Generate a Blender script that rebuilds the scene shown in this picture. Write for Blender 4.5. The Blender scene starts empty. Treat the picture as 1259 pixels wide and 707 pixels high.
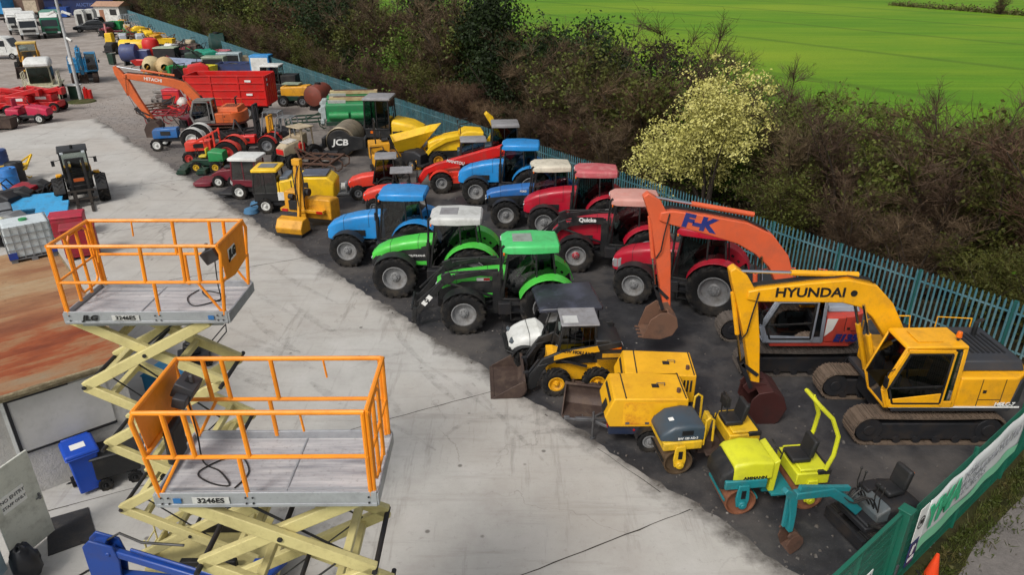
import bpy, math, random
from mathutils import Vector, Matrix
rnd = random.Random(7)
SC = bpy.context.scene
COL = SC.collection
RAD = math.radians
PI = math.pi
# ---------- where the photograph's ground points lie in the world (camera 11 m up, looking along +Y, 25 degrees down)
FPX, PITCH, CAMH = 875.0, RAD(25), 11.0
def at(px, py, z=0.0):
    u = (px - 629.5) / FPX; v = (py - 353.5) / FPX
    Y = math.cos(PITCH) - v * math.sin(PITCH); Z = -math.sin(PITCH) - v * math.cos(PITCH)
    t = (CAMH - z) / -Z
    return Vector((u * t, Y * t, z))
# ---------- materials
_M = {}
def lin(h):
    h = h.lstrip('#'); o = []
    for i in (0, 2, 4):
        c = int(h[i:i+2], 16) / 255
        o.append(c / 12.92 if c <= 0.04045 else ((c + 0.055) / 1.055) ** 2.4)
    return (o[0], o[1], o[2], 1)
def newmat(name):
    m = bpy.data.materials.new(name); m.use_nodes = True
    nt = m.node_tree
    return m, nt, nt.nodes['Principled BSDF']
def N(nt, t, **k):
    n = nt.nodes.new(t)
    for a, b in k.items():
        if a in n.inputs.keys(): n.inputs[a].default_value = b
        else: setattr(n, a, b)
    return n
def ramp(nt, fac, stops):
    r = nt.nodes.new('ShaderNodeValToRGB'); e = r.color_ramp.elements
    while len(e) < len(stops): e.new(0.5)
    for el, (p, c) in zip(e, stops):
        el.position = p; el.color = c if len(c) == 4 else (*c, 1)
    nt.links.new(fac, r.inputs['Fac']); return r.outputs['Color']
def mix(nt, fac, a, b, mode='MIX'):
    n = nt.nodes.new('ShaderNodeMix'); n.data_type = 'RGBA'; n.blend_type = mode
    for s, val in ((n.inputs['Factor'], fac), (n.inputs['A'], a), (n.inputs['B'], b)):
        if hasattr(val, 'is_linked'): nt.links.new(val, s)
        else: s.default_value = val
    return n.outputs['Result']
def noise(nt, vec, scale, detail=4, rough=0.6):
    n = N(nt, 'ShaderNodeTexNoise'); n.inputs['Scale'].default_value = scale
    n.inputs['Detail'].default_value = detail; n.inputs['Roughness'].default_value = rough
    if vec is not None: nt.links.new(vec, n.inputs['Vector'])
    return n.outputs['Fac']
def objco(nt, sc=(1, 1, 1), rz=0):
    t = N(nt, 'ShaderNodeTexCoord'); m = N(nt, 'ShaderNodeMapping')
    m.inputs['Scale'].default_value = sc; m.inputs['Rotation'].default_value = (0, 0, rz)
    nt.links.new(t.outputs['Object'], m.inputs['Vector']); return m.outputs['Vector']
def bump(nt, b, h, strength=0.3, dist=0.02):
    n = N(nt, 'ShaderNodeBump'); n.inputs['Strength'].default_value = strength; n.inputs['Distance'].default_value = dist
    nt.links.new(h, n.inputs['Height']); nt.links.new(n.outputs['Normal'], b.inputs['Normal'])
def P(name, h, rough=0.42, metal=0.0, dirt=0.3, dcol='4a3f34', scale=2.5, spec=0.5, bmp=0.0):
    """painted, rubber or bare metal with uneven fading and dirt"""
    if name in _M: return _M[name]
    m, nt, b = newmat(name); co = objco(nt)
    c = lin(h); dirt = min(.85, dirt * 1.55)
    n1 = noise(nt, co, scale, 6, 0.7); n2 = noise(nt, co, scale * 0.35, 2); n3 = noise(nt, co, scale * 9, 3, 0.7)
    base = mix(nt, ramp(nt, n2, [(0.3, (0.78,) * 3), (0.7, (1.12,) * 3)]), (0, 0, 0, 1), c, 'MIX')
    f = ramp(nt, n2, [(0.3, (0.80,) * 3), (0.72, (1.0,) * 3)])
    base = mix(nt, 1.0, c, f, 'MULTIPLY')
    d = ramp(nt, n1, [(0.47, (0, 0, 0)), (0.74, (dirt,) * 3)])
    d2 = ramp(nt, n3, [(0.58, (0, 0, 0)), (0.75, (dirt * 0.6,) * 3)])
    base = mix(nt, d, base, lin(dcol)); base = mix(nt, d2, base, lin(dcol))
    nt.links.new(base, b.inputs['Base Color'])
    rr = ramp(nt, n1, [(0.3, (max(0.05, rough - 0.1),) * 3), (0.8, (min(1, rough + 0.25),) * 3)])
    nt.links.new(rr, b.inputs['Roughness'])
    b.inputs['Metallic'].default_value = metal; b.inputs['Specular IOR Level'].default_value = spec
    if bmp: bump(nt, b, n3, bmp, 0.02)
    _M[name] = m; return m
def glass(name='window glass', tint=(0.30, 0.36, 0.35), refl=1.0):
    if name in _M: return _M[name]
    m, nt, b = newmat(name); nt.nodes.remove(b)
    tr = N(nt, 'ShaderNodeBsdfTransparent'); tr.inputs['Color'].default_value = (*tint, 1)
    gl = N(nt, 'ShaderNodeBsdfGlossy'); gl.inputs['Roughness'].default_value = 0.03
    fr = N(nt, 'ShaderNodeFresnel'); fr.inputs['IOR'].default_value = 1.75
    mx = N(nt, 'ShaderNodeMixShader'); nt.links.new(fr.outputs[0], mx.inputs[0])
    nt.links.new(tr.outputs[0], mx.inputs[1]); nt.links.new(gl.outputs[0], mx.inputs[2])
    nt.links.new(mx.outputs[0], nt.nodes['Material Output'].inputs['Surface'])
    _M[name] = m; return m
def leafmat(name, cols, rough=0.6, scale=1.3, var=.35):
    if name in _M: return _M[name]
    m, nt, b = newmat(name); co = objco(nt)
    n = noise(nt, co, scale, 5, 0.75)
    k = len(cols)
    c = ramp(nt, n, [(0.3 + 0.4 * i / max(1, k - 1), lin(h)) for i, h in enumerate(cols)])
    oi = N(nt, 'ShaderNodeObjectInfo')
    hs = N(nt, 'ShaderNodeHueSaturation')
    mr = N(nt, 'ShaderNodeMapRange'); mr.inputs['To Min'].default_value = 1 - var; mr.inputs['To Max'].default_value = 1 + var
    nt.links.new(oi.outputs['Random'], mr.inputs['Value']); nt.links.new(mr.outputs[0], hs.inputs['Value'])
    mr2 = N(nt, 'ShaderNodeMapRange'); mr2.inputs['To Min'].default_value = 0.485; mr2.inputs['To Max'].default_value = 0.515
    nt.links.new(oi.outputs['Random'], mr2.inputs['Value']); nt.links.new(mr2.outputs[0], hs.inputs['Hue'])
    nt.links.new(c, hs.inputs['Color']); nt.links.new(hs.outputs[0], b.inputs['Base Color'])
    b.inputs['Roughness'].default_value = rough; b.inputs['Specular IOR Level'].default_value = 0.2
    _M[name] = m; return m
# ---------- mesh building
def V(*a): return Vector(a)
class MB:
    def __init__(s): s.v = []; s.f = []
    def add(s, vs, fs, M=None):
        o = len(s.v)
        s.v += [tuple(M @ Vector(p)) if M is not None else tuple(p) for p in vs]
        s.f += [tuple(o + i for i in f) for f in fs]; return s
    def box(s, c, d, rz=0, ry=0, rx=0, tx=1, ty=1, ox=0, oy=0):
        x, y, z = d[0] / 2, d[1] / 2, d[2] / 2
        vs = [(-x, -y, -z), (x, -y, -z), (x, y, -z), (-x, y, -z), (-x * tx + ox, -y * ty + oy, z), (x * tx + ox, -y * ty + oy, z), (x * tx + ox, y * ty + oy, z), (-x * tx + ox, y * ty + oy, z)]
        M = Matrix.Translation(c) @ Matrix.Rotation(rz, 4, 'Z') @ Matrix.Rotation(ry, 4, 'Y') @ Matrix.Rotation(rx, 4, 'X')
        return s.add(vs, [(0, 3, 2, 1), (4, 5, 6, 7), (0, 1, 5, 4), (1, 2, 6, 5), (2, 3, 7, 6), (3, 0, 4, 7)], M)
    def b2(s, x0, x1, y0, y1, z0, z1, **k):
        return s.box(((x0 + x1) / 2, (y0 + y1) / 2, (z0 + z1) / 2), (abs(x1 - x0), abs(y1 - y0), abs(z1 - z0)), **k)
    def bar(s, p, q, w, h, up=(0, 0, 1)):
        p = Vector(p); q = Vector(q); d = (q - p); L = d.length; d.normalize()
        u = Vector(up)
        if abs(d.dot(u)) > 0.98: u = Vector((1, 0, 0))
        sx = d.cross(u).normalized(); u = sx.cross(d).normalized()
        vs = []
        for e in (p, q):
            for a, b in ((-1, -1), (1, -1), (1, 1), (-1, 1)): vs.append(e + sx * a * w / 2 + u * b * h / 2)
        return s.add(vs, [(0, 1, 2, 3), (7, 6, 5, 4), (0, 4, 5, 1), (1, 5, 6, 2), (2, 6, 7, 3), (3, 7, 4, 0)])
    def cyl(s, p, q, r, r2=None, n=12, caps=True):
        p = Vector(p); q = Vector(q); d = (q - p).normalized(); r2 = r if r2 is None else r2
        a = d.orthogonal().normalized(); b = d.cross(a)
        vs = []
        for e, rr in ((p, r), (q, r2)):
            for i in range(n):
                t = 2 * PI * i / n; vs.append(e + (a * math.cos(t) + b * math.sin(t)) * rr)
        fs = [(i, (i + 1) % n, n + (i + 1) % n, n + i) for i in range(n)]
        if caps: fs += [tuple(range(n))[::-1], tuple(range(n, 2 * n))]
        return s.add(vs, fs)
    def tube(s, pts, r, n=6):
        pts = [Vector(p) for p in pts]; k = len(pts); rs = r if isinstance(r, (list, tuple)) else [r] * k
        vs = []; a = None
        for i, p in enumerate(pts):
            d = ((pts[min(i + 1, k - 1)] - p).normalized() + (p - pts[max(i - 1, 0)]).normalized())
            d = d.normalized() if d.length > 1e-6 else Vector((0, 0, 1))
            a = d.orthogonal().normalized() if a is None else (a - d * a.dot(d)).normalized()
            b = d.cross(a)
            for j in range(n):
                t = 2 * PI * j / n; vs.append(p + (a * math.cos(t) + b * math.sin(t)) * rs[i])
        fs = [(i * n + j, i * n + (j + 1) % n, (i + 1) * n + (j + 1) % n, (i + 1) * n + j) for i in range(k - 1) for j in range(n)]
        fs += [tuple(range(n))[::-1], tuple(range((k - 1) * n, k * n))]
        return s.add(vs, fs)
    def loft(s, loops, caps=True, closed=True):
        n = len(loops[0]); vs = [p for l in loops for p in l]
        fs = [(i * n + j, (i + 1) * n + j, (i + 1) * n + (j + 1) % n, i * n + (j + 1) % n) for i in range(len(loops) - 1) for j in range(n if closed else n - 1)]
        if caps: fs += [tuple(range(n)), tuple(range((len(loops) - 1) * n, len(loops) * n))[::-1]]
        return s.add(vs, fs)
    def hood(s, secs, k=3):
        """sections (x, half width, z bottom, z top, corner radius[, y centre]) joined along x; the two top corners are rounded"""
        loops = []
        for t in secs:
            x, w, z0, z1, r = t[:5]; yc = t[5] if len(t) > 5 else 0
            l = [(x, yc + w, z0), (x, yc - w, z0)]
            for i in range(k + 1):
                a = PI + (PI / 2) * i / k; l.append((x, yc - w + r + r * math.cos(a), z1 - r - r * math.sin(a)))
            for i in range(k + 1):
                a = PI / 2 - (PI / 2) * i / k; l.append((x, yc + w - r + r * math.cos(a), z1 - r + r * math.sin(a)))
            loops.append(l)
        return s.loft(loops)
    def prism(s, poly, y0, y1, ax='y'):
        """polygon (x, z) pushed along y (ax y), or (x, y) pushed along z (ax z), or (y, z) pushed along x (ax x)"""
        n = len(poly)
        def p3(p, t): return (p[0], t, p[1]) if ax == 'y' else (p[0], p[1], t) if ax == 'z' else (t, p[0], p[1])
        vs = [p3(p, y0) for p in poly] + [p3(p, y1) for p in poly]
        return s.add(vs, [tuple(range(n)), tuple(range(n, 2 * n))[::-1]] + [(i, n + i, n + (i + 1) % n, (i + 1) % n) for i in range(n)])
    def strip(s, pts, w, t, y0=None):
        """sheet bent along the (x, z) path pts, w wide across y, t thick"""
        k = len(pts); out = []
        yc = 0 if y0 is None else y0
        inn = []
        for i, p in enumerate(pts):
            a = Vector(pts[max(0, i - 1)]); b = Vector(pts[min(k - 1, i + 1)]); d = (b - a).normalized(); nrm = Vector((-d.y, d.x))
            inn.append((p[0] + nrm.x * t, p[1] + nrm.y * t))
        loops = [[(p[0], yc - w / 2, p[1]), (p[0], yc + w / 2, p[1]), (q[0], yc + w / 2, q[1]), (q[0], yc - w / 2, q[1])] for p, q in zip(pts, inn)]
        return s.loft(loops)
    def lathe(s, prof, o=(0, 0, 0), n=24, ax='y', closed=False):
        vs = []; k = len(prof)
        for i in range(n):
            t = 2 * PI * i / n; c, sn = math.cos(t), math.sin(t)
            for r, h in prof:
                p = (r * c, h, r * sn) if ax == 'y' else (r * c, r * sn, h) if ax == 'z' else (h, r * c, r * sn)
                vs.append((p[0] + o[0], p[1] + o[1], p[2] + o[2]))
        fs = [(i * k + j, i * k + j + 1, ((i + 1) % n) * k + j + 1, ((i + 1) % n) * k + j) for i in range(n) for j in range(k - 1)]
        if closed: fs += [(i * k + k - 1, i * k, ((i + 1) % n) * k, ((i + 1) % n) * k + k - 1) for i in range(n)]
        return s.add(vs, fs)
    def sphere(s, c, r, n=12, m=8, sc=(1, 1, 1)):
        vs = []; fs = []
        for i in range(m + 1):
            a = PI * i / m
            for j in range(n):
                t = 2 * PI * j / n
                vs.append((c[0] + r * sc[0] * math.sin(a) * math.cos(t), c[1] + r * sc[1] * math.sin(a) * math.sin(t), c[2] + r * sc[2] * math.cos(a)))
        for i in range(m):
            for j in range(n): fs.append((i * n + j, (i + 1) * n + j, (i + 1) * n + (j + 1) % n, i * n + (j + 1) % n))
        return s.add(vs, fs)
    def mesh(s, name, smooth=35):
        me = bpy.data.meshes.new(name); me.from_pydata(s.v, [], s.f); me.validate(); me.update()
        bm_fix(me)
        if smooth:
            for p in me.polygons: p.use_smooth = True
            me.set_sharp_from_angle(angle=RAD(smooth))
        return me
    def build(s, name, mat, parent=None, bevel=0.0, smooth=35, seg=2, loc=None, rot=None):
        return link(name, s.mesh(name, smooth), mat, parent, bevel, seg, loc, rot)
import bmesh
def bm_fix(me):
    bm = bmesh.new(); bm.from_mesh(me); bmesh.ops.recalc_face_normals(bm, faces=bm.faces); bm.to_mesh(me); bm.free()
def link(name, me, mat, parent=None, bevel=0.0, seg=2, loc=None, rot=None):
    o = bpy.data.objects.new(name, me); COL.objects.link(o)
    if mat is not None and not me.materials: me.materials.append(mat)
    if parent is not None: o.parent = parent
    if loc is not None: o.location = loc
    if rot is not None: o.rotation_euler = rot
    if bevel:
        m = o.modifiers.new('edge', 'BEVEL'); m.width = bevel; m.segments = seg; m.limit_method = 'ANGLE'; m.angle_limit = RAD(40); m.use_clamp_overlap = True
    return o
def tag(o, label=None, cat=None, group=None, kind=None):
    if label: o['label'] = label
    if cat: o['category'] = cat
    if group: o['group'] = group
    if kind: o['kind'] = kind
    return o
def thing(name, label, cat, loc=(0, 0, 0), rz=0.0, group=None, scale=1.0):
    o = bpy.data.objects.new(name, None); COL.objects.link(o)
    o.location = loc; o.rotation_euler = (0, 0, rz); o.scale = (scale,) * 3; o.empty_display_size = 0.3
    return tag(o, label, cat, group)
def copy_tree(o, parent=None):
    c = o.copy(); COL.objects.link(c)
    if parent is not None: c.parent = parent
    for ch in list(o.children): copy_tree(ch, c)
    return c
def again(o, label, loc, rz, group=None, scale=None):
    c = copy_tree(o); c['label'] = label; c.location = loc; c.rotation_euler = (0, 0, rz)
    if scale: c.scale = (scale,) * 3
    if group: c['group'] = group
    return c
def text(name, s, size, mat, parent, loc, rot, bold=0.0, sx=1.0, shear=0.0, align='CENTER', ext=0.004):
    cu = bpy.data.curves.new(name, 'FONT'); cu.body = s; cu.size = size; cu.align_x = align; cu.align_y = 'CENTER'
    cu.extrude = ext; cu.offset = bold; cu.shear = shear; cu.resolution_u = 3
    cu.materials.append(mat)
    tmp = bpy.data.objects.new(name, cu); COL.objects.link(tmp); bpy.context.view_layer.update()
    me = bpy.data.meshes.new_from_object(tmp.evaluated_get(bpy.context.evaluated_depsgraph_get()))
    bpy.data.objects.remove(tmp); bpy.data.curves.remove(cu)
    o = bpy.data.objects.new(name, me); COL.objects.link(o); o.parent = parent
    o.location = loc; o.rotation_euler = rot; o.scale = (sx, 1, 1); return o
def smooth_path(pts, k=5):
    pts = [Vector(p) for p in pts]; out = []
    for i in range(len(pts) - 1):
        a, b, c, d = pts[max(0, i - 1)], pts[i], pts[i + 1], pts[min(len(pts) - 1, i + 2)]
        for j in range(k):
            t = j / k; out.append(0.5 * ((2 * b) + (c - a) * t + (2 * a - 5 * b + 4 * c - d) * t * t + (3 * b - a - 3 * c + d) * t ** 3))
    return out + [pts[-1]]
SIDE_L = (PI / 2, 0, PI)      # lettering read from a machine's left (+y) side
SIDE_R = (PI / 2, 0, 0)       # from its right (-y) side
# ---------- shared palette
black = P('black paint', '17181a', 0.5, dirt=0.25, dcol='4a443c')
rubber = P('tyre rubber', '1c1c1d', 0.85, dirt=0.45, dcol='4b443b', spec=0.25, bmp=0.3)
steel = P('bare steel', '74767a', 0.42, 0.7, dirt=0.4)
chrome = P('polished rod', 'c9ccd0', 0.15, 1.0, dirt=0.05)
darksteel = P('dark greasy steel', '25262a', 0.6, 0.3, dirt=0.4, dcol='3f3328')
rust = P('rusty steel', '5d4234', 0.8, 0.1, dirt=0.6, dcol='2f2622', bmp=0.3)
brownsteel = P('worn brown steel', '4a3b35', 0.6, 0.3, dirt=0.5, dcol='6b5a4c', bmp=0.2)
white = P('white paint', 'd9dad6', 0.4, dirt=0.35, dcol='8d8a80')
silver = P('silver wheel paint', '8e8f90', 0.42, 0.2, dirt=0.5, dcol='5c554c')
seatmat = P('black vinyl', '1d1e20', 0.55, dirt=0.15)
amber = P('amber lens', 'e06a10', 0.25, dirt=0.0)
redlens = P('red lens', 'b01510', 0.25, dirt=0.0)
lamp = P('headlight lens', 'cfd6d8', 0.12, dirt=0.05)
gl = glass()
glclear = glass('clear glass', (0.62, 0.68, 0.66))
ink = P('black lettering', '141416', 0.5, dirt=0.05)
wink = P('white lettering', 'e6e6e2', 0.5, dirt=0.05)
# ================= the setting: ground, yard, field =================
def sheet(name, pts, z, mat, label=None):
    mb = MB(); mb.add([(p[0], p[1], z) for p in pts], [tuple(range(len(pts)))])
    o = mb.build(name, mat, smooth=0); o['kind'] = 'structure'; return o
def field_mat():
    m, nt, b = newmat('young crop'); 
    ang = math.atan2(-7.0, 100)
    a = at(835, 50); c = at(1235, 103); rot = -math.atan2(c.y - a.y, c.x - a.x)
    co = objco(nt, (1, 1, 1), rot); cs = objco(nt, (0.02, 0.5, 1), rot); cs2 = objco(nt, (0.004, 0.16, 1), rot)
    big = noise(nt, cs2, 1.0, 3, 0.6); st = noise(nt, cs, 1.0, 4, 0.7); fine = noise(nt, co, 5.0, 4, 0.8)
    col = ramp(nt, st, [(0.25, lin('4a710c')), (0.5, lin('5a840d')), (0.8, lin('759a1a'))])
    col = mix(nt, ramp(nt, big, [(0.35, (0, 0, 0)), (0.7, (0.8,) * 3)]), col, lin('4c7a12'))
    pat = noise(nt, objco(nt, (.012, .03, 1), rot), 1.0, 5, .65); col = mix(nt, ramp(nt, pat, [(.45, (0, 0, 0)), (.68, (.7,) * 3)]), col, lin('8a9c22'))
    col = mix(nt, ramp(nt, fine, [(0.45, (0, 0, 0)), (0.72, (0.75,) * 3)]), col, lin('44640f'))
    w = N(nt, 'ShaderNodeTexWave'); w.wave_type = 'BANDS'; w.bands_direction = 'Y'; w.inputs['Scale'].default_value = 0.0125; w.inputs['Distortion'].default_value = 0.25
    w.inputs['Detail'].default_value = 1
    nt.links.new(co, w.inputs['Vector'])
    col = mix(nt, ramp(nt, w.outputs['Fac'], [(0.975, (0, 0, 0)), (0.999, (0.5,) * 3)]), col, lin('3f5a12'))
    nt.links.new(col, b.inputs['Base Color']); b.inputs['Roughness'].default_value = 0.75; b.inputs['Specular IOR Level'].default_value = 0.15
    bump(nt, b, fine, 0.6, 0.1)
    return m
def yard_mat():
    m, nt, b = newmat('oily tarmac and dirt'); co = objco(nt)
    n1 = noise(nt, co, 0.35, 5, 0.65); n2 = noise(nt, co, 2.2, 6, 0.7); n3 = noise(nt, co, 24, 3, 0.8)
    dark = ramp(nt, n2, [(0.3, lin('1e1e21')), (0.55, lin('2c2c2f')), (0.75, lin('424140'))])
    dark = mix(nt, ramp(nt, n1, [(0.46, (0, 0, 0)), (0.66, (0.75,) * 3)]), dark, lin('56514d'))
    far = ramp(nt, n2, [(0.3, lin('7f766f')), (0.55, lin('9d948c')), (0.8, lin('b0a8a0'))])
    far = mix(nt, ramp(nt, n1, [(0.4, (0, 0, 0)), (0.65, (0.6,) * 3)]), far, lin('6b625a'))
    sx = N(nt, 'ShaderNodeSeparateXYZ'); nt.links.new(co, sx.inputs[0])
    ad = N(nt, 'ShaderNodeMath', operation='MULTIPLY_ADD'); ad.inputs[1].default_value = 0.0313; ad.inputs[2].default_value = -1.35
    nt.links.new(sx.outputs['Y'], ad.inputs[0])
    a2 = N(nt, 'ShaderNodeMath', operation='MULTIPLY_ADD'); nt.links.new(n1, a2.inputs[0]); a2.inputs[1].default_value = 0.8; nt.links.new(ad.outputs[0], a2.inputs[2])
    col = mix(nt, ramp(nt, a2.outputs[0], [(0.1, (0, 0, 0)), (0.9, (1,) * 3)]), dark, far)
    col = mix(nt, ramp(nt, n3, [(0.6, (0, 0, 0)), (0.75, (0.5,) * 3)]), col, lin('77716b'))
    vo = N(nt, 'ShaderNodeTexVoronoi'); vo.inputs['Scale'].default_value = 1.4; nt.links.new(co, vo.inputs['Vector'])
    col = mix(nt, ramp(nt, vo.outputs['Distance'], [(0.03, (0.8,) * 3), (0.05, (0, 0, 0))]), col, lin('a49f98'))
    nt.links.new(col, b.inputs['Base Color'])
    nt.links.new(ramp(nt, n1, [(0.35, (0.5,) * 3), (0.6, (0.9,) * 3)]), b.inputs['Roughness'])
    bump(nt, b, n2, 0.5, 0.04); return m
def concrete_mat():
    m, nt, b = newmat('pale worn concrete'); co = objco(nt)
    n0 = noise(nt, co, 0.12, 4, 0.6); n1 = noise(nt, co, 0.7, 6, 0.72); n2 = noise(nt, co, 6, 5, 0.75); n3 = noise(nt, co, 40, 2, 0.8)
    ang = math.atan2(1.0, -0.848)
    st = noise(nt, objco(nt, (0.16, 1.7, 1), -ang), 1.0, 5, 0.75)
    col = ramp(nt, n1, [(0.25, lin('9d9995')), (0.5, lin('acaaa5')), (0.75, lin('b8b5b1'))])
    col = mix(nt, ramp(nt, n0, [(0.42, (0, 0, 0)), (0.66, (0.65,) * 3)]), col, lin('a49c92'))
    col = mix(nt, ramp(nt, st, [(0.53, (0, 0, 0)), (0.72, (0.5,) * 3)]), col, lin('837d76'))
    s2 = noise(nt, objco(nt, (1.9, .2, 1), -ang + .5), 1.0, 5, .75); col = mix(nt, ramp(nt, s2, [(.56, (0, 0, 0)), (.70, (.45,) * 3)]), col, lin('6f6a64'))
    vs = N(nt, 'ShaderNodeTexVoronoi'); vs.inputs['Scale'].default_value = 1.1; nt.links.new(co, vs.inputs['Vector']); col = mix(nt, ramp(nt, vs.outputs['Distance'], [(.04, (.75,) * 3), (.075, (0, 0, 0))]), col, lin('4f4a45'))
    col = mix(nt, ramp(nt, n2, [(0.58, (0, 0, 0)), (0.76, (0.6,) * 3)]), col, lin('857f79'))
    col = mix(nt, ramp(nt, n3, [(0.6, (0, 0, 0)), (0.8, (0.35,) * 3)]), col, lin('77736d'))
    vo = N(nt, 'ShaderNodeTexVoronoi'); vo.inputs['Scale'].default_value = 0.33; nt.links.new(co, vo.inputs['Vector'])
    nw = N(nt, 'ShaderNodeMath', operation='MULTIPLY_ADD'); nt.links.new(n2, nw.inputs[0]); nw.inputs[1].default_value = 0.22; nt.links.new(vo.outputs['Distance'], nw.inputs[2])
    col = mix(nt, ramp(nt, nw.outputs[0], [(0.13, (0.55,) * 3), (0.21, (0, 0, 0))]), col, lin('5d5750'))
    sx = N(nt, 'ShaderNodeSeparateXYZ'); nt.links.new(co, sx.inputs[0])
    m1 = N(nt, 'ShaderNodeMath', operation='MULTIPLY'); nt.links.new(sx.outputs['X'], m1.inputs[0]); m1.inputs[1].default_value = -.763
    m2 = N(nt, 'ShaderNodeMath', operation='MULTIPLY_ADD'); nt.links.new(sx.outputs['Y'], m2.inputs[0]); m2.inputs[1].default_value = -.647; nt.links.new(m1.outputs[0], m2.inputs[2])
    m3 = N(nt, 'ShaderNodeMath', operation='MULTIPLY_ADD'); nt.links.new(n1, m3.inputs[0]); m3.inputs[1].default_value = -2.2; nt.links.new(m2.outputs[0], m3.inputs[2])   # distance in from the edge line, made ragged
    mr = N(nt, 'ShaderNodeMapRange'); nt.links.new(m3.outputs[0], mr.inputs['Value']); mr.inputs['From Min'].default_value = -12.15; mr.inputs['From Max'].default_value = -11.55; mr.inputs['To Min'].default_value = 1.0; mr.inputs['To Max'].default_value = 0.0
    col = mix(nt, mr.outputs[0], col, lin('57534f'))
    # fine random cracks
    vc = N(nt, 'ShaderNodeTexVoronoi'); vc.feature = 'DISTANCE_TO_EDGE'; vc.inputs['Scale'].default_value = 0.22
    nd = N(nt, 'ShaderNodeTexNoise'); nd.inputs['Scale'].default_value = 1.3; nd.inputs['Detail'].default_value = 5; nt.links.new(co, nd.inputs['Vector'])
    mv = N(nt, 'ShaderNodeVectorMath', operation='MULTIPLY_ADD'); nt.links.new(nd.outputs['Color'], mv.inputs[0]); mv.inputs[1].default_value = (1.6, 1.6, 0); nt.links.new(co, mv.inputs[2])
    nt.links.new(mv.outputs[0], vc.inputs['Vector'])
    cr = ramp(nt, vc.outputs['Distance'], [(0.0, (0.35,) * 3), (0.004, (0, 0, 0))])
    cm = ramp(nt, n0, [(0.5, (0, 0, 0)), (0.56, (1,) * 3)])
    col = mix(nt, mix(nt, 1.0, cr, cm, 'MULTIPLY'), col, lin('4f4a45'))
    nt.links.new(col, b.inputs['Base Color']); b.inputs['Roughness'].default_value = 0.8; b.inputs['Specular IOR Level'].default_value = 0.25
    bump(nt, b, n2, 0.25, 0.02); return m
def rough_mat(name, cols, s1=0.8, s2=9):
    m, nt, b = newmat(name); co = objco(nt)
    a = noise(nt, co, s1, 6, 0.7); c = noise(nt, co, s2, 4, 0.8)
    k = len(cols)
    col = ramp(nt, a, [(0.3 + 0.4 * i / (k - 1), lin(h)) for i, h in enumerate(cols)])
    col = mix(nt, ramp(nt, c, [(0.45, (0, 0, 0)), (0.75, (0.6,) * 3)]), col, lin(cols[0]))
    nt.links.new(col, b.inputs['Base Color']); b.inputs['Roughness'].default_value = 0.9; b.inputs['Specular IOR Level'].default_value = 0.15
    bump(nt, b, c, 0.6, 0.05); return m
FD = Vector((-0.573, 0.819, 0))           # along the long steel fence, away from the camera
FN = Vector((0.819, 0.573, 0))            # across it, towards the field
F0 = Vector((14.5, 18.4, 0))
def fence_pt(s, off=0.0): return F0 + FD * s + FN * off
sheet('field', [(-900, -60), (900, -60), (900, 1500), (-900, 1500)], -0.03, field_mat())
m_scrub = rough_mat('leaf litter', ['1d1710', '2c2417', '3a3520', '2f3a18'], 0.5, 6)
sheet('hedge_ground', [fence_pt(-30, -0.3), fence_pt(-30, 9.5), fence_pt(190, 9.5), fence_pt(190, -0.3)], -0.016, m_scrub)
edge = [fence_pt(-6, 0), fence_pt(178, 0)]
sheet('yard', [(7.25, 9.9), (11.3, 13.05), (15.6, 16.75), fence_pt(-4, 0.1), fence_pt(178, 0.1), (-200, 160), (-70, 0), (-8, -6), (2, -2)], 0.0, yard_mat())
cm = concrete_mat()
cw = random.Random(3)
edgepts = []
for i in range(240):
    t = i / 239; x = 7.6 + (-31.0 - 7.6) * t; y = 7.99 + (53.5 - 7.99) * t
    j = cw.uniform(-0.05, 0.05) + .06 * math.sin(i * .37); edgepts.append((x + j, y + j))
sheet('concrete_apron', [(2, -1), (7.4, 7.6)] + edgepts + [at(60, 151), at(0, 163), (-50, 46), (-40, 20), (-14, -2)], 0.004, cm)
jm = rough_mat('dirty joint filler', ['2c2926', '3c3833', '55504a'])
def joint(a, c, w):
    a = Vector(a); c = Vector(c); d = (c - a); L = d.length; d.normalize(); n = Vector((-d.y, d.x, 0)); mb = MB(); k = int(L / 0.35) + 2
    vs = []
    for i in range(k):
        p = a + d * (L * i / (k - 1)) + n * cw.uniform(-0.012, 0.012); ww = w * cw.uniform(0.5, 1.2) / 2
        vs += [tuple(p + n * ww), tuple(p - n * ww)]
    vs = [(x, y, 0.008) for x, y, z in vs]
    mb.add(vs, [(2 * i, 2 * i + 1, 2 * i + 3, 2 * i + 2) for i in range(k - 1)])
    o = mb.build('expansion_joint', jm, smooth=0); o['kind'] = 'structure'
jd = (at(645, 707) - at(849, 627)).normalized()
for q, w in (((849, 627), 0.032), ((655, 468), 0.025)):
    a = at(*q); joint(a, a + jd * 12, w)
for s in (12.5, 19.5, 27, 35):
    a = at(655, 468) + Vector((-0.647, 0.763, 0)) * s; joint(a, a + jd * 16, 0.03)
joint(at(735, 552), at(812, 606), 0.02)
# outside the gate: verge and the lane
m_verge = rough_mat('rough verge', ['221f14', '2e2f18', '3a3a20', '2e241a'], 1.2, 10)
sheet('verge', [(6.9, 9.75), (11.2, 13.17), (15.6, 16.85), (18.5, 17.6), (12.0, 12.9), (9.5, 11.0), (8.3, 9.8), (7.5, 9.0)], 0.004, m_verge)
sheet('lane', [(8.0, 9.2), (8.55, 10.2), (9.55, 11.3), (11.9, 13.1), (17.3, 16.9), (60, 45), (60, -20), (5, -12), (6.5, 6)], 0.0025, rough_mat('old lane tarmac', ['5b5755', '6d6865', '807a76'], 0.9, 8))
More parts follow.
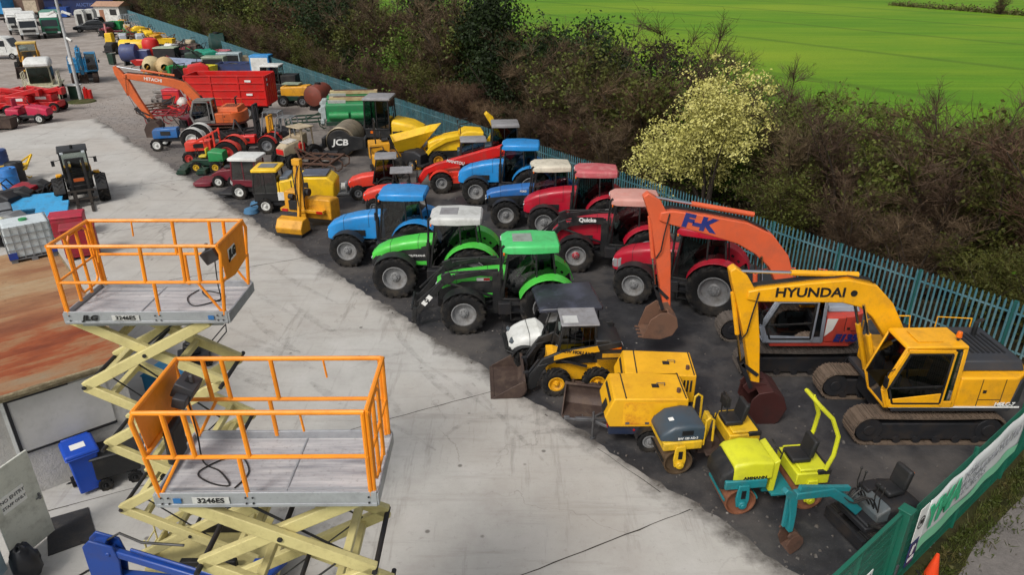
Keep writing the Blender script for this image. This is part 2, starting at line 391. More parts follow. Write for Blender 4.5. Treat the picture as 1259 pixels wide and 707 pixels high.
# ================= steel palisade fence =================
fgreen = P('fence green', '46747e', 0.5, 0.1, dirt=0.4, dcol='7d8f8f', scale=0.8)
fpost = P('fence post green', '1d5a55', 0.5, 0.1, dirt=0.3, dcol='3c5a55')
fence = thing('palisade_fence', 'long blue green steel palisade fence along the back of the yard', 'fence', F0)
fence.rotation_euler = (0, 0, math.atan2(FD.y, FD.x))
def bay_mesh(L, hp=2.0, near=True):
    mb = MB(); n = 17; 
    for i in range(n):
        x = (i + .5) * L / n; w = .034; j = rnd.uniform(-.012, .012)
        pr = [(x - w + j, 0), (x - w * .4 + j, .022), (x + w * .4 + j, .022), (x + w + j, 0), (x + w * .4 + j, .012), (x - w * .4 + j, .012)]
        k = len(pr); z1 = hp - .08 + rnd.uniform(-.01, .01)
        vs = [(a, b, .06) for a, b in pr] + [(a, b, z1) for a, b in pr] + [(x + (a - x) * .25, b, z1 + .09) for a, b in pr]
        fs = [(q * k + m, q * k + (m + 1) % k, (q + 1) * k + (m + 1) % k, (q + 1) * k + m) for q in (0, 1) for m in range(k)] + [tuple(range(2 * k, 3 * k))]
        mb.add(vs, fs)
    for z in (.45, 1.62): mb.b2(0.04, L - .04, -.045, -.002, z - .025, z + .025)
    return mb
LB = 2.75
bays = [bay_mesh(LB).mesh('pale_panel', 0) for _ in range(3)]
pm = MB().b2(-.05, .05, -.14, -.05, 0, 1.95).box((0, -.095, 1.955), (.11, .1, .02)).mesh('post')
for i in range(-1, 64):
    link('pale_panel', bays[i % 3], fgreen, fence, loc=(i * LB, 0, 0))
    link('post', pm, fpost, fence, loc=(i * LB, 0, 0))
# ================= wheels =================
_W = {}
def tyre_mesh(r, w, rr, lugs, style='ag'):
    k = ('t', round(r, 3), round(w, 3), round(rr, 3), lugs, style)
    if k in _W: return _W[k]
    h = w / 2; sh = min(.09, (r - rr) * .4)
    prof = [(rr, -h * .72), (rr + (r - rr) * .35, -h * .98), (r - sh, -h), (r - sh * .35, -h * .88), (r - sh * .2, 0), (r - sh * .35, h * .88), (r - sh, h), (rr + (r - rr) * .35, h * .98), (rr, h * .72)]
    mb = MB(); mb.lathe(prof, n=28)
    lh = sh * .75
    for i in range(lugs):
        for sgn in (1, -1):
            a = 2 * PI * (i + (.5 if sgn > 0 else 0)) / lugs
            if style == 'ag':
                sw = 2 * PI / lugs * 1.15; pts = []
                for t, (yy, da, rad) in enumerate(((0.02 * sgn * w, 0, r - sh * .25), (h * .6 * sgn, -sw * .45, r - sh * .3), (h * 1.0 * sgn, -sw * .8, r - sh * .75), (h * 1.02 * sgn, -sw * .85, r - sh * 1.6))):
                    pts.append((yy, a + da, rad))
                tw = PI / lugs * .42; loops = []
                for yy, aa, rad in pts:
                    l = []
                    for q, e in ((-tw, 0), (tw, 0), (tw * .8, lh), (-tw * .8, lh)): l.append(((rad + e) * math.cos(aa + q), yy, (rad + e) * math.sin(aa + q)))
                    loops.append(l)
                mb.loft(loops)
            else:
                c = (r - sh * .25) ; mb.box((c * math.cos(a), sgn * h * .5, c * math.sin(a)), (lh, h * .8, 2 * PI * r / lugs * .45), ry=-a)
    _W[k] = mb.mesh('wheel', 30); return _W[k]
def rim_mesh(rr, w, dish):
    k = ('r', round(rr, 3), round(w, 3), round(dish, 3))
    if k in _W: return _W[k]
    h = w / 2; mb = MB()
    mb.lathe([(rr + .012, h * .80), (rr - .02, h * .82), (rr * .88, h * .66), (rr * .84, h * .45), (rr * .80, dish + .02), (rr * .45, dish), (rr * .36, dish + .05), (rr * .20, dish + .06), (rr * .17, dish + .11), (0.001, dish + .12)], n=24)
    mb.lathe([(rr + .012, -h * .78), (rr * .85, -h * .6), (rr * .5, -h * .3), (.001, -h * .3)], n=16)
    for i in range(8):
        a = 2 * PI * i / 8; mb.cyl((rr * .28 * math.cos(a), dish + .05, rr * .28 * math.sin(a)), (rr * .28 * math.cos(a), dish + .085, rr * .28 * math.sin(a)), rr * .035 + .004, n=6)
    _W[k] = mb.mesh('rim', 35); return _W[k]
def wheel(par, x, y, r, w, rr, rimm, side, lugs=18, style='ag', z=None, dish=None, hub=None):
    o = link('wheel', tyre_mesh(r, w, rr, lugs, style), rubber, par, loc=(x, y, r if z is None else z), rot=(0, 0, 0 if side > 0 else PI))
    me = rim_mesh(rr, w, w * .12 if dish is None else dish)
    if me.materials and me.materials[0] != rimm: me = me.copy(); me.materials.clear()
    link('rim', me, rimm, o)
    if hub is not None: MB().lathe([(rr * .38, w * .12 + .052), (rr * .3, w * .12 + .075), (.001, w * .12 + .135)], n=14).build('hub', hub, o)
    return o
def arc(cx, cz, r, a0, a1, n=12, fz=1.0):
    return [(cx + r * math.cos(RAD(a0 + (a1 - a0) * i / n)), cz + r * fz * math.sin(RAD(a0 + (a1 - a0) * i / n))) for i in range(n + 1)]
# ================= modern farm tractor; local +x forward, +y its left =================
def tractor(label, loc, deg, hoodm, roofm, fendm=None, rimm=silver, hubm=None, lowm=None, frontm=None, group='farm tractors in the parked rows', scale=1.0, name='tractor', nose='round',
            loader=False, rollbar=False, hoodtop=None, stripe=None, mud=black, cabm=black, hatch=None, rr=.88, fr=.68, lift=0.0, pipe='left', fw=.46, beacon=False):
    t = thing(name, label, 'tractor', loc, RAD(deg), group, scale); fendm = fendm or hoodm; lowm = lowm or hoodm
    XR, XF = -1.35, 1.35
    mb = MB(); mb.b2(-1.5, .3, -.3, .3, .62, 1.15); mb.b2(.3, 2.0, -.26, .26, .62, 1.05); mb.cyl((XR, -.85, rr), (XR, .85, rr), .16); mb.bar((XF, -.8, fr), (XF, .8, fr), .18, .2)
    mb.b2(XF - .2, XF + .2, -.25, .25, fr - .12, .75); mb.b2(1.9, 2.2, -.2, .2, .6, .95); mb.cyl((.35, .3, .8), (1.2, .42, .78), .05)
    for y in (-.35, .35): mb.bar((XR - .1, y, .75), (XR - .95, y * 1.1, .55), .07, .1); mb.bar((XR - .2, y, 1.15), (XR - .75, y * 1.1, 1.0), .06, .08)
    for y in (-.62, .62): mb.b2(-.75, .25, y - .2, y + .2, .55, .95)
    mb.build('chassis', darksteel, t, .015)
    # bonnet: lower panels and the top shell
    if nose == 'round':
        lo = [(-.05, .42, .95, 1.80, .06), (.9, .40, .95, 1.70, .06), (1.7, .37, .9, 1.55, .08), (2.08, .33, .88, 1.38, .1), (2.25, .26, .92, 1.18, .08)]
        up = [(-.05, .40, 1.45 + lift, 1.98, .16), (.5, .41, 1.42 + lift, 1.96, .18), (1.1, .40, 1.36 + lift, 1.87, .18), (1.7, .375, 1.25 + lift * .6, 1.72, .18), (2.05, .33, 1.18, 1.55, .16), (2.24, .25, 1.12, 1.36, .11)]
    else:
        lo = [(-.05, .38, .92, 1.60, .03), (1.2, .37, .92, 1.55, .03), (2.05, .35, .9, 1.46, .04), (2.14, .33, .92, 1.42, .04)]
        up = [(-.05, .395, 1.42 + lift, 1.84, .12), (.6, .40, 1.42 + lift, 1.80, .12), (1.4, .385, 1.38 + lift, 1.72, .12), (2.0, .36, 1.32, 1.60, .12), (2.2, .31, 1.25, 1.48, .09)]
    MB().hood(lo).build('side_panels', lowm, t, .012)
    h = MB().hood(up, 4).build('bonnet', hoodm, t, .008)
    if stripe is not None:
        m = MB()
        for y in (-.425, .425): m.b2(.05, 1.5, y - .012, y + .012, 1.0, 1.14, ry=.02)
        m.build('side_stripe', stripe, t, .005)
    def seam(secs, x):
        for a_, b_ in zip(secs, secs[1:]):
            if a_[0] <= x <= b_[0]:
                f = (x - a_[0]) / (b_[0] - a_[0]); q = [a_[i] + (b_[i] - a_[i]) * f for i in range(5)]
                return [(x, q[1] + .004, q[2], q[3] + .004, q[4]), (x + .014, q[1] + .004, q[2], q[3] + .003, q[4])]
    sm = MB().hood(seam(up, .55), 4); sm.build('panel_gap', black, h); MB().hood(seam(up, 1.55), 4).build('panel_gap', black, h)
    hz = MB(); hz.tube(smooth_path([(.4, .44, .9), (.9, .47, .82), (1.3, .46, .9), (1.6, .4, .8)]), .018, 5); hz.build('hose', black, t); hz = MB(); hz.tube(smooth_path([(.3, .40, 1.0), (.7, .45, .72), (1.2, .43, .72)]), .014, 5); hz.build('hose', black, t); hz = MB(); hz.tube(smooth_path([(-1.5, .3, .95), (-1.9, .35, 1.25), (-2.0, .3, .8)]), .016, 5); hz.build('hose', black, t)
    MB().b2(.45, 1.1, -.56, -.30, .55, .88).build('battery_box', black, t, .03)
    g = MB()
    for k in range(6): g.b2(2.255 - .0 * k, 2.275, -.22, .22, .95 + .045 * k, .97 + .045 * k)
    g.b2(2.24, 2.262, -.23, .23, .93, 1.21); g.build('grille', black, t)
    for y in (-1, 1):
        g = MB().b2(.72, 1.5, y * .425 - .008, y * .425 + .008, 1.07, 1.31)
        for k in range(5): g.b2(.76 + .14 * k, .84 + .14 * k, y * .425 - .018, y * .425 + .018, 1.09, 1.29)
        g.build('louvre', black, t)
    for y in (-.2, .2): MB().box((2.245, y, 1.24), (.03, .15, .09), ry=-.5).build('headlight', lamp, t, .01)
    # cab
    x0, x1, xb, zf, zr = -.05, .10, -1.62, 1.05, 2.62
    p = MB()
    for y in (-1, 1):
        p.bar((.12, y * .60, 1.0), (-.10, y * .66, zr), .07, .07); p.bar((-.98, y * .74, 1.55), (-.95, y * .70, zr), .08, .06); p.bar((-1.62, y * .60, 1.5), (-1.48, y * .62, zr), .06, .06)
        p.bar((.12, y * .6, 1.0), (-.9, y * .66, 1.0), .06, .08)
        p.bar((-.9, y * .7, 1.0), (-.98, y * .74, 1.56), .06, .07)
        p.bar((-1.0, y * .7, 1.55), (-1.62, y * .6, 1.5), .05, .06)
        p.bar((-.1, y * .66, 2.6), (-1.48, y * .62, 2.6), .06, .07)
    p.bar((.12, -.6, 1.0), (.12, .6, 1.0), .06, .08); p.bar((-1.62, -.6, 1.5), (-1.62, .6, 1.5), .06, .08); p.b2(-1.55, .05, -.58, .58, .92, 1.0); p.b2(-1.6, -1.0, -.55, .55, 1.0, 1.42)
    p.bar((-.1, -.66, 2.6), (-.1, .66, 2.6), .06, .06); p.bar((-1.48, -.62, 2.6), (-1.48, .62, 2.6), .06, .06)
    cab = p.build('cab_frame', cabm, t, .01)
    def pane(q, nm='window'): return MB().add(q, [(0, 1, 2, 3)]).build(nm, gl, cab, smooth=0)
    pane([(.13, -.56, 1.05), (.13, .56, 1.05), (-.085, .62, 2.58), (-.085, -.62, 2.58)], 'windscreen')
    wp = MB(); wp.bar((.10, -.1, 1.12), (.03, .32, 1.75), .015, .02); wp.build('wiper', black, cab)
    pane([(-1.63, -.56, 1.52), (-1.63, .56, 1.52), (-1.485, .58, 2.58), (-1.485, -.58, 2.58)], 'rear_window')
    for y in (-1, 1):
        pane([(.10, y * .605, 1.04), (-.88, y * .71, 1.02), (-.94, y * .71, 2.57), (-.10, y * .665, 2.57)], 'door')
        MB().b2(-.82, -.72, y * .735 - .012, y * .735 + .012, 1.12, 1.3).build('handle', steel, cab)
        pane([(-1.02, y * .735, 1.58), (-1.6, y * .6, 1.53), (-1.47, y * .625, 2.57), (-.99, y * .70, 2.57)], 'side_window')
    s = MB(); s.b2(-1.15, -.68, -.25, .25, 1.28, 1.42); s.box((-1.16, 0, 1.72), (.13, .46, .62), ry=-.12); s.b2(-1.0, -.8, -.2, .2, 1.0, 1.3); s.build('seat', seatmat, t, .03)
    s = MB(); s.tube([(-.40 + .19 * math.sin(i * PI / 8) * .6, .19 * math.cos(i * PI / 8), 1.72 + .19 * math.sin(i * PI / 8) * .6) for i in range(17)], .018, 6); s.cyl((-.1, 0, 1.1), (-.38, 0, 1.7), .05); s.box((-.02, 0, 1.5), (.22, .5, .3), ry=.3); s.build('steering_wheel', seatmat, t)
    rf = MB().hood([(-1.72, .55, 2.66, 2.78, .05), (-1.66, .68, 2.60, 2.84, .09), (-.9, .76, 2.60, 2.88, .1), (-.1, .72, 2.60, 2.87, .1), (.10, .60, 2.62, 2.78, .06)], 3).build('roof', roofm, t, .02)
    if hatch: MB().box((-.55, 0, 2.885), (.62, .7, .022)).build('roof_hatch', hatch, rf, .008)
    l = MB()
    for y in (-.5, .5): l.b2(.085, .125, y - .1, y + .1, 2.64, 2.72)
    l.build('work_lights', lamp, rf)
    for y in (-1, 1): MB().box((.05, y * .64, 2.58), (.05, .06, .09)).build('indicator', amber, rf, .01)
    if beacon: MB().cyl((-1.4, .5, 2.84), (-1.4, .5, 3.02), .06, .05).build('beacon', amber, rf)
    # wheels and mudguards
    for y in (-1, 1):
        wheel(t, XR, y * .88, rr, .58, rr * .58, rimm, y, 18, hub=hubm); wheel(t, XF, y * .86, fr, fw, fr * .56, rimm, y, 16, hub=hubm)
        f = MB(); f.strip(arc(XR, rr, rr + .10, 168, 22, 14), .56, .03, y * .86); f.prism([(a, b) for a, b in arc(XR, rr, rr + .10, 150, 30, 10)] + [(XR + .55, rr + .2), (XR - .55, rr + .2)], y * .60, y * .585)
        fo = f.build('rear_mudguard', fendm, t, .012)
        MB().box((XR - rr * .8, y * .98, rr + .68), (.03, .18, .1), ry=-.5).build('rear_light', redlens, fo, .005)
        MB().strip(arc(XF, fr, fr + .07, 150, 35, 9), fw * .92, .018, y * .86).build('front_mudguard', mud, t)
        st = MB(); 
        for k in range(3): st.b2(-.55, -.15, y * .82 - .12, y * .82 + .12, .40 + .26 * k, .425 + .26 * k)
        st.b2(-.57, -.54, y * .82 - .12, y * .82 + .12, .4, 1.0); st.b2(-.16, -.13, y * .82 - .12, y * .82 + .12, .4, 1.0); st.build('steps', black, t)
        m = MB(); m.tube([(-.05, y * .66, 2.45), (.12, y * .98, 2.42), (.12, y * 1.05, 2.2)], .014); m.box((.12, y * 1.06, 2.1), (.05, .16, .28)); m.build('mirror', black, t)
    if pipe:
        y = .52 if pipe == 'left' else -.52
        e = MB(); e.cyl((.2, y, 1.0), (.17, y * 1.12, 1.9), .075); e.tube([(.17, y * 1.12, 1.9), (.13, y * 1.16, 2.75), (.05, y * 1.18, 2.85)], .04, 8); e.build('exhaust_pipe', black, t)
    if loader:
        a = MB()
        for y in (-.55, .55):
            a.b2(.1, .42, y - .05, y + .05, .5, 1.95); a.bar((.26, y, .55), (1.5, y * .8, .7), .08, .16)
            pts = [(.24, 1.88), (.8, 1.92), (1.6, 1.80), (2.0, 1.62), (2.9, .55)]
            for (px, pz), (qx, qz) in zip(pts, pts[1:]): a.bar((px, y, pz), (qx, y, qz), .09, .18)
            a.bar((.3, y, 1.05), (1.85, y, 1.60), .07, .07); a.bar((.24, y, 2.02), (1.75, y, 1.95), .05, .06); a.bar((1.8, y, 1.9), (2.82, y, .95), .05, .07)
            a.box((1.85, y, 1.76), (.3, .11, .34), ry=.4); a.box((2.95, y, .48), (.14, .12, .55), ry=-.1); 
        a.bar((2.0, -.55, 1.55), (2.0, .55, 1.55), .12, .12); a.b2(2.98, 3.05, -.62, .62, .70, .80); a.b2(2.98, 3.05, -.62, .62, .25, .33)
        lo_ = a.build('loader_arms', loader if not isinstance(loader, bool) else black, t, .012); t['_l'] = 1; t.pop('_l')
    return t
BLUE = P('tractor blue', '2187cc', 0.35, dirt=0.22); BLUE2 = P('older tractor blue', '2468ae', 0.4, dirt=0.3)
GREEN = P('tractor green', '4cc644', 0.38, dirt=0.2); GREEN2 = P('tractor green bright roof', '4bc46e', 0.4, dirt=0.25)
RED = P('tractor red', 'b0122c', 0.35, dirt=0.25); REDF = P('faded red roof', 'b8545a', 0.6, dirt=0.35, dcol='c7a59c'); PINK = P('faded pink roof', 'c79287', 0.65, dirt=0.4, dcol='b5675c')
ROOFW = P('weathered white roof', 'c4c5c2', 0.5, dirt=0.45, dcol='77776f'); ROOFG = P('grey roof', '8b8a8c', 0.5, dirt=0.35); ROOFC = P('cream roof', 'cfc7b4', 0.5, dirt=0.35)
hatchm = P('dull roof hatch', '8f9a90', 0.45, dirt=0.4)
def from_wheel(px, py, deg, sc=1.0, lx=1.35, ly=1.1):
    """origin of a machine whose near front wheel stands at a ground point"""
    p = at(px, py); a = RAD(deg); f = Vector((math.cos(a), math.sin(a), 0)); l = Vector((-math.sin(a), math.cos(a), 0))
    return p - f * lx * sc - l * ly * sc
G = 'farm tractors in the parked rows'
t = tractor('bright blue tractor with blue roof nearest the concrete, facing it', from_wheel(428, 329, 178), 178, BLUE, BLUE, nose='round', pipe='left', lowm=BLUE, fr=.66)
t = tractor('green tractor with a weathered white cab roof beside the blue one', from_wheel(487, 367, 180), 180, GREEN, ROOFW, lowm=black, nose='round', stripe=GREEN, hatch=ROOFG, lift=.2, fr=.76, rr=.92, fw=.52, pipe='left')
text('lettering', 'DEUTZ-FAHR', .1, wink, t, (.62, .435, 1.36), SIDE_L, .003)
t = tractor('green roofed tractor with black front loader arms reaching the concrete', from_wheel(571, 412, 183), 183, GREEN, GREEN2, lowm=black, nose='flat', stripe=GREEN, hatch=hatchm, lift=.17, loader=True, fr=.70, fw=.5)
b = MB().box((2.52, .607, 1.02), (.16, .008, .40), ry=-.72).build('loader_plate', wink, t); text('lettering', 'MX', .17, ink, t, (2.52, .614, 1.02), (PI / 2, -2.35, PI), .006)
MB().b2(.5, .92, .402, .412, 1.58, 1.68).build('sticker', wink, t); MB().b2(.5, .7, .402, .415, 1.59, 1.67).build('red_sticker', redlens, t)
c = MB(); 
for k in range(9): c.cyl((-.02, .5, .75 + .07 * k), (-.02, .5, .79 + .07 * k), .045)
c.build('coil_hose', amber, t)
t = tractor('red tractor with faded pink roof and black loader frame over its bonnet', from_wheel(707, 336, 176), 176, RED, PINK, hubm=RED, nose='round', loader=True, fr=.68)
text('lettering', 'Quicke', .22, wink, t, (.95, .607, 1.98), SIDE_L, .008); MB().b2(.35, 1.55, .598, .605, 1.83, 2.1).build('loader_cover', black, t)
for y in (-1, 1): MB().box((1.95, y * .335, 1.5), (.14, .02, .07), ry=.15).build('indicator', amber, t, .01)
t = tractor('red tractor with dull red cab roof beside the white roofed blue one', from_wheel(668, 293, 176), 176, RED, REDF, nose='round', fr=.66)
t = tractor('red tractor standing behind the raised orange excavator boom', from_wheel(776, 374, 160), 160, RED, RED, nose='round', fr=.68, rr=.90)
tlow = MB().hood([(1.95, .36, 1.02, 1.40, .06), (2.2, .30, .98, 1.30, .08), (2.28, .22, 1.0, 1.2, .06)]); tlow.build('nose_panel', ROOFG, t)
t = tractor('older blue tractor with cream white roof behind the green tractors', from_wheel(622, 282, 183, .95), 183, BLUE2, ROOFC, lowm=black, nose='flat', scale=.95, fr=.66)
text('lettering', 'FORD', .12, wink, t, (.5, .415, 1.62), SIDE_L, .004)
t = tractor('blue tractor with blue roof close to the steel fence', from_wheel(585, 252, 178), 178, BLUE, BLUE, nose='round', fr=.64)
# ================= crawler machines =================
def cyl_ram(mb_body, mb_rod, p, q, r, split=.55):
    p = Vector(p); q = Vector(q); m = p.lerp(q, split); mb_body.cyl(p, m, r, n=10); mb_rod.cyl(m, q, r * .55, n=8)
def track(t, L, h, w, y, mat, n=46, framem=darksteel):
    R_ = h / 2; st = L - h; per = 2 * st + 2 * PI * R_; mb = MB()
    def pt(d):
        d %= per
        if d < st: return (-st / 2 + d, 0.0, -1, 0)      # bottom run
        d -= st
        if d < PI * R_: a = -PI / 2 + d / R_; return (st / 2 + R_ * math.cos(a), R_ + R_ * math.sin(a), 0, a)
        d -= PI * R_
        if d < st: return (st / 2 - d, h, 1, PI / 2)
        d -= st; a = PI / 2 + d / R_; return (-st / 2 + R_ * math.cos(a), R_ + R_ * math.sin(a), 0, a)
    for i in range(n):
        d = per * (i + .5) / n; x, z, k, a = pt(d)
        if k == -1: a = -PI / 2
        c = (x - .02 * math.cos(a), y, z - .02 * math.sin(a)); rot = -a + PI / 2
        if k == 1: c = (c[0], y, z - .02 - .025 * math.sin(PI * (x + st / 2) / st))
        mb.box(c, (per / n * .95, w, .035), ry=rot)
        for e in (-.3, .3): mb.box((c[0] + .028 * math.cos(a) - e * per / n * math.sin(a), y, c[2] + .028 * math.sin(a) + e * per / n * math.cos(a)), (.02, w, .03), ry=rot)
    o = mb.build('track', mat, t)
    f = MB(); f.prism([(-st / 2, .12), (st / 2, .12), (st / 2 + .1, h * .5), (st / 2 - .1, h * .72), (-st / 2 + .1, h * .72), (-st / 2 - .1, h * .5)], y - w * .38, y + w * .38)
    f.build('track_frame', framem, o, .02)
    s = MB(); s.cyl((-st / 2, y - w * .42, R_), (-st / 2, y + w * .42, R_), R_ * .78, n=18); s.cyl((-st / 2, y - w * .47, R_), (-st / 2, y + w * .47, R_), R_ * .4, n=12); s.build('sprocket', framem, o, .01)
    s = MB(); s.cyl((st / 2, y - w * .42, R_), (st / 2, y + w * .42, R_), R_ * .80, n=18); s.cyl((st / 2, y - w * .46, R_), (st / 2, y + w * .46, R_), R_ * .35, n=12); s.build('idler', framem, o, .01)
    for k in range(6): MB().cyl((-st / 2 + st * (k + .5) / 6, y - w * .44, .13), (-st / 2 + st * (k + .5) / 6, y + w * .44, .13), .1, n=10).build('roller', framem, o)
    return o
def profile(pts):
    """outline polygon from (x, z, depth) centreline points"""
    up, dn = [], []
    for i, (x, z, d) in enumerate(pts):
        a = Vector(pts[max(0, i - 1)][:2]); b = Vector(pts[min(len(pts) - 1, i + 1)][:2]); t = (b - a).normalized(); n = Vector((-t.y, t.x))
        up.append((x + n.x * d / 2, z + n.y * d / 2)); dn.append((x - n.x * d / 2, z - n.y * d / 2))
    return up + dn[::-1]
def bucket_mb(w, d, h):
    """open digging bucket; local x forward opening, pins at top near the origin"""
    mb = MB(); back = [(0, 0), (-.28 * d, -.25 * h), (-.30 * d, -.6 * h), (-.08 * d, -.9 * h), (.35 * d, -1.0 * h), (.95 * d, -.86 * h)]
    mb.strip(back, w, .03)
    side = back + [(.62 * d, -.18 * h), (.25 * d, .02 * h)]
    for y in (-w / 2, w / 2): mb.prism(side, y - .015, y + .015)
    for k in range(4): y = -w / 2 + w * (k + .5) / 4; mb.box((1.0 * d, y, -.86 * h), (.18 * d, .07, .05), ry=-.35)
    for y in (-.14, .14): mb.prism([(-.25 * d, -.2 * h), (.28 * d, .0), (.2 * d, .26 * h), (-.05 * d, .26 * h)], y - .02, y + .02)
    return mb
def excavator(label, loc, deg, col, p, scale=1.0, group=None):
    """p: colours and arm geometry"""
    t = thing('excavator', label, 'excavator', loc, RAD(deg), group, scale)
    L, tw, gy = p['L'], p.get('tw', .55), p.get('gy', .98)
    for y in (-gy, gy): track(t, L, .82, tw, y, p.get('trackm', rust))
    m = MB(); m.b2(-.9, .9, -gy + .2, gy - .2, .35, .78); m.cyl((0, 0, .75), (0, 0, .98), .62, n=20); m.build('undercarriage', p.get('underm', darksteel), t, .03)
    rx = p.get('rear', -2.3)
    m = MB(); m.prism([(1.05, -1.2), (1.05, 1.22), (rx + .55, 1.22), (rx + .2, .95), (rx, .5), (rx, -.5), (rx + .2, -.95), (rx + .55, -1.2)], .96, 1.08, 'z'); m.build('deck', p['deck'], t, .015)
    # rear body, counterweight, engine cover
    cw = MB(); poly = [(-.42, 1.24), (rx + .6, 1.24), (rx + .22, 1.0), (rx + .02, .55), (rx, 0), (rx + .02, -.55), (rx + .22, -1.0), (rx + .6, -1.22), (-.42, -1.22)]
    cw.prism(poly, 1.085, p.get('bodytop', 1.92), 'z'); cw.build('engine_body', p['body'], t, .05, seg=3)
    if p.get('cwm'):
        m = MB(); pr = [(rx + .78, 1.245), (rx + .6, 1.25), (rx + .21, 1.01), (rx + .01, .555), (rx - .012, 0), (rx + .01, -.555), (rx + .21, -1.01), (rx + .6, -1.23)]
        if p.get('slant'):
            m.add([(rx + .95, 1.25, 1.1), (rx + .6, 1.255, 1.1), (rx + .2, 1.015, 1.1), (rx + .0, .56, 1.1), (rx - .015, 0, 1.1), (rx + .33, 1.12, 1.93), (rx + .2, 1.015, 1.93), (rx + .0, .56, 1.93), (rx - .015, 0, 1.93), (rx - .015, -.5, 1.1), (rx - .015, -.5, 1.93)],
                  [(0, 1, 5), (1, 2, 6, 5), (2, 3, 7, 6), (3, 4, 8, 7), (4, 9, 10, 8)])
        else: m.prism(pr + [(rx + .78, -1.235)], 1.1, p.get('bodytop', 1.92) + .01, 'z')
        m.build('counterweight', p['cwm'], t, .01)
    m = MB(); m.b2(rx + .25, -.55, -.95, .95, p.get('bodytop', 1.92) + .002, p.get('bodytop', 1.92) + p.get('hoodh', .3), tx=.9, ty=.92); ho = m.build('engine_hood', p['hood'], t, .04)
    m = MB()
    for k in range(7): m.b2(rx + .5 + .13 * k, rx + .56 + .13 * k, -.5, .5, p.get('bodytop', 1.92) + p.get('hoodh', .3), p.get('bodytop', 1.92) + p.get('hoodh', .3) + .015)
    m.build('hood_vent', black, ho)
    m = MB(); m.cyl((rx + .75, -.45, 2.1), (rx + .75, -.45, 2.52), .06); m.tube([(rx + .75, -.45, 2.5), (rx + .7, -.45, 2.58), (rx + .6, -.45, 2.6)], .05); m.build('exhaust_pipe', black, t)
    MB().b2(-.40, .85, -1.2, -.38, 1.085, 1.78).build('tank_box', p['body'], t, .04)
    m = MB(); m.tube([(.85, -1.12, 1.2), (.9, -1.15, 2.2), (.5, -1.15, 2.35), (-.3, -1.15, 2.35), (-.38, -1.15, 1.8)], .02); m.tube([(-1.0, -1.1, 1.95), (-1.0, -1.1, 2.35), (rx + .5, -1.0, 2.35), (rx + .5, -1.0, 1.95)], .018); m.build('handrail', p.get('rail', col), t)
    sm = MB()
    for x in (-.95, -1.5): sm.b2(x - .008, x + .008, 1.238, 1.246, p.get('seamz', 1.12), 1.88)
    sm.b2(-1.5, -.95, 1.238, 1.246, p.get('seamz', 1.30), p.get('seamz', 1.30) + .015); eb = [c_ for c_ in t.children if c_.name.startswith('engine_body')][0]; sm.build('panel_gap', black, eb); MB().b2(-1.1, -1.02, 1.24, 1.255, 1.5, 1.58).build('latch', black, eb)
    hz = MB()
    for k_ in range(4): hz.tube(smooth_path([(-.1, -.25 + .1 * k_, 1.1), (.1, -.25 + .1 * k_, 1.9), (.45, -.22 + .1 * k_, 2.2), (.75, -.2 + .08 * k_, 2.75)]), .022, 5)
    hz.build('boom_hoses', black, t)
    # cab
    fx = p.get('cabfront', 1.32); ct = p.get('cabtop', 2.78); y0, y1 = .36, 1.24
    A = (fx - .12, 1.10); B = (fx + .06, 1.62); Cc = (fx - .30, ct); D = (-.30, ct + .02); E_ = (-.36, 1.10); mid = (.35, 1.10)
    cm_ = p.get('cabm', col); c = MB()
    for y in (y0, y1):
        for a, b, w_ in ((A, B, .07), (B, Cc, .075), (Cc, D, .09), (D, E_, .10)): c.bar((a[0], y, a[1]), (b[0], y, b[1]), .06, w_)
    c.prism([(A[0] - .3, 1.09), (A[0], 1.09), (A[0] + .06, 1.27), (E_[0], 1.27), (E_[0], 1.09)], y1 - .03, y1 + .03)
    c.prism([(A[0], 1.09), (B[0], 1.62), (E_[0], 1.62), (E_[0], 1.09)], y0 - .03, y0 + .03)
    for q, r_ in ((A, B), (B, Cc)): pass
    for (a, zz) in ((A, 0), (Cc, 0), (D, 0), (E_, 0)): c.bar((a[0], y0, a[1]), (a[0], y1, a[1]), .07, .07)
    c.b2(E_[0] - .03, E_[0] + .03, y0, y1, 1.1, 1.75)
    cab = c.build('cab_frame', cm_, t, .02)
    dm = p.get('doorm', cm_)
    door = MB(); dx0 = -.06
    dpts = [(A[0] - .04, 1.16), (B[0] - .05, 1.62), (Cc[0] - .02, ct - .08), (dx0, ct - .08), (dx0, 1.16)]
    k = len(dpts)
    for i in range(k): a, b = dpts[i], dpts[(i + 1) % k]; door.bar((a[0], y1 + .035, a[1]), (b[0], y1 + .035, b[1]), .035, p.get('doorw', .09))
    if p.get('doorlow', 1): door.prism([(A[0] - .04, 1.16), (A[0] + .02, 1.34), (dx0, p.get('doorz', 1.62)), (dx0, 1.16)], y1 + .02, y1 + .05)
    d = door.build('door', dm, t, .012); fr_ = MB(); ins = [(a + (.35 - a) * .09, z + (1.95 - z) * .09) for a, z in dpts]
    for i in range(k): a, b = ins[i], ins[(i + 1) % k]; fr_.bar((a[0], y1 + .045, a[1]), (b[0], y1 + .045, b[1]), .02, .05)
    fr_.bar((ins[-1][0], y1 + .045, 1.72), (ins[1][0], y1 + .045, 1.66), .02, .04); fr_.build('window_rubber', black, d); MB().b2(.05, .2, y1 + .055, y1 + .075, 1.7, 1.74).build('handle', black, d)
    def pane(q, nm): return MB().add(q, [tuple(range(len(q)))]).build(nm, gl, cab, smooth=0)
    pane([(a[0], y1 + .036, a[1]) for a in dpts], 'door_window'); pane([(-.10, y1 + .015, 1.3), (-.28, y1 + .015, 1.3), (-.27, y1 + .015, ct - .1), (-.10, y1 + .015, ct - .1)], 'side_window')
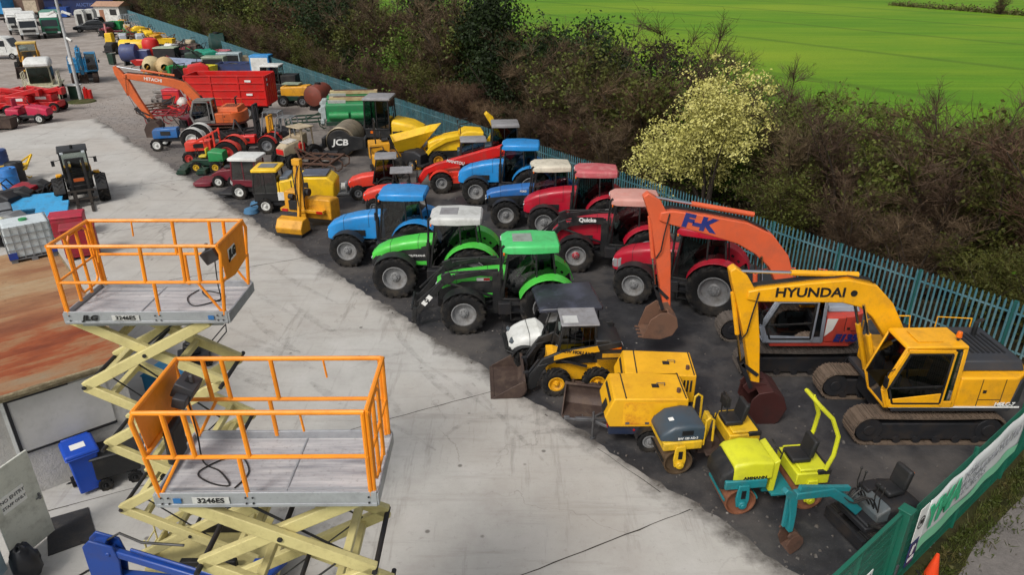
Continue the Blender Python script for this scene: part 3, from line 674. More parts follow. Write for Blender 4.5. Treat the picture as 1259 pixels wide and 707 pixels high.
    pane([(B[0], y0, B[1]), (Cc[0], y0, Cc[1]), (D[0], y0, D[1]), (E_[0], y0, 1.62)], 'side_window')
    pane([(B[0] + .01, y0, B[1]), (B[0] + .01, y1, B[1]), (Cc[0] + .01, y1, Cc[1]), (Cc[0] + .01, y0, Cc[1])], 'windscreen'); pane([(A[0] + .01, y0, A[1]), (A[0] + .01, y1, A[1]), (B[0], y1, B[1]), (B[0], y0, B[1])], 'windscreen')
    pane([(E_[0], y0, 1.75), (E_[0], y1, 1.75), (D[0], y1, D[1]), (D[0], y0, D[1])], 'rear_window')
    MB().prism([(Cc[0] + .06, ct - .02), (Cc[0], ct + .05), (D[0] - .04, ct + .07), (D[0] - .06, ct - .02)], y0 - .04, y1 + .04).build('cab_roof', p.get('roofm', cm_), t, .03)
    MB().box((.45, .8, ct + .075), (.6, .55, .015)).build('roof_hatch', p.get('hatchm', cm_), t, .008)
    s = MB(); s.b2(-.1, .4, .55, 1.0, 1.4, 1.55); s.box((-.12, .78, 1.85), (.13, .45, .65), ry=-.15); s.b2(0, .3, .6, .95, 1.1, 1.4); s.box((.85, .78, 1.5), (.1, .3, .6)); s.cyl((.45, .55, 1.5), (.5, .55, 1.85), .025); s.cyl((.45, 1.02, 1.5), (.5, 1.02, 1.85), .025); s.build('seat', seatmat, t, .03)
    if p.get('beacon'):
        b = MB(); b.cyl((-.22, 1.0, ct + .05), (-.22, 1.0, ct + .16), .03); b.build('beacon_stem', black, t); MB().cyl((-.22, 1.0, ct + .16), (-.22, 1.0, ct + .30), .07, .055).build('beacon', amber, t, .01)
    m = MB(); m.tube([(fx - .1, y1 + .05, 2.2), (fx + .15, y1 + .22, 2.2), (fx + .15, y1 + .22, 2.0)], .014); m.box((fx + .15, y1 + .23, 1.95), (.04, .14, .26)); m.build('mirror', black, t)
    # arm
    w = p.get('bw', .40); by = p.get('by', -.08)
    bo = MB().prism(profile(p['boom']), by - w / 2, by + w / 2).build('boom', p.get('boomm', col), t, .03, seg=2)
    f0 = p['boom'][0]; MB().b2(f0[0] - .25, f0[0] + .3, by - .42, by - .22, 1.0, f0[1] + .2).b2(f0[0] - .25, f0[0] + .3, by + .22, by + .40, 1.0, f0[1] + .2).build('boom_bracket', p['deck'], t, .03)
    s_ = p['stick']; st = MB().prism(profile(s_), by - .15, by + .15).build('stick', p.get('boomm', col), t, .025)
    def ram(par, pp, qq, r_, sp):
        pp = Vector(pp); qq = Vector(qq); m_ = pp.lerp(qq, sp)
        o_ = MB().cyl(pp, m_, r_, n=10).build('hydraulic_cylinder', p.get('boomm', col), par); MB().cyl(m_, qq, r_ * .55, n=8).build('rod', chrome, o_)
    for y in (by - w / 2 - .09, by + w / 2 + .09): ram(t, (p['bc'][0], y, p['bc'][1]), (p['bc'][2], y, p['bc'][3]), .07, .62)
    ram(bo, (p['sc'][0], by, p['sc'][1]), (p['sc'][2], by, p['sc'][3]), .075, p.get('scs', .58))
    ram(st, (p['kc'][0], by, p['kc'][1]), (p['kc'][2], by, p['kc'][3]), .06, .6)
    h = MB(); bp = p['boom']
    for e in (-.07, 0.0, .07):
        pts = [(x - .02, by + e, z + dd / 2 + .06) for x, z, dd in bp[2:]]; h.tube(pts, .02, 5)
    hx, hz = bp[-1][0], bp[-1][1]; sx, sz = s_[1][0], s_[1][1]
    h.tube([(hx - .25, by + w / 2 + .03, hz + .1), (hx - .15, by + w / 2 + .06, hz - .5), (hx - .1, by + w / 2 + .04, hz - 1.0), (hx - .0, by + .17, hz - 1.25)], .02, 5)
    h.build('hoses', black, bo)
    kp = p['bucket']; k_ = bucket_mb(kp[3], kp[4], kp[5]); k_.build('bucket', p.get('bucketm', brownsteel), t, .012, loc=(kp[0], by, kp[1]), rot=(0, kp[2], 0))
    l = MB(); l.bar((p['kc'][2], by - .17, p['kc'][3]), (kp[0] + .12, by - .17, kp[1] - .02), .04, .1); l.bar((p['kc'][2], by + .17, p['kc'][3]), (kp[0] + .12, by + .17, kp[1] - .02), .04, .1); l.bar((p['kc'][2], by + .17, p['kc'][3]), (s_[-1][0], by + .17, s_[-1][1] + .3), .04, .09); l.build('bucket_link', p.get('linkm', darksteel), t)
    return t
HY = P('excavator yellow', 'f0ab12', 0.4, dirt=0.25, dcol='6b5230'); FK = P('sunfaded excavator orange', 'd85f38', 0.5, dirt=0.35, dcol='a8553c'); HIT = P('old excavator orange', 'd0612a', 0.5, dirt=0.4, dcol='8a4a2c')
FKG = P('excavator grey cab paint', '8d949f', 0.45, dirt=0.3); FKR = P('excavator red orange', 'c9483a', 0.45, dirt=0.3); DKG = P('dark grey machine panel', '34363b', 0.5, dirt=0.3)
BLOOD = P('red oxide bucket', '44201d', 0.6, 0.2, dirt=0.5, dcol='2b1d1a')
hy = dict(L=3.75, tw=.58, gy=1.0, body=HY, deck=DKG, hood=DKG, cwm=DKG, slant=1, hoodh=.26, rear=-2.35, cabfront=1.35, cabtop=2.74, beacon=1, doorz=1.52,
    boom=[(.30, 1.72, .34), (.72, 2.45, .48), (1.2, 3.15, .58), (1.62, 3.52, .66), (2.2, 3.66, .62), (3.1, 3.62, .52), (4.30, 3.55, .34), (4.55, 3.55, .22)],
    stick=[(4.98, 4.22, .16), (4.78, 3.95, .40), (4.55, 3.5, .52), (4.22, 2.2, .36), (3.98, .98, .22)],
    bc=(1.0, 1.2, 1.75, 3.35), sc=(1.9, 4.02, 4.86, 4.12), kc=(4.86, 3.55, 4.42, 1.62), scs=.55, bucket=(3.98, .92, .95, .95, .95, 1.0), bucketm=BLOOD, trackm=P('muddy track shoes', '6a5a4c', .85, .1, dirt=.6, dcol='3b332c', bmp=.3))
t = excavator('yellow excavator with its cab door towards the camera and bucket resting down', (10.25, 15.62, 0), 180, HY, hy)
text('lettering', 'HYUNDAI', .34, ink, t, (3.05, .127, 3.63), SIDE_L, .009, sx=1.12)
text('lettering', '140LC-7', .14, wink, t, (-1.60, 1.264, 1.19), SIDE_L, .006, shear=.2)
MB().b2(-2.0, 1.15, 1.245, 1.262, 1.085, 1.125).build('stripe', wink, t)
MB().cyl((2.0, .115, 3.62), (2.0, .14, 3.62), .08, n=14).build('boom_pin', black, t)
ek = dict(seamz=1.46, L=3.75, tw=.58, gy=1.02, body=FKR, deck=FKR, hood=FKG, cwm=FKR, hoodh=.16, rear=-1.72, bodytop=1.9, cabfront=1.35, cabtop=2.45, beacon=1, cabm=FKG, roofm=FKG, doorz=1.3, doorw=.1, boomm=FK,
    boom=[(.30, 1.72, .36), (.42, 2.4, .5), (.75, 3.1, .62), (1.25, 3.62, .72), (1.9, 3.95, .66), (2.9, 4.2, .54), (3.95, 4.42, .4), (4.25, 4.45, .24)],
    stick=[(4.68, 5.05, .18), (4.45, 4.8, .42), (4.22, 4.35, .52), (4.0, 3.0, .40), (3.80, 1.62, .24)],
    bc=(1.0, 1.2, 1.3, 3.3), sc=(1.6, 4.45, 4.56, 4.98), kc=(4.5, 4.4, 4.18, 2.3), scs=.6, bucket=(3.80, 1.58, .15, .85, .85, .85), bucketm=P('tan worn bucket', '7a5a48', .7, .2, dirt=.5, dcol='4b4038'), trackm=P('grey muddy track shoes', '5f5750', .85, .1, dirt=.5, dcol='3f3a36', bmp=.3))
t = excavator('orange and grey excavator with boom raised beside the steel fence', (8.35, 18.8, 0), 180, FK, ek)
bl = P('blue lettering', '20307a', .5, dirt=.2)
text('lettering', 'F-K', .52, bl, t, (3.15, .125, 4.25), (PI / 2, .23, PI), .03, sx=1.25)
text('lettering', 'E135', .30, bl, t, (-1.02, 1.262, 1.24), SIDE_L, .02, shear=.25, sx=1.1)
MB().prism([(-.42, 1.3), (-.42, 1.85), (-.72, 1.85), (-.62, 1.5)], 1.246, 1.258).build('panel_flash', wink, t)
hk = dict(L=3.6, tw=.5, gy=1.0, body=HIT, deck=P('dull red deck', '7a3328', .6, dirt=.5), hood=HIT, cwm=HIT, hoodh=.32, rear=-2.2, bodytop=1.75, cabfront=1.15, cabtop=2.6, cabm=P('grey weathered cab', '7d7a78', .6, dirt=.45), roofm=P('grey cab roof', '77736c', .7, dirt=.5), boomm=HIT,
    boom=[(.30, 1.72, .36), (.75, 2.3, .5), (1.3, 2.9, .6), (1.75, 3.4, .64), (2.4, 3.62, .58), (3.6, 3.85, .5), (5.3, 4.1, .36), (5.55, 4.1, .22)],
    stick=[(6.0, 4.75, .2), (5.85, 4.35, .48), (5.6, 3.9, .62), (5.0, 2.5, .46), (4.3, 1.15, .3)],
    bc=(1.0, 1.2, 1.9, 3.2), sc=(2.2, 4.1, 5.9, 4.72), kc=(5.95, 4.05, 5.25, 1.95), bucket=(4.3, 1.1, .6, 1.0, 1.1, 1.0), bucketm=brownsteel)
t = excavator('old orange excavator with boom and bucket stretched over the dirt in front of red trailer', (-19.9, 48.0, 0), 184, HIT, hk, .96)
text('lettering', 'HITACHI', .3, wink, t, (3.6, .13, 3.86), (PI / 2, .15, PI), .006)
# ================= scissor lifts in the foreground =================
ORANGE = P('lift rail orange', 'f9951c', 0.4, dirt=0.22, dcol='8a4a1a'); CREAM = P('lift cream paint', 'cfc387', 0.45, dirt=0.35, dcol='7a6a40', scale=1.6)
ALU = P('worn aluminium deck side', 'a5a8ac', 0.45, 0.2, dirt=0.4, dcol='5e5f62', scale=1.5)
def deck_mat():
    m, nt, b = newmat('scuffed deck boards'); co = objco(nt, (0.6, 7, 1)); c2 = objco(nt)
    a = noise(nt, co, 1.2, 5, .7); f = noise(nt, c2, 14, 4, .8)
    col = ramp(nt, a, [(.3, lin('7f7f84')), (.5, lin('adacae')), (.7, lin('c8c6c4'))]); col = mix(nt, ramp(nt, f, [(.55, (0, 0, 0)), (.72, (.6,) * 3)]), col, lin('6c655f'))
    nt.links.new(col, b.inputs['Base Color']); b.inputs['Roughness'].default_value = .6; bump(nt, b, f, .2, .01); return m
DECK = deck_mat()
sticker = P('blue sticker', '2a6fae', .4, dirt=.2)
def scissor_lift(label, loc, deg, zt, zs, side, jlg, x_arm=(-1.08, 1.08)):
    t = thing('scissor_lift', label, 'scissor lift', loc, RAD(deg), 'raised scissor lifts in the foreground')
    # chassis
    m = MB(); m.b2(-1.2, 1.2, -.5, .5, .24, .52); m.b2(-1.2, 1.2, -.58, -.5, .28, .62).b2(-1.2, 1.2, .5, .58, .28, .62); m.b2(-1.24, -1.2, -.5, .5, .3, .7); m.b2(1.2, 1.26, -.45, .45, .3, .66); m.build('chassis', CREAM, t, .015)
    for y in (-.48, .48): m = MB(); m.b2(-.5, .55, y - .06, y + .06, .53, .74); m.build('battery_tray', black, t, .02)
    m = MB()
    for y in (-.2, .2): m.cyl((1.3, y, .3), (1.3, y, .95), .018, n=6)
    for k in range(3): m.cyl((1.3, -.2, .4 + .22 * k), (1.3, .2, .4 + .22 * k), .015, n=6)
    m.build('ladder', CREAM, t)
    for x in (-.9, .9):
        for y in (-1, 1): wheel(t, x, y * .52, .2, .13, .12, white, y, 12, 'plain')
    for x_ in (-.6, .1, .7): MB().b2(x_, x_ + .28, -.586, -.582, .34, .5).build('warning_label', P('warning yellow', 'd8b21c', .5, dirt=.2) if x_ > 0 else wink, t)
    # scissor stack
    xa, xb = x_arm
    for i in range(len(zs) - 1):
        a, b = zs[i], zs[i + 1]
        for q in (0, 1):
            m = MB(); ends = ((xa, a), (xb, b)) if q == (i % 2) else ((xb, a), (xa, b))
            off = .50 if q == 0 else .385
            for y in (-off, off): m.bar((ends[0][0], y, ends[0][1]), (ends[1][0], y, ends[1][1]), .095, .17)
            for f in (.16, .84) if q == 0 else (.3, .7):
                p = Vector((ends[0][0], 0, ends[0][1])).lerp(Vector((ends[1][0], 0, ends[1][1])), f); m.b2(p.x - .05, p.x + .05, -off + .04, off - .04, p.z - .05, p.z + .05)
            m.build('scissor_arm', CREAM, t, .012)
        zc = (a + b) / 2; xc = (xa + xb) / 2; MB().cyl((xc, -.57, zc), (xc, .57, zc), .032, n=10).build('pivot_pin', darksteel, t)
        for x in (xa, xb):
            if 0 < i: MB().cyl((x, -.57, a), (x, .57, a), .035, n=10).build('pivot_pin', darksteel, t)
    for y in (-.25,):
        m = MB(); m.cyl((xa + .5, y, zs[0] + .3), (xb - .4, y, zs[1] + .1), .07, n=10); m.build('lift_cylinder', darksteel, t)
        m = MB(); m.cyl((xa + .5, y, zs[1] + .3), (xb - .4, y, zs[2] + .1), .07, n=10); m.build('lift_cylinder', darksteel, t)
    h = MB(); pts = []
    for i in range(len(zs)): pts.append(((xb - .35 if i % 2 else xa + .5), -.3, zs[i] + (.05 if i < len(zs) - 1 else -.1)))
    h.tube(pts, .02, 5); h.tube([(p[0] + .05, p[1] + .6, p[2] + .03) for p in pts], .015, 5); h.build('hoses', black, t)
    # platform
    m = MB(); m.b2(-1.25, 1.25, -.56, .56, zt - .16, zt - .10); pl = m.build('platform', DECK, t)
    m = MB(); m.b2(.18, .20, -.55, .55, zt - .099, zt - .088); m.b2(-1.24, 1.24, -.42, -.38, zt - .099, zt - .092); m.build('deck_seam', ALU, pl)
    m = MB()
    for y in (-1, 1): m.b2(-1.25, 1.27, y * .56, y * .595, zt - .20, zt + .012); m.b2(-1.25, 1.27, y * .59, y * .605, zt - .19, zt - .145); m.b2(-1.1, 1.1, y * .40, y * .47, zt - .3, zt - .165)
    m.b2(-1.28, -1.25, -.59, .59, zt - .19, zt - .02); m.b2(1.27, 1.29, -.59, .59, zt - .19, zt - .02)
    sk = m.build('platform_side', ALU, t, .006)
    b = MB()
    for y in (-1, 1):
        for x in (-1.18, -1.1, -.22, -.14, 1.18):
            for dz in (-.05, -.13): b.cyl((x, y * .605, zt + dz), (x, y * .615, zt + dz), .012, n=6)
    b.build('bolt_heads', darksteel, sk)
    for y, rot in ((-.612, SIDE_R), (.612, SIDE_L)):
        sg = 1 if y < 0 else -1
        lx = -.62 if y < 0 else .32
        pa = MB().box((lx, y * .992, zt - .085), (.42, .006, .095)).build('label_plate', P('pale label', 'c9c9c6', .5, dirt=.15), sk)
        text('lettering', '3246ES', .092, ink, sk, (lx, y * 1.004, zt - .085), rot, .0015, sx=1.15)
        if jlg: text('lettering', 'JLG', .12, ink, sk, (lx + .55, y * 1.004, zt - .085), rot, .005, sx=1.3, shear=.25)
        MB().box((-1.0 * 1, y * 1.001, zt - .085), (.09, .006, .07)).build('sticker', sticker, sk)
    # rails
    zm, zu = zt + .50, zt + 1.09
    for y in (-1, 1):
        yy = y * .57; r = MB()
        r.tube([(-1.25, yy, zm), (-1.31, yy, zu - .12), (-1.26, yy, zu), (-1.05, yy, zu), (.0, yy, zu), (1.22, yy, zu)], .029, 8)
        r.tube([(-1.26, yy, zm), (1.22, yy, zm)], .026, 8)
        for x in (-.93, -.70, -.10): r.tube([(x, yy, zm), (x - .03, yy, zu)], .029, 8)
        for x in (1.2,): r.tube([(x, yy, zt - .05), (x, yy, zu)], .026, 8)
        r.tube([(-1.2, yy, zt - .05), (-1.26, yy, zm)], .03, 8); r.tube([(-.2, yy, zt - .05), (-.22, yy, zm)], .029, 8); r.tube([(-1.18, yy, zt - .02), (-.88, yy, zm)], .02, 8)
        r.tube([(.52, yy - y * .02, zu - .02), (.54, yy - y * .02, zu - .26)], .014, 6)
        r.build('guard_rail', ORANGE, t)
    e = MB(); e.tube([(-1.27, -.57, zu), (-1.27, .57, zu)], .029, 8); e.tube([(-1.26, -.57, zm), (-1.26, .57, zm)], .026, 8)
    e.prism([(-.53, zu - .03), (.53, zu - .03), (.45, zm - .02), (.1, zm - .08), (-.45, zm - .02)], -1.285, -1.275, 'x'); ep = e.build('end_panel', ORANGE, t)
    if jlg:
        MB().box((-1.29, .1, zt + .80), (.006, .30, .2)).build('label_plate', wink, ep); text('lettering', 'JLG', .17, ink, ep, (-1.297, .1, zt + .80), (PI / 2, 0, -PI / 2), .012, sx=1.1, shear=.2)
    c = MB(); c.box((-1.08, .30, zt + .86), (.24, .30, .20), ry=.5); c.box((-1.0, .30, zt + .95), (.05, .05, .16)); c.box((-1.08, .08, zt + .80), (.16, .12, .14), ry=.3)
    cb = c.build('control_box', P('dark grey plastic', '3c3c40', .5, dirt=.3), t, .015); MB().box((-1.035, .30, zt + .945), (.20, .22, .006), ry=.5).build('decal', P('decal sheet', 'c4bfb0', .5), cb); MB().box((-1.028, .31, zt + .952), (.09, .1, .006), ry=.5).build('decal_mark', ink, cb)
    if not jlg: MB().box((-1.2, .0, zt + .30), (.12, .34, .5), ry=.05).build('manual_case', black, t, .04)
    g = MB()   # gate end
    for y in (-.55, -.20, .12, .55): g.tube([(1.24, y, zt - .02), (1.24, y, zu)], .026, 8)
    g.tube([(1.24, -.57, zu), (1.24, .57, zu)], .03, 8); g.tube([(1.24, -.57, zm), (1.24, .57, zm)], .02, 8)
    g.tube([(1.25, -.48, zm + .08), (1.25, -.48, zu - .12), (1.25, -.40, zu - .05), (1.25, -.02, zu - .05), (1.25, .05, zu - .12), (1.25, .05, zt + .14), (1.25, -.02, zt + .06), (1.25, -.40, zt + .06), (1.25, -.48, zt + .14), (1.25, -.48, zm + .08)], .02, 8)
    g.build('gate', ORANGE, t)
    w = MB(); w.tube(smooth_path([(-1.05, .2, zt + .78), (-1.0, .15, zt + .3), (-.95, .05, zt - .06), (-.7, -.1, zt - .085), (-.5, -.35, zt - .085), (-.75, -.3, zt - .085), (-.95, -.1, zt - .085), (-.6, .2, zt - .085), (-.35, -.1, zt - .085), (-.42, -.4, zt - .085)]), .010, 5); w.build('cable', black, t)
    return t
scissor_lift('raised orange railed scissor lift with control panel at its left end, nearest the camera', (-2.82, 6.94, 0), 0.5, 5.45, [.75, 1.9, 3.03, 4.18, 5.25], 1, False, (-1.02, 1.14))
scissor_lift('raised orange railed scissor lift lettered at the left end, beside the rusty roof', (-5.67, 10.40, 0), 180.6, 6.0, [.75, 2.02, 3.34, 4.6, 5.80], -1, True, (-.9, 1.32))
# ================= blue boom lift low at the front =================
DBLUE = P('deep blue paint', '123f8f', .35, dirt=.2)
t = thing('boom_lift', 'dark blue articulated boom lift folded low in front of the scissor lifts', 'boom lift', (-5.1, 8.9, 0), 0, None, .92)
m = MB(); m.b2(-.9, .9, -.55, .55, .3, .6); m.cyl((0, 0, .6), (0, 0, .8), .4); m.b2(-.7, .7, -.5, .5, .8, 1.25); m.build('chassis', DBLUE, t, .05)
for x in (-.7, .7):
    for y in (-1, 1): wheel(t, x, y * .6, .33, .2, .2, white, y, 12, 'plain')
m = MB(); m.bar((-1.95, .25, 1.93), (.9, -.45, 1.6), .12, .17); m.bar((-1.5, .18, 2.02), (.4, -.3, 1.8), .06, .07); m.build('boom', DBLUE, t, .03)
m = MB(); m.prism([(-2.35, 1.2), (-1.8, 1.2), (-1.72, 1.78), (-1.78, 2.12), (-2.18, 2.28), (-2.34, 2.12)], .12, .17).prism([(-2.35, 1.2), (-1.8, 1.2), (-1.72, 1.78), (-1.78, 2.12), (-2.18, 2.28), (-2.34, 2.12)], .35, .40); m.b2(-2.32, -1.9, .15, .37, 1.5, 1.6); m.b2(-2.2, -1.95, .15, .37, 2.05, 2.15); m.cyl((-1.9, .1, 1.95), (-1.9, .42, 1.95), .05); m.build('knuckle', DBLUE, t, .02)
m = MB(); m.bar((-2.05, .25, 1.3), (.2, .1, 1.15), .18, .22); m.build('lower_arm', DBLUE, t, .03)
m = MB(); m.bar((.55, -.75, 1.66), (1.15, .35, 1.66), .45, .12); m.b2(.75, 1.05, -.55, .2, 1.7, 1.8); m.build('basket', DBLUE, t, .03)
m = MB(); m.tube([(-2.0, .3, 2.1), (-1.7, .3, 2.3), (-1.3, .25, 2.12), (-.5, .2, 2.1)], .025, 6); m.build('hoses', black, t)
# ================= low store building with the rusty roof =================
E2 = Vector((.765, .645, 0)); N2 = Vector((-.645, .765, 0)); B0 = Vector((-8.95, 14.05, 0)); WALLROT = math.atan2(E2.y, E2.x)
# building's own frame: origin at the right front corner, x to the right along the front, y into the building
wallm = rough_mat('grey rendered wall', ['a3a19d', 'b7b4af', 'c6c3be'], .9, 12)
def roof_mat():
    m, nt, b = newmat('rusting profiled sheet roof'); co = objco(nt, (.3, 1.0, 1)); c2 = objco(nt)
    a = noise(nt, co, 1.0, 5, .65); f = noise(nt, c2, 8, 4, .8); g = noise(nt, c2, .33, 3)
    col = ramp(nt, a, [(.34, lin('86765f')), (.45, lin('8d6544')), (.52, lin('8a4420')), (.64, lin('6b2c11'))])
    sx = N(nt, 'ShaderNodeSeparateXYZ'); nt.links.new(c2, sx.inputs[0])
    mr = N(nt, 'ShaderNodeMapRange'); mr.inputs['From Min'].default_value = 2.2; mr.inputs['From Max'].default_value = 5.2; nt.links.new(sx.outputs['Y'], mr.inputs['Value'])
    mm = N(nt, 'ShaderNodeMath', operation='MULTIPLY'); nt.links.new(mr.outputs[0], mm.inputs[0]); mm.inputs[1].default_value = .75
    tan_ = ramp(nt, a, [(.35, lin('a58f70')), (.55, lin('967a58')), (.7, lin('8a6244'))])
    col = mix(nt, mm.outputs[0], col, tan_); col = mix(nt, ramp(nt, f, [(.56, (0, 0, 0)), (.74, (.6,) * 3)]), col, lin('6a4a33'))
    nt.links.new(col, b.inputs['Base Color']); b.inputs['Roughness'].default_value = .75; bump(nt, b, f, .3, .01); return m
t = thing('store_building', 'low grey rendered store building with a rusty profiled metal roof', 'building', B0, WALLROT)
m = MB(); m.b2(-9, 0, 0, .2, 0, 2.6).b2(-.2, 0, .2, 8.1, 0, 2.64).b2(-9, 0, 8.1, 8.3, 0, 2.78).b2(-9, -8.8, .2, 8.1, 0, 2.7); m.build('wall', wallm, t, .01)
m = MB(); pts = []; nc = 30
for i in range(nc * 4 + 1):
    q = i / (nc * 4); y = -.12 + 8.55 * q; ph = i % 4; pts.append((y, 2.70 + .16 * q + (.045 if ph in (1, 2) else 0)))
loops = [[(x, y, z) for y, z in pts] + [(x, y, z - .02) for y, z in pts[::-1]] for x in (-9.2, .12)]
m.loft(loops); rf = m.build('roof', roof_mat(), t, smooth=0)
m = MB(); m.bar((-9.2, -.15, 2.655), (.1, -.15, 2.655), .10, .09); m.bar((-9.2, -.02, 2.56), (.1, -.02, 2.56), .1, .14); m.build('gutter', rough_mat('mossy stone edge', ['5a513e', '857962', 'a3987c'], 3, 14), t, .015)
m = MB(); m.bar((.13, -.1, 2.72), (.13, 8.4, 2.87), .04, .14); m.build('barge_board', P('timber edge', '8d7b5c', .8, dirt=.5), rf)
w = MB(); w.b2(-2.26, -.42, -.03, -.002, 1.16, 2.44); wn = w.build('boarded_window', P('window board', 'bfbdb9', .7, dirt=.15, scale=1), t)
w = MB(); w.b2(-2.32, -2.26, -.05, -.004, 1.08, 2.5); w.b2(-2.26, -1.12, -.05, -.004, 2.44, 2.49); w.b2(-1.32, -.40, -.05, -.004, 1.10, 1.15); w.b2(-2.26, -1.32, -.04, -.004, 1.10, 1.13); w.build('frame', darksteel, wn)
w = MB(); w.b2(-2.40, -2.33, -.05, -.004, 1.05, 2.56); w.b2(-2.32, -1.1, -.055, -.004, 2.5, 2.54); w.build('trim', white, wn)
# open grey door leaf, hinged off the left of the picture
t = thing('open_door', 'open grey metal door leaf with a white staff only sign', 'door', (-9.62, 11.4, 0), math.atan2(-.96, -.28))
m = MB(); m.b2(0, .95, -.025, .025, .06, 2.14); m.build('leaf', P('door grey', 'cfd1c6', .5, dirt=.3), t, .01)
m = MB().b2(.06, .1, .027, .07, .98, 1.12).b2(.06, .18, .06, .08, 1.03, 1.06); m.build('handle', steel, t, .006)
sg = MB().b2(.30, .82, .027, .033, 1.18, 1.55).build('sign', wink, t)
text('lettering', 'NO ENTRY', .105, P('grey lettering', '55585a', .6), sg, (.56, .036, 1.44), (PI / 2, 0, PI), .002, ext=.002); text('lettering', 'STAFF ONLY', .09, _M['grey lettering'], sg, (.56, .036, 1.29), (PI / 2, 0, PI), .002, ext=.002)
o = MB().b2(-.1, .1, 0, 2.4, 0, 2.3).build('side_wall', P('pale blue cladding', '9db4bd', .5, dirt=.2)); o.location = (-9.98, 8.0, 0); o.rotation_euler = (0, 0, .04); tag(o, 'pale blue clad wall end at the left edge beside the open door', 'wall')
# wheelie bin
t = thing('wheelie_bin', 'blue wheelie bin standing against the grey wall', 'bin', at(102, 610) + Vector((.02, .3, 0)), WALLROT, scale=1.12)
BB = P('bin blue plastic', '0f48b5', .4, dirt=.12)
m = MB().box((0, 0, .52), (.42, .50, .9), tx=1.22, ty=1.2); m.b2(-.3, .3, -.34, .34, .93, .99); m.build('body', BB, t, .03)
m = MB().box((0, .0, 1.02), (.62, .70, .08), tx=.9, ty=.9); m.box((0, .33, 1.03), (.5, .08, .07)); ld = m.build('lid', BB, t, .03); MB().box((-.02, -.05, 1.064), (.26, .2, .006)).build('label', wink, ld)
for x in (-.22, .22): wheel(t, 0, 0, .11, .06, .06, black, 1, 10, 'plain').parent = t
for o in [c for c in t.children if c.name.startswith('wheel')]: o.rotation_euler = (0, 0, PI / 2)
ws = [c for c in t.children if c.name.startswith('wheel')]; ws[0].location = (-.25, .24, .11); ws[1].location = (.25, .24, .11)
# mat, sacks, dark trolley behind the bin
o = MB().add([(-9.36, 10.72, 0), (-8.62, 11.2, 0), (-9.3, 12.12, 0), (-10.0, 11.75, 0), (-9.36, 10.72, .018), (-8.62, 11.2, .018), (-9.3, 12.12, .018), (-10.0, 11.75, .018)], [(0, 1, 2, 3), (4, 5, 6, 7), (0, 1, 5, 4), (1, 2, 6, 5), (2, 3, 7, 6), (3, 0, 4, 7)]).build('door_mat', P('ribbed rubber mat', '2b2b2d', .8, dirt=.5, dcol='4b4540', bmp=.4)); o.location.z = .006; tag(o, 'worn black rubber mat on the ground by the open door', 'mat')
def sack(label, loc, sx, sy, sz, mat, seed):
    r = random.Random(seed); mb = MB(); mb.sphere((0, 0, .5), .5, 14, 10); mb.v = [(x * sx * (1 + r.uniform(-.12, .12)), y * sy * (1 + r.uniform(-.12, .12)), max(0, z) * sz * (1 + r.uniform(-.1, .1))) for x, y, z in mb.v]
    o = mb.build('sack', mat, smooth=80); o.location = loc; tag(o, label, 'sack'); return o
BAG = P('black sack plastic', '1a1c22', .35, dirt=.1)
sack('black plastic rubbish sack slumped below the open door', (-9.35, 10.15, 0), .55, .5, .85, BAG, 1)
t = thing('cable_reel_trolley', 'black wheeled trolley in the corner beside the blue bin', 'trolley', at(150, 588), .5)
m = MB().b2(-.45, .45, -.3, .3, .3, .85); m.b2(-.5, .5, -.33, .33, .85, .92); m.build('body', black, t, .04); m = MB(); m.tube([(.45, -.25, .5), (.8, -.25, 1.2), (.8, .25, 1.2), (.45, .25, .5)], .02); m.build('handle', white, t)
for x in (-.3, .3):
    for y in (-1, 1): wheel(t, x, y * .3, .15, .08, .08, black, y, 10, 'plain')
o = MB().tube([(-8.9, 11.1, .03), (-8.4, 10.9, .03), (-8.2, 10.5, .03), (-8.45, 10.2, .03), (-8.1, 9.8, .03)], .02, 5).build('hose', black); tag(o, 'thin black hose lying on the concrete near the mat', 'hose')
# blue plastic crate lid unit and dark mower behind lift one
t = thing('blue_cabinet', 'light blue metal cabinet on the ground behind the far scissor lift', 'cabinet', at(215, 478), -.25)
LB_ = P('light blue sheet metal', '2f8fc0', .45, dirt=.2)
m = MB().b2(-.7, .6, -.35, .35, 0, .5); m.build('body', LB_, t, .03); m = MB().prism([(-.75, .5), (.65, .5), (.55, .62), (-.45, .74)], -.38, .38); m.build('lid', LB_, t, .02)
t = thing('pedestrian_mower', 'black pedestrian mower between the two scissor lifts', 'mower', at(243, 445), .4)
m = MB().b2(-.5, .4, -.35, .35, .15, .35); m.box((-.1, 0, .5), (.5, .4, .3), tx=.8, ty=.8); m.cyl((-.1, 0, .6), (-.1, 0, .72), .16); m.build('deck', black, t, .04); m = MB().tube([(.35, -.25, .35), (.95, -.25, .95), (.95, .25, .95), (.35, .25, .35)], .02); m.build('handle', darksteel, t)
for x in (-.35, .3):
    for y in (-1, 1): wheel(t, x, y * .38, .13, .08, .07, black, y, 10, 'plain')
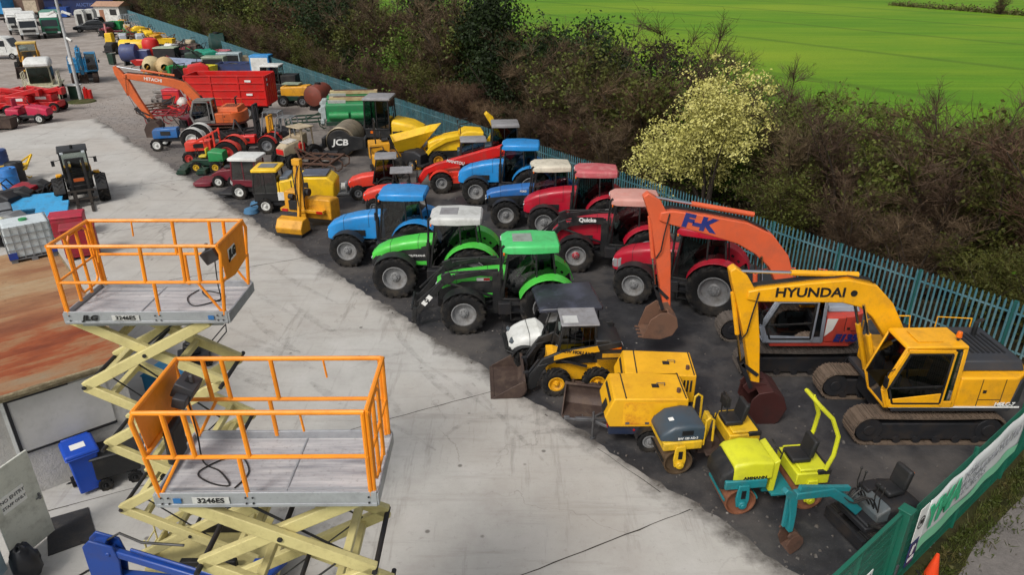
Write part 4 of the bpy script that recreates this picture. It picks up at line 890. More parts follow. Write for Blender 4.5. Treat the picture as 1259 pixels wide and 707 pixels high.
# ================= machines nearest the camera on the right =================
SKY_ = P('skid steer yellow', 'e6a81a', .4, dirt=.3)
def scoop(w, d, h, z0=.0):
    """loader bucket open towards +x, back at x = 0"""
    mb = MB(); pr = [(0, h), (-.04, h * .5), (.02, .12), (.12, .02), (d, 0.0)]
    mb.strip([(x, z + z0) for x, z in pr], w, -.03)
    for y in (-w / 2, w / 2): mb.prism([(0, h + z0), (-.04, h * .5 + z0), (.02, .12 + z0), (.12, .02 + z0), (d, z0), (d * .95, z0 + .06), (.12, h * .96 + z0)], y - .018, y + .018)
    mb.b2(d - .06, d + .05, -w / 2, w / 2, z0 - .012, z0 + .014); mb.b2(-.03, .05, -w / 2, w / 2, h - .02 + z0, h + .04 + z0); return mb
t = thing('skid_steer', 'yellow and black skid steer loader with its bucket flat on the edge of the concrete', 'skid steer', (1.72, 17.32, 0), RAD(183))
m = MB(); m.b2(-1.0, .75, -.42, .42, .28, .95); m.b2(-1.2, -.55, -.62, .62, .45, 1.05); m.build('chassis', SKY_, t, .02)
m = MB(); m.prism([(-1.3, .5), (-1.3, 1.35), (-.85, 1.62), (-.5, 1.62), (-.5, .95), (-.9, .5)], -.62, .62); rb = m.build('engine_cover', black, t, .04)
for x in (-.58, .55):
    for y in (-1, 1): wheel(t, x, y * .70, .39, .28, .21, SKY_, y, 15)
m = MB()
for y in (-.46, .46):
    m.bar((.55, y, .9), (.35, y, 1.98), .06, .07); m.bar((-.55, y, 1.2), (-.52, y, 1.98), .06, .07); m.bar((.35, y, 1.98), (-.52, y, 1.98), .06, .06); m.b2(-.55, .55, y - .03, y + .03, .85, 1.1)
    for k in range(4): m.bar((.25 - .2 * k, y, 1.1), (.22 - .2 * k, y, 1.95), .012, .012)
m.bar((.35, -.46, 1.98), (.35, .46, 1.98), .06, .06); m.bar((-.52, -.46, 1.98), (-.52, .46, 1.98), .06, .06); c = m.build('cab_frame', black, t, .012); MB().b2(-.62, .42, -.52, .52, 2.0, 2.06).build('cab_roof', ROOFG, t, .03, seg=3); MB().box((.15, .2, 2.07), (.4, .4, .02)).build('roof_hatch', ROOFW, c)
MB().add([(.56, -.44, .95), (.56, .44, .95), (.36, .44, 1.95), (.36, -.44, 1.95)], [(0, 1, 2, 3)]).build('windscreen', gl, c, smooth=0)
for y in (-.45, .45): MB().add([(.52, y, 1.1), (.35, y, 1.95), (-.5, y, 1.95), (-.52, y, 1.1)], [(0, 1, 2, 3)]).build('side_window', gl, c, smooth=0)
s = MB(); s.b2(-.35, .05, -.22, .22, .9, 1.0); s.box((-.38, 0, 1.3), (.1, .42, .6)); s.build('seat', seatmat, t, .03)
for y in (-1, 1):
    m = MB(); m.prism(profile([(-1.2, 1.5, .16), (-.5, 1.36, .20), (.35, 1.22, .24), (.85, 1.0, .24), (1.18, .55, .22), (1.25, .25, .2)]), y * .60 - .05, y * .60 + .05); la = m.build('lift_arm', black, t, .015); MB().prism([(-.62, 1.30), (-.55, 1.47), (.30, 1.33), (.62, 1.19), (.62, 1.06), (.3, 1.14)], y * .655 - .006, y * .655 + .006).build('yellow_decal', SKY_, la)
    MB().prism([(.75, .98), (1.05, .9), (1.35, .35), (1.3, .15), (1.12, .2), (.95, .7)], y * .60 - .06, y * .60 + .062).build('arm_front', black, la, .01)
    m = MB(); m.bar((-1.2, y * .60, 1.5), (-.8, y * .56, 1.0), .06, .12); m.build('linkage', darksteel, t); MB().bar((-.3, y * .58, .8), (.5, y * .58, 1.05), .06, .06).build('lift_ram', darksteel, t)
text('lettering', 'NEW HOLLAND', .13, ink, t, (-.02, .668, 1.29), (PI / 2, .15, PI), .005)
MB().box((-1.0, .625, 1.42), (.42, .01, .16)).build('decal', amber, t); text('lettering', 'L865', .14, SKY_, t, (-1.0, .634, 1.42), SIDE_L, .004)
MB().box((-.95, .63, 1.15), (.5, .012, .12)).build('yellow_decal', SKY_, t)
MB().box((-1.31, .25, 1.2), (.02, .22, .2)).build('data_plate', wink, t)
scoop(1.7, .88, .50).build('bucket', brownsteel, t, .01, loc=(1.42, 0, .01))
m = MB(); 
for y in (-.4, .4): m.box((1.33, y, .35), (.14, .12, .45), ry=.15); m.cyl((1.0, y, .95), (1.3, y, .5), .04)
m.b2(1.28, 1.36, -.55, .55, .2, .3); m.build('quick_hitch', darksteel, t)
# loose bucket attachment on the ground
t = thing('grab_bucket', 'brown rusty loader bucket lying loose beside the yellow towed compressor', 'bucket', (2.2, 16.15, 0), RAD(258))
scoop(1.5, .75, .55).build('shell', brownsteel, t, .012)
m = MB()
for y in (-.75, .75): m.prism([(-.05, .0), (.05, .55), (-.02, .6), (-.35, .42), (-.35, .05)], y - .03, y + .03)
m.b2(-.40, -.32, -.75, .75, .08, .16); m.b2(-.40, -.32, -.75, .75, .34, .42)
for y in (-.6, .1, .6): m.box((-.22, y, .27), (.3, .06, .42))
m.build('back_frame', brownsteel, t, .01)
# utility buggy
t = thing('utility_buggy', 'white nosed utility buggy with a black canopy between green tractor and skid steer', 'buggy', (1.25, 18.75, 0), RAD(187))
m = MB(); m.b2(-1.35, 1.2, -.6, .6, .32, .55); m.b2(-1.45, -.35, -.72, .72, .62, .70); m.b2(-1.45, -1.40, -.72, .72, .7, .98).b2(-1.4, -.35, -.72, -.68, .7, .98).b2(-1.4, -.35, .68, .72, .7, .98).b2(-.4, -.35, -.72, .72, .7, .98); m.build('load_bed', black, t, .015)
bn = MB().hood([(.45, .60, .62, 1.06, .16), (.7, .60, .60, 1.05, .2), (.95, .58, .56, 1.0, .22), (1.15, .54, .53, .92, .22), (1.3, .47, .52, .82, .18), (1.40, .38, .54, .70, .1)], 6).build('bonnet', white, t)
m = MB().hood([(.80, .596, .59, 1.04, .215), (.815, .596, .59, 1.04, .215)], 6); m.b2(1.395, 1.42, -.28, .28, .56, .66); m.build('panel_gap', black, bn)
for y in (-1, 1): MB().strip(arc(.95, .31, .40, 165, 15, 10), .26, .02, y * .60).build('front_mudguard', black, t)
m = MB(); m.b2(1.36, 1.45, -.5, .5, .42, .6); m.tube([(1.3, -.6, .5), (1.5, -.5, .55), (1.5, .5, .55), (1.3, .6, .5)], .03, 6); m.tube([(1.45, -.4, .5), (1.52, -.35, .85), (1.52, .35, .85), (1.45, .4, .5)], .02, 6); m.build('bumper', black, t)
for y in (-.38, .38): MB().box((1.31, y * .92, .78), (.12, .20, .11), rz=.25 * (1 if y < 0 else -1), ry=-.5).build('headlight', P('smoked headlight', '5a6268', .12, dirt=.05), t, .02)
m = MB()
for y in (-.68, .68): m.tube([(.5, y, .95), (.22, y, 1.85), (-.3, y, 1.9), (-1.15, y, 1.9), (-1.2, y, .7)], .028, 8); m.tube([(-.35, y, .7), (-.35, y, 1.9)], .028, 8)
m.tube([(.22, -.68, 1.85), (.22, .68, 1.85)], .025); m.tube([(-1.15, -.68, 1.88), (-1.15, .68, 1.88)], .025); m.tube([(-1.2, -.68, 1.3), (-1.2, .68, 1.3)], .02); m.build('roll_cage', black, t)
MB().hood([(-1.25, .82, 1.90, 1.95, .02), (-1.2, .88, 1.88, 1.99, .04), (.42, .84, 1.88, 1.99, .05), (.57, .76, 1.84, 1.92, .03)], 3).build('canopy', P('dusty black canopy', '24252c', .3, dirt=.45, dcol='55586a', scale=1.0), t, .01)
s = MB(); s.b2(-.3, .2, -.6, .6, .62, .8); s.box((-.33, 0, 1.05), (.12, 1.2, .5), ry=-.1); s.build('bench_seat', seatmat, t, .04)
MB().add([(.52, -.62, 1.0), (.52, .62, 1.0), (.26, .64, 1.82), (.26, -.64, 1.82)], [(0, 1, 2, 3)]).build('windscreen', gl, t, smooth=0)
for x in (-.9, .95):
    for y in (-1, 1): wheel(t, x, y * .60, .31, .24, .16, black, y, 14)
m = MB(); m.b2(.2, .5, -.68, .68, .35, .6); m.build('footwell', black, t); m = MB(); m.tube([(.25, .35 + .16 * math.cos(i * PI / 6), 1.12 + .16 * math.sin(i * PI / 6)) for i in range(13)], .015, 5); m.cyl((.5, .35, .95), (.26, .35, 1.12), .02); m.build('steering_wheel', black, t)
MB().box((.35, .80, 1.25), (.06, .14, .12)).build('mirror', black, t)
# towed compressors
CY = P('compressor yellow', 'e9ae17', .4, dirt=.3, dcol='a8641c', scale=1.4); NAVY = P('navy chassis', '1b2740', .45, dirt=.3)
def rusty_yellow():
    m, nt, b = newmat('yellow panel with rust bloom'); co = objco(nt); a = noise(nt, co, 2.2, 6, .7); f = noise(nt, co, 9, 4, .75)
    sx = N(nt, 'ShaderNodeSeparateXYZ'); nt.links.new(co, sx.inputs[0])
    mr = N(nt, 'ShaderNodeMapRange'); mr.inputs['From Min'].default_value = -.3; mr.inputs['From Max'].default_value = .5; nt.links.new(sx.outputs['X'], mr.inputs['Value'])
    mm = N(nt, 'ShaderNodeMath', operation='MULTIPLY'); nt.links.new(ramp(nt, a, [(.42, (0, 0, 0)), (.6, (1,) * 3)]), mm.inputs[0]); nt.links.new(mr.outputs[0], mm.inputs[1])
    col = mix(nt, mm.outputs[0], lin('e9ae17'), lin('b5601a')); col = mix(nt, ramp(nt, f, [(.6, (0, 0, 0)), (.75, (.4,) * 3)]), col, lin('7a5a2a'))
    nt.links.new(col, b.inputs['Base Color']); b.inputs['Roughness'].default_value = .5; return m
def compressor(label, loc, deg, canopy, rusty=True, towbar=True):
    t = thing('towed_compressor', label, 'compressor', loc, RAD(deg), 'towed compressors', .95)
    m = MB(); m.b2(-.95, .95, -.55, .55, .42, .72); m.build('chassis', NAVY, t, .02)
    m = MB(); m.prism([(-1.0, .70), (.95, .70), (1.08, 1.0), (.86, 1.55), (-1.0, 1.55)], -.62, .62); c = m.build('canopy', canopy, t, .035, seg=3)
    if rusty: MB().b2(-.72, .62, .622, .628, .78, 1.44).build('side_panel', rusty_yellow(), c)
    m = MB(); m.b2(-.35, -.17, -.06, .1, 1.552, 1.565); m.box((.93, 0, 1.38), (.02, .9, .09), ry=-.38); m.b2(-1.02, -.995, -.5, .5, .8, 1.5); m.box((1.05, .25, 1.12), (.02, .3, .26), ry=-.38); m.build('vent', black, c)
    m = MB(); m.b2(.55, .58, -.6, .6, 1.552, 1.562); m.b2(-.95, -.92, -.6, .6, 1.552, 1.562); m.build('seam', darksteel, c)
    for y in (-1, 1):
        wheel(t, -.1, y * .66, .33, .2, .18, silver, y, 12, 'plain'); MB().strip(arc(-.1, .33, .38, 165, 15, 8), .24, .015, y * .67).build('mudguard', black, t)
    if towbar:
        m = MB(); m.bar((.9, 0, .5), (1.75, 0, .52), .09, .09); m.bar((.9, -.35, .5), (1.35, 0, .5), .06, .08); m.bar((.9, .35, .5), (1.35, 0, .5), .06, .08); m.cyl((1.75, 0, .5), (1.98, 0, .54), .04); m.box((1.98, 0, .56), (.14, .08, .09)); m.build('towbar', steel, t, .008)
        m = MB(); m.cyl((1.3, .16, .05), (1.3, .16, .85), .03); m.cyl((1.3, .16, 0), (1.3, .16, .05), .07); m.build('jockey_leg', steel, t)
    lt = MB()
    for x in (-.6, .0, .5): lt.b2(x - .05, x + .05, .618, .64, .80, .86)
    lt.build('latches', steel, c); lv = MB()
    for k in range(6): lv.b2(-.9 + .09 * k, -.85 + .09 * k, .618, .634, 1.05, 1.4)
    (None if rusty else lv.build('louvre', black, c)); MB().tube([(-.5, 0, 1.55), (-.5, 0, 1.63), (-.3, 0, 1.63), (-.3, 0, 1.55)], .015, 6).build('lifting_eye', steel, c); MB().cyl((-.8, .3, 1.55), (-.8, .3, 1.66), .05).build('exhaust_pipe', rust, c)
    for y in (-.4, .4): MB().box((.97, y, .6), (.02, .1, .06)).build('reflector', redlens, t)
    MB().cyl((.3, .552, .57), (.3, .562, .57), .03).build('reflector', redlens, t)
    return t
compressor('yellow towed compressor with a rusty side panel and towbar over the concrete', (3.25, 14.75, 0), 180, CY)
compressor('smaller cleaner yellow towed compressor just behind the rusty sided one', (3.72, 15.85, 0), 176, P('clean compressor yellow', 'efb21a', .4, dirt=.2, dcol='a8641c'), rusty=False, towbar=False)
# tandem rollers
def roller(label, loc, deg, bodym, hoodm, lowm, style, drumm, scale=1.0):
    t = thing('tandem_roller', label, 'road roller', loc, RAD(deg), 'small tandem road rollers', scale)
    for x, nm in ((.80, 0), (-.80, 1)):
        m = MB(); m.lathe([(.36, -.48), (.36, .48), (.33, .48), (.30, .40), (.12, .36), (.001, .36)], (x, 0, .36), 28); m.lathe([(.36, -.48), (.30, -.44), (.001, -.4)], (x, 0, .36), 28)
        d = m.build('drum', drumm, t)
        for y in (-1, 1):
            f = MB(); f.prism([(x - .12, .28), (x + .12, .28), (x + .16, .50), (x + .12, .88), (x - .12, .88), (x - .16, .50)], y * .50, y * .56); f.cyl((x, y * .55, .36), (x, y * .62, .36), .10, n=14); f.cyl((x, y * .6, .36), (x, y * .64, .36), .05, n=10); f.build('drum_fork', bodym if style == 'b' or nm else lowm, t, .015)
            if nm == 0: MB().box((x, y * .565, .64), (.10, .02, .22)).build('fork_slot', black, t)
        MB().b2(x - .40, x - .37, -.46, .46, .40, .46).b2(x + .37, x + .40, -.46, .46, .40, .46).build('scraper', lowm if style == 'a' else black, t)
    m = MB(); m.b2(.25, 1.22, -.5, .5, .74, .98); m.build('front_frame', bodym if style == 'b' else lowm, t, .03)
    if style == 'b':
        h = MB(); h.hood([(.22, .46, .985, 1.36, .08), (.55, .47, .985, 1.42, .1), (.95, .46, .985, 1.38, .12), (1.22, .42, .985, 1.18, .1), (1.27, .38, .985, 1.08, .05)], 4); hh = h.build('engine_hood', hoodm, t, .015)
        MB().b2(.5, .78, .47, .478, 1.15, 1.28).build('vent', black, hh); text('lettering', 'BW 120 AD-3', .085, wink, hh, (.62, .474, 1.06), SIDE_L, .002); MB().box((.95, .1, 1.39), (.12, .12, .01), ry=.15).build('sticker', wink, hh)
        MB().b2(.3, 1.2, -.505, .505, .78, .96).build('side_band', bodym, t, .02)
    else:
        h = MB(); h.hood([(.15, .47, .98, 1.40, .06), (.6, .48, .98, 1.46, .08), (.98, .47, .98, 1.40, .1), (1.05, .46, .98, 1.34, .1)], 4); hh = h.build('engine_hood', hoodm, t, .015)
        g = MB(); g.hood([(1.05, .46, .72, 1.30, .1), (1.26, .42, .72, 1.1, .1), (1.32, .40, .72, .95, .05)], 3); g.build('front_grille', black, t, .02); text('lettering', 'AMMANN', .1, ink, hh, (.55, .484, 1.03), SIDE_L, .004, sx=1.2)
    # articulation and operator end
    m = MB(); m.b2(-.1, .25, -.3, .3, .45, .8); m.b2(-.42, .12, -.52, .52, .50, .56); m.build('step_deck', brownsteel if style == 'b' else lowm, t, .01)
    m = MB(); m.b2(-1.2, -.42, -.5, .5, .74, 1.06); m.b2(-1.15, -.5, -.46, .46, 1.06, 1.14); m.build('rear_body', bodym, t, .03)
    m = MB(); m.b2(-1.22, -.9, -.51, .51, 1.0, 1.12); m.build('rear_cover', black, t, .02)
    s = MB(); s.box((-.62, 0, 1.21), (.46, .5, .13)); s.box((-.88, 0, 1.47), (.12, .48, .48), ry=-.2); s.build('seat', seatmat, t, .045, seg=3)
    c = MB(); c.prism([(.02, .56), (.16, .56), (.12, 1.35), (-.02, 1.42)], -.42, .42) if style == 'a' else c.box((.02, .0, 1.05), (.12, .3, .7), ry=-.15); c.build('console', bodym, t, .02)
    w = MB(); a = 1.4 if style == 'b' else 1.48; w.tube([(-.10 + .10 * math.sin(i * PI / 8) , .18 * math.cos(i * PI / 8), a + .15 * math.sin(i * PI / 8)) for i in range(17)], .016, 6); w.cyl((.05, 0, 1.2), (-.1, 0, a), .025); w.cyl((-.05, .3, 1.3), (-.1, .3, 1.6), .015); w.sphere((-.1, .3, 1.62), .03, 8, 6); w.build('steering_wheel', black, t)
    if style == 'b':
        for y, zz in ((-.42, 1.62), (.42, 1.5)): MB().tube([(.2, y, .8), (.18, y, zz), (.10, y, zz + .08), (.0, y, zz), (-.02, y, .9)], .03, 8).build('grab_rail', bodym, t)
        f = MB(); f.tube([(-.55, -.4, 1.1), (-.55, -.4, 1.75), (-.55, -.1, 1.75), (-.55, -.1, 1.1)], .018); f.b2(-.62, -.48, -.4, -.1, 1.45, 1.7); f.build('folded_frame', black, t)
    else:
        for y in (-1, 1):
            pts = [(-1.05, y * .46, 1.0), (-1.2, y * .46, 1.5), (-1.22, y * .44, 2.0), (-1.02, y * .40, 2.45), (-.75, y * .34, 2.72)]
            MB().tube(pts, .05, 8).build('roll_bar', hoodm, t)
        r = MB(); r.cyl((-.75, -.36, 2.72), (-.75, .36, 2.72), .045, n=8); r.cyl((-.75, .0, 2.72), (-.75, .0, 2.82), .02); r.build('roll_bar_cross_tube', hoodm, t)
    return t
BY = P('roller yellow', 'e3b723', .45, dirt=.35); LIME = P('lime yellow', 'd3d42a', .4, dirt=.15); TEAL = P('teal paint', '1e7f86', .45, dirt=.3); SLATE = P('slate grey hood', '3c4a55', .35, dirt=.2)
roller('yellow tandem road roller with a dark grey engine hood beside the compressors', (4.55, 13.78, 0), 187, BY, SLATE, BY, 'b', P('drum steel brown', '6d5a45', .45, .4, dirt=.4), .95)
roller('lime yellow and teal tandem road roller with a bent roll bar', (5.62, 12.45, 0), 186, LIME, LIME, TEAL, 'a', P('rust drum', '8d5a40', .6, .2, dirt=.4), .95)
# mini digger with teal arm
t = thing('mini_digger', 'open seat mini digger with a teal arm right behind the green gate', 'digger', (7.55, 11.5, 0), RAD(196))
for y in (-.42, .42): track(t, 1.35, .36, .24, y, rubber, 34)
m = MB(); m.b2(-.45, .55, -.42, .42, .36, .5); m.cyl((0, 0, .3), (0, 0, .5), .25); m.hood([(-.75, .44, .5, .85, .1), (-.35, .46, .5, .95, .12), (.05, .4, .5, .8, .08)]); m.b2(.05, .5, -.4, .4, .5, .56); m.build('body', darksteel, t, .03)
m = MB(); m.hood([(.0, .4, .55, .9, .05), (.28, .38, .55, .72, .05)]); m.build('panel', P('dull grey panel', '50585c', .5, dirt=.5), t, .02); hz = MB()
for k in range(6): hz.tube(smooth_path([(.1, -.25 + .1 * k, .55), (.4, -.22 + .09 * k, 1.0 + .05 * (k % 3)), (.7, -.1 + .04 * k, .95), (1.0, -.06 + .024 * k, 1.2)]), .018, 5)
hz.tube(smooth_path([(-.3, .42, .6), (.1, .55, .5), (.5, .4, .6)]), .03, 5); hz.build('hoses', black, t); MB().box((-.1, -.3, .72), (.4, .3, .4)).build('engine_block', darksteel, t, .03)
s = MB(); s.box((-.28, 0, 1.02), (.42, .42, .12)); s.box((-.5, 0, 1.28), (.12, .42, .48), ry=-.2); s.build('seat', seatmat, t, .05, seg=3); MB().box((-.57, .12, 1.38), (.05, .1, .2), ry=-.2).build('sticker', amber, t)
l = MB()
for y in (-.3, -.18, .18, .3): l.tube([(.22, y, .7), (.28, y * 1.05, 1.1), (.24, y * 1.1, 1.38)], .013, 5); l.sphere((.24, y * 1.1, 1.4), .03, 8, 6)
l.build('levers', black, t)
b = MB(); b.prism(profile([(.45, .62, .2), (.85, 1.02, .2), (1.25, 1.32, .2), (2.1, 1.42, .16)]), -.08, .08); bo = b.build('boom', TEAL, t, .02); MB().bar((.8, 0, 1.28), (2.0, 0, 1.56), .09, .1).build('ram', TEAL, bo)
b = MB(); b.prism(profile([(2.35, 1.6, .1), (2.15, 1.42, .2), (2.08, .95, .15), (2.05, .5, .1)]), -.07, .07); b.build('stick', TEAL, t, .015); MB().bar((2.22, 0, 1.4), (2.2, 0, .65), .06, .07).build('bucket_ram', TEAL, t)
bucket_mb(.3, .36, .4).build('bucket', rust, t, .006, loc=(2.05, 0, .46), rot=(0, .8, 0)); m = MB(); m.b2(.62, .7, -.55, .55, .05, .32); m.bar((.3, -.3, .3), (.65, -.3, .2), .06, .08); m.bar((.3, .3, .3), (.65, .3, .2), .06, .08); m.build('dozer_blade', darksteel, t)
# green mesh fence, gate, banner, signs, cone
GM = P('mesh fence green', '0f5f4b', .5, dirt=.25, dcol='2c4d43')
def mesh_panel(mb, p, q, z0, z1, dx=.05, dz=.2, r=.0035):
    p = Vector(p); q = Vector(q); L = (q - p).length; d = (q - p) / L
    for i in range(int(L / dx) + 1):
        a = p + d * min(L, i * dx); mb.bar((a.x, a.y, z0), (a.x, a.y, z1), r * 2, r * 2, (1, 0, 0))
    k = int((z1 - z0) / dz)
    for i in range(k + 1):
        z = z0 + (z1 - z0) * i / k; mb.bar((p.x, p.y, z), (q.x, q.y, z), r * 2.6, r * 2.6)
t = thing('mesh_fence', 'green wire mesh fence running to the right of the gate post', 'fence', (0, 0, 0))
pts = [(7.32, 9.98), (9.3, 11.53), (11.3, 13.1), (13.4, 14.85), (15.5, 16.6)]
for a, b in zip(pts, pts[1:]):
    m = MB(); mesh_panel(m, (*a, 0), (*b, 0), .05, 2.0); m.build('mesh_panel', GM, t, smooth=0)
    MB().b2(b[0] - .03, b[0] + .03, b[1] - .03, b[1] + .03, 0, 2.1).build('post', GM, t)
t = thing('gate', 'green framed mesh gate standing open towards the concrete', 'gate', (0, 0, 0))
ga, gb = Vector((6.94, 9.80, 0)), Vector((4.75, 8.05, 0)); gd = (gb - ga).normalized()
m = MB(); m.bar(ga + Vector((0, 0, 1.95)), gb + Vector((0, 0, 1.95)), .07, .07); m.bar(ga + Vector((0, 0, .15)), gb + Vector((0, 0, .15)), .06, .06)
for f in (0, .5, 1): a = ga.lerp(gb, f); m.bar(a + Vector((0, 0, .12)), a + Vector((0, 0, 1.95)), .06, .06)
m.build('frame', GM, t, .006); m = MB(); mesh_panel(m, ga, gb, .2, 1.92); m.build('mesh_panel', GM, t, smooth=0)
gs = MB().box(ga.lerp(gb, .33) + Vector((.03, -.045, 1.05)), (.34, .01, .26), rz=math.atan2(-gd.y, -gd.x)).build('sign', wink, t); MB().box(ga.lerp(gb, .33) + Vector((.035, -.053, 1.05)), (.22, .006, .12), rz=math.atan2(-gd.y, -gd.x)).build('sign_mark', ink, gs)
t = thing('gate_post', 'square green steel gate post between the gate and the banner fence', 'post', (7.08, 9.86, 0), math.atan2(.62, .79)); m = MB(); m.b2(-.1, .1, -.1, .1, 0, 2.0); m.b2(-.12, .12, -.12, .12, 2.0, 2.03); m.build('post', GM, t, .01); MB().box((0, -.11, .6), (.06, .04, .3)).build('latch', steel, t)
FR = math.atan2(13.1 - 9.98, 11.3 - 7.32)
def on_fence(s, z, off=-.05):
    d = Vector((math.cos(FR), math.sin(FR), 0)); n = Vector((-d.y, d.x, 0)); return Vector((7.32, 9.98, 0)) + d * s + n * off + Vector((0, 0, z))
def banner_mat(name, base):
    return P(name, base, .45, dirt=.2, dcol='8f8f8a', scale=1.0)
t = thing('banner', 'long white vinyl banner with green logo tied along the mesh fence', 'banner', on_fence(.42, 0), FR)
Lb = 4.75; nx = 44; vs = []; fs = []
def bz(u): return .66 + .10 * u, 1.93 + .07 * u
for i in range(nx + 1):
    u = i / nx; z0, z1 = bz(u); s0 = .03 * math.sin(u * 31); sag = -.03 * abs(math.sin(u * PI * 5)); 
    for k in range(5): f = k / 4; vs.append((Lb * u + (1 - f) * .03, -.02 + .02 * math.sin(u * 22 + k) * (1 - abs(f - .5)), z0 + (z1 - z0) * f + (sag if k == 4 else s0 * .4 if k == 0 else 0)))
for i in range(nx):
    for k in range(4): fs.append((i * 5 + k, (i + 1) * 5 + k, (i + 1) * 5 + k + 1, i * 5 + k + 1))
o = MB().add(vs, fs).build('vinyl', banner_mat('banner white vinyl', 'd5d8d6'), t, smooth=60); md = o.modifiers.new('thick', 'SOLIDIFY'); md.thickness = .004
vs2 = []; fs2 = []
for i in range(nx + 1):
    x, y, z = vs[i * 5]; vs2 += [(x, y - .007, z), (x, vs[i * 5 + 1][1] - .007, z + .27 + .06 * math.sin(i * .23))]
for i in range(nx): fs2.append((2 * i, 2 * i + 2, 2 * i + 3, 2 * i + 1))
MB().add(vs2, fs2).build('green_band', banner_mat('banner mint green', '7fcfa2'), o, smooth=60)
bgm = P('logo green', '2fae7c', .45, dirt=.1); bgr = P('banner grey print', '9b9ea2', .45, dirt=.1)
text('lettering', 'YMA', .80, bgm, o, (.74, -.055, 1.46), SIDE_R, .035, sx=.9, shear=.1)
for k, w_ in enumerate(('YORK', 'MACHINERY', 'AUCTIONS')): text('lettering', w_, .25, bgr, o, (1.52, -.05, 1.70 - .22 * k), SIDE_R, .006, align='LEFT')
text('lettering', 'call 500 760', .34, bgr, o, (3.65, -.05, 1.52), SIDE_R, .008)
t = thing('speed_sign', 'white and navy sign with a 10 on the fence next to the gate post', 'sign', on_fence(.20, 0, -.07), FR)
m = MB(); m.b2(-.17, .17, -.012, 0, 1.12, 1.92); m.build('sign_board', wink, t, .005); MB().b2(-.17, .17, -.014, .002, .50, 1.10).build('lower_board', P('sign navy', '1c2f5e', .45, dirt=.15), t, .005)
m = MB(); m.lathe([(.115, -.018), (.145, -.018)], (0, 0, 1.55), 24); m.build('ring', ink, t, smooth=0); text('lettering', '10', .17, ink, t, (0, -.016, 1.55), SIDE_R, .006)
b = MB(); b.box((-.02, -.017, .88), (.09, .004, .22), ry=.25); b.box((.05, -.017, .95), (.06, .004, .06)); b.b2(-.12, .12, -.019, -.015, .62, .70); b.build('sign_marks', wink, t)
t = thing('traffic_cone', 'orange traffic cone standing on the lane outside the gate', 'cone', at(1143, 712)); m = MB(); m.b2(-.19, .19, -.19, .19, 0, .04); m.build('base', black, t, .01); m = MB(); m.lathe([(.14, .04), (.035, .62), (.03, .64), (.001, .64)], n=20, ax='z'); c = m.build('cone', P('cone orange', 'e8481c', .45, dirt=.2), t); m = MB(); m.lathe([(.106, .2), (.076, .36)], n=20, ax='z'); m.build('band', wink, c)
# ================= machines in the middle of the yard =================
def wheels4(t, xs, yh, r, w, rim, lugs=12, style='ag', rr=.55, front=None):
    for i, x in enumerate(xs):
        r_ = front if (front and i == 0) else r
        for y in (-1, 1): wheel(t, x, y * yh, r_, w, r_ * rr, rim, y, lugs, style)
def simple_cab(t, x0, x1, w, z0, z1, post, roofm, roof_over=.08, rake=.12, roofh=.1, lowz=None, lowm=None, gm=None):
    c = MB()
    for y in (-w, w):
        c.bar((x1, y, z0), (x1 - rake, y, z1), .06, .06); c.bar((x0, y, z0), (x0 + rake * .4, y, z1), .06, .06); c.bar((x0, y, z0), (x1, y, z0), .06, .06); c.bar((x0 + rake * .4, y, z1), (x1 - rake, y, z1), .06, .06)
        c.bar(((x0 + x1) / 2, y, z0), ((x0 + x1) / 2, y, z1), .05, .04)
    for x, z in ((x1, z0), (x0, z0), (x1 - rake, z1), (x0 + rake * .4, z1)): c.bar((x, -w, z), (x, w, z), .06, .06)
    f = c.build('cab_frame', post, t, .01)
    g = gm or gl
    for y in (-w, w): MB().add([(x0, y, z0), (x1, y, z0), (x1 - rake, y, z1), (x0 + rake * .4, y, z1)], [(0, 1, 2, 3)]).build('side_window', g, f, smooth=0)
    MB().add([(x1, -w, z0), (x1, w, z0), (x1 - rake, w, z1), (x1 - rake, -w, z1)], [(0, 1, 2, 3)]).build('windscreen', g, f, smooth=0)
    MB().add([(x0, -w, z0), (x0, w, z0), (x0 + rake * .4, w, z1), (x0 + rake * .4, -w, z1)], [(0, 1, 2, 3)]).build('rear_window', g, f, smooth=0)
    MB().hood([(x0 - roof_over, w + roof_over * .6, z1, z1 + roofh * .8, .03), (x0, w + roof_over, z1, z1 + roofh, .05), (x1 - rake, w + roof_over, z1, z1 + roofh, .05), (x1 - rake + roof_over, w + roof_over * .6, z1, z1 + roofh * .8, .03)], 3).build('roof', roofm, t, .01)
    s = MB(); xm = x0 * .6 + x1 * .4; s.box((xm, 0, z0 + .25), (.4, .42, .12)); s.box((xm - .22, 0, z0 + .52), (.1, .42, .5)); s.build('seat', seatmat, t, .03)
    return f
YEL = P('machine yellow', 'edc01c', .42, dirt=.25, dcol='7a5c20'); OCH = P('worn ochre yellow', 'd99a1c', .5, dirt=.4, dcol='6b4a20'); DRED = P('dark mower red', '6e1326', .4, dirt=.25); BRED = P('bright red paint', 'd0201c', .38, dirt=.25); ORED = P('orange red tractor paint', 'dc3a26', .4, dirt=.25)
DGREEN = P('dark mower green', '17382a', .45, dirt=.3); MGREEN = P('mid green paint', '1f8a4a', .42, dirt=.25); BEIGE = P('faded beige paint', 'b3a488', .6, dirt=.45); GREY = P('mid grey paint', '76797c', .5, dirt=.35)
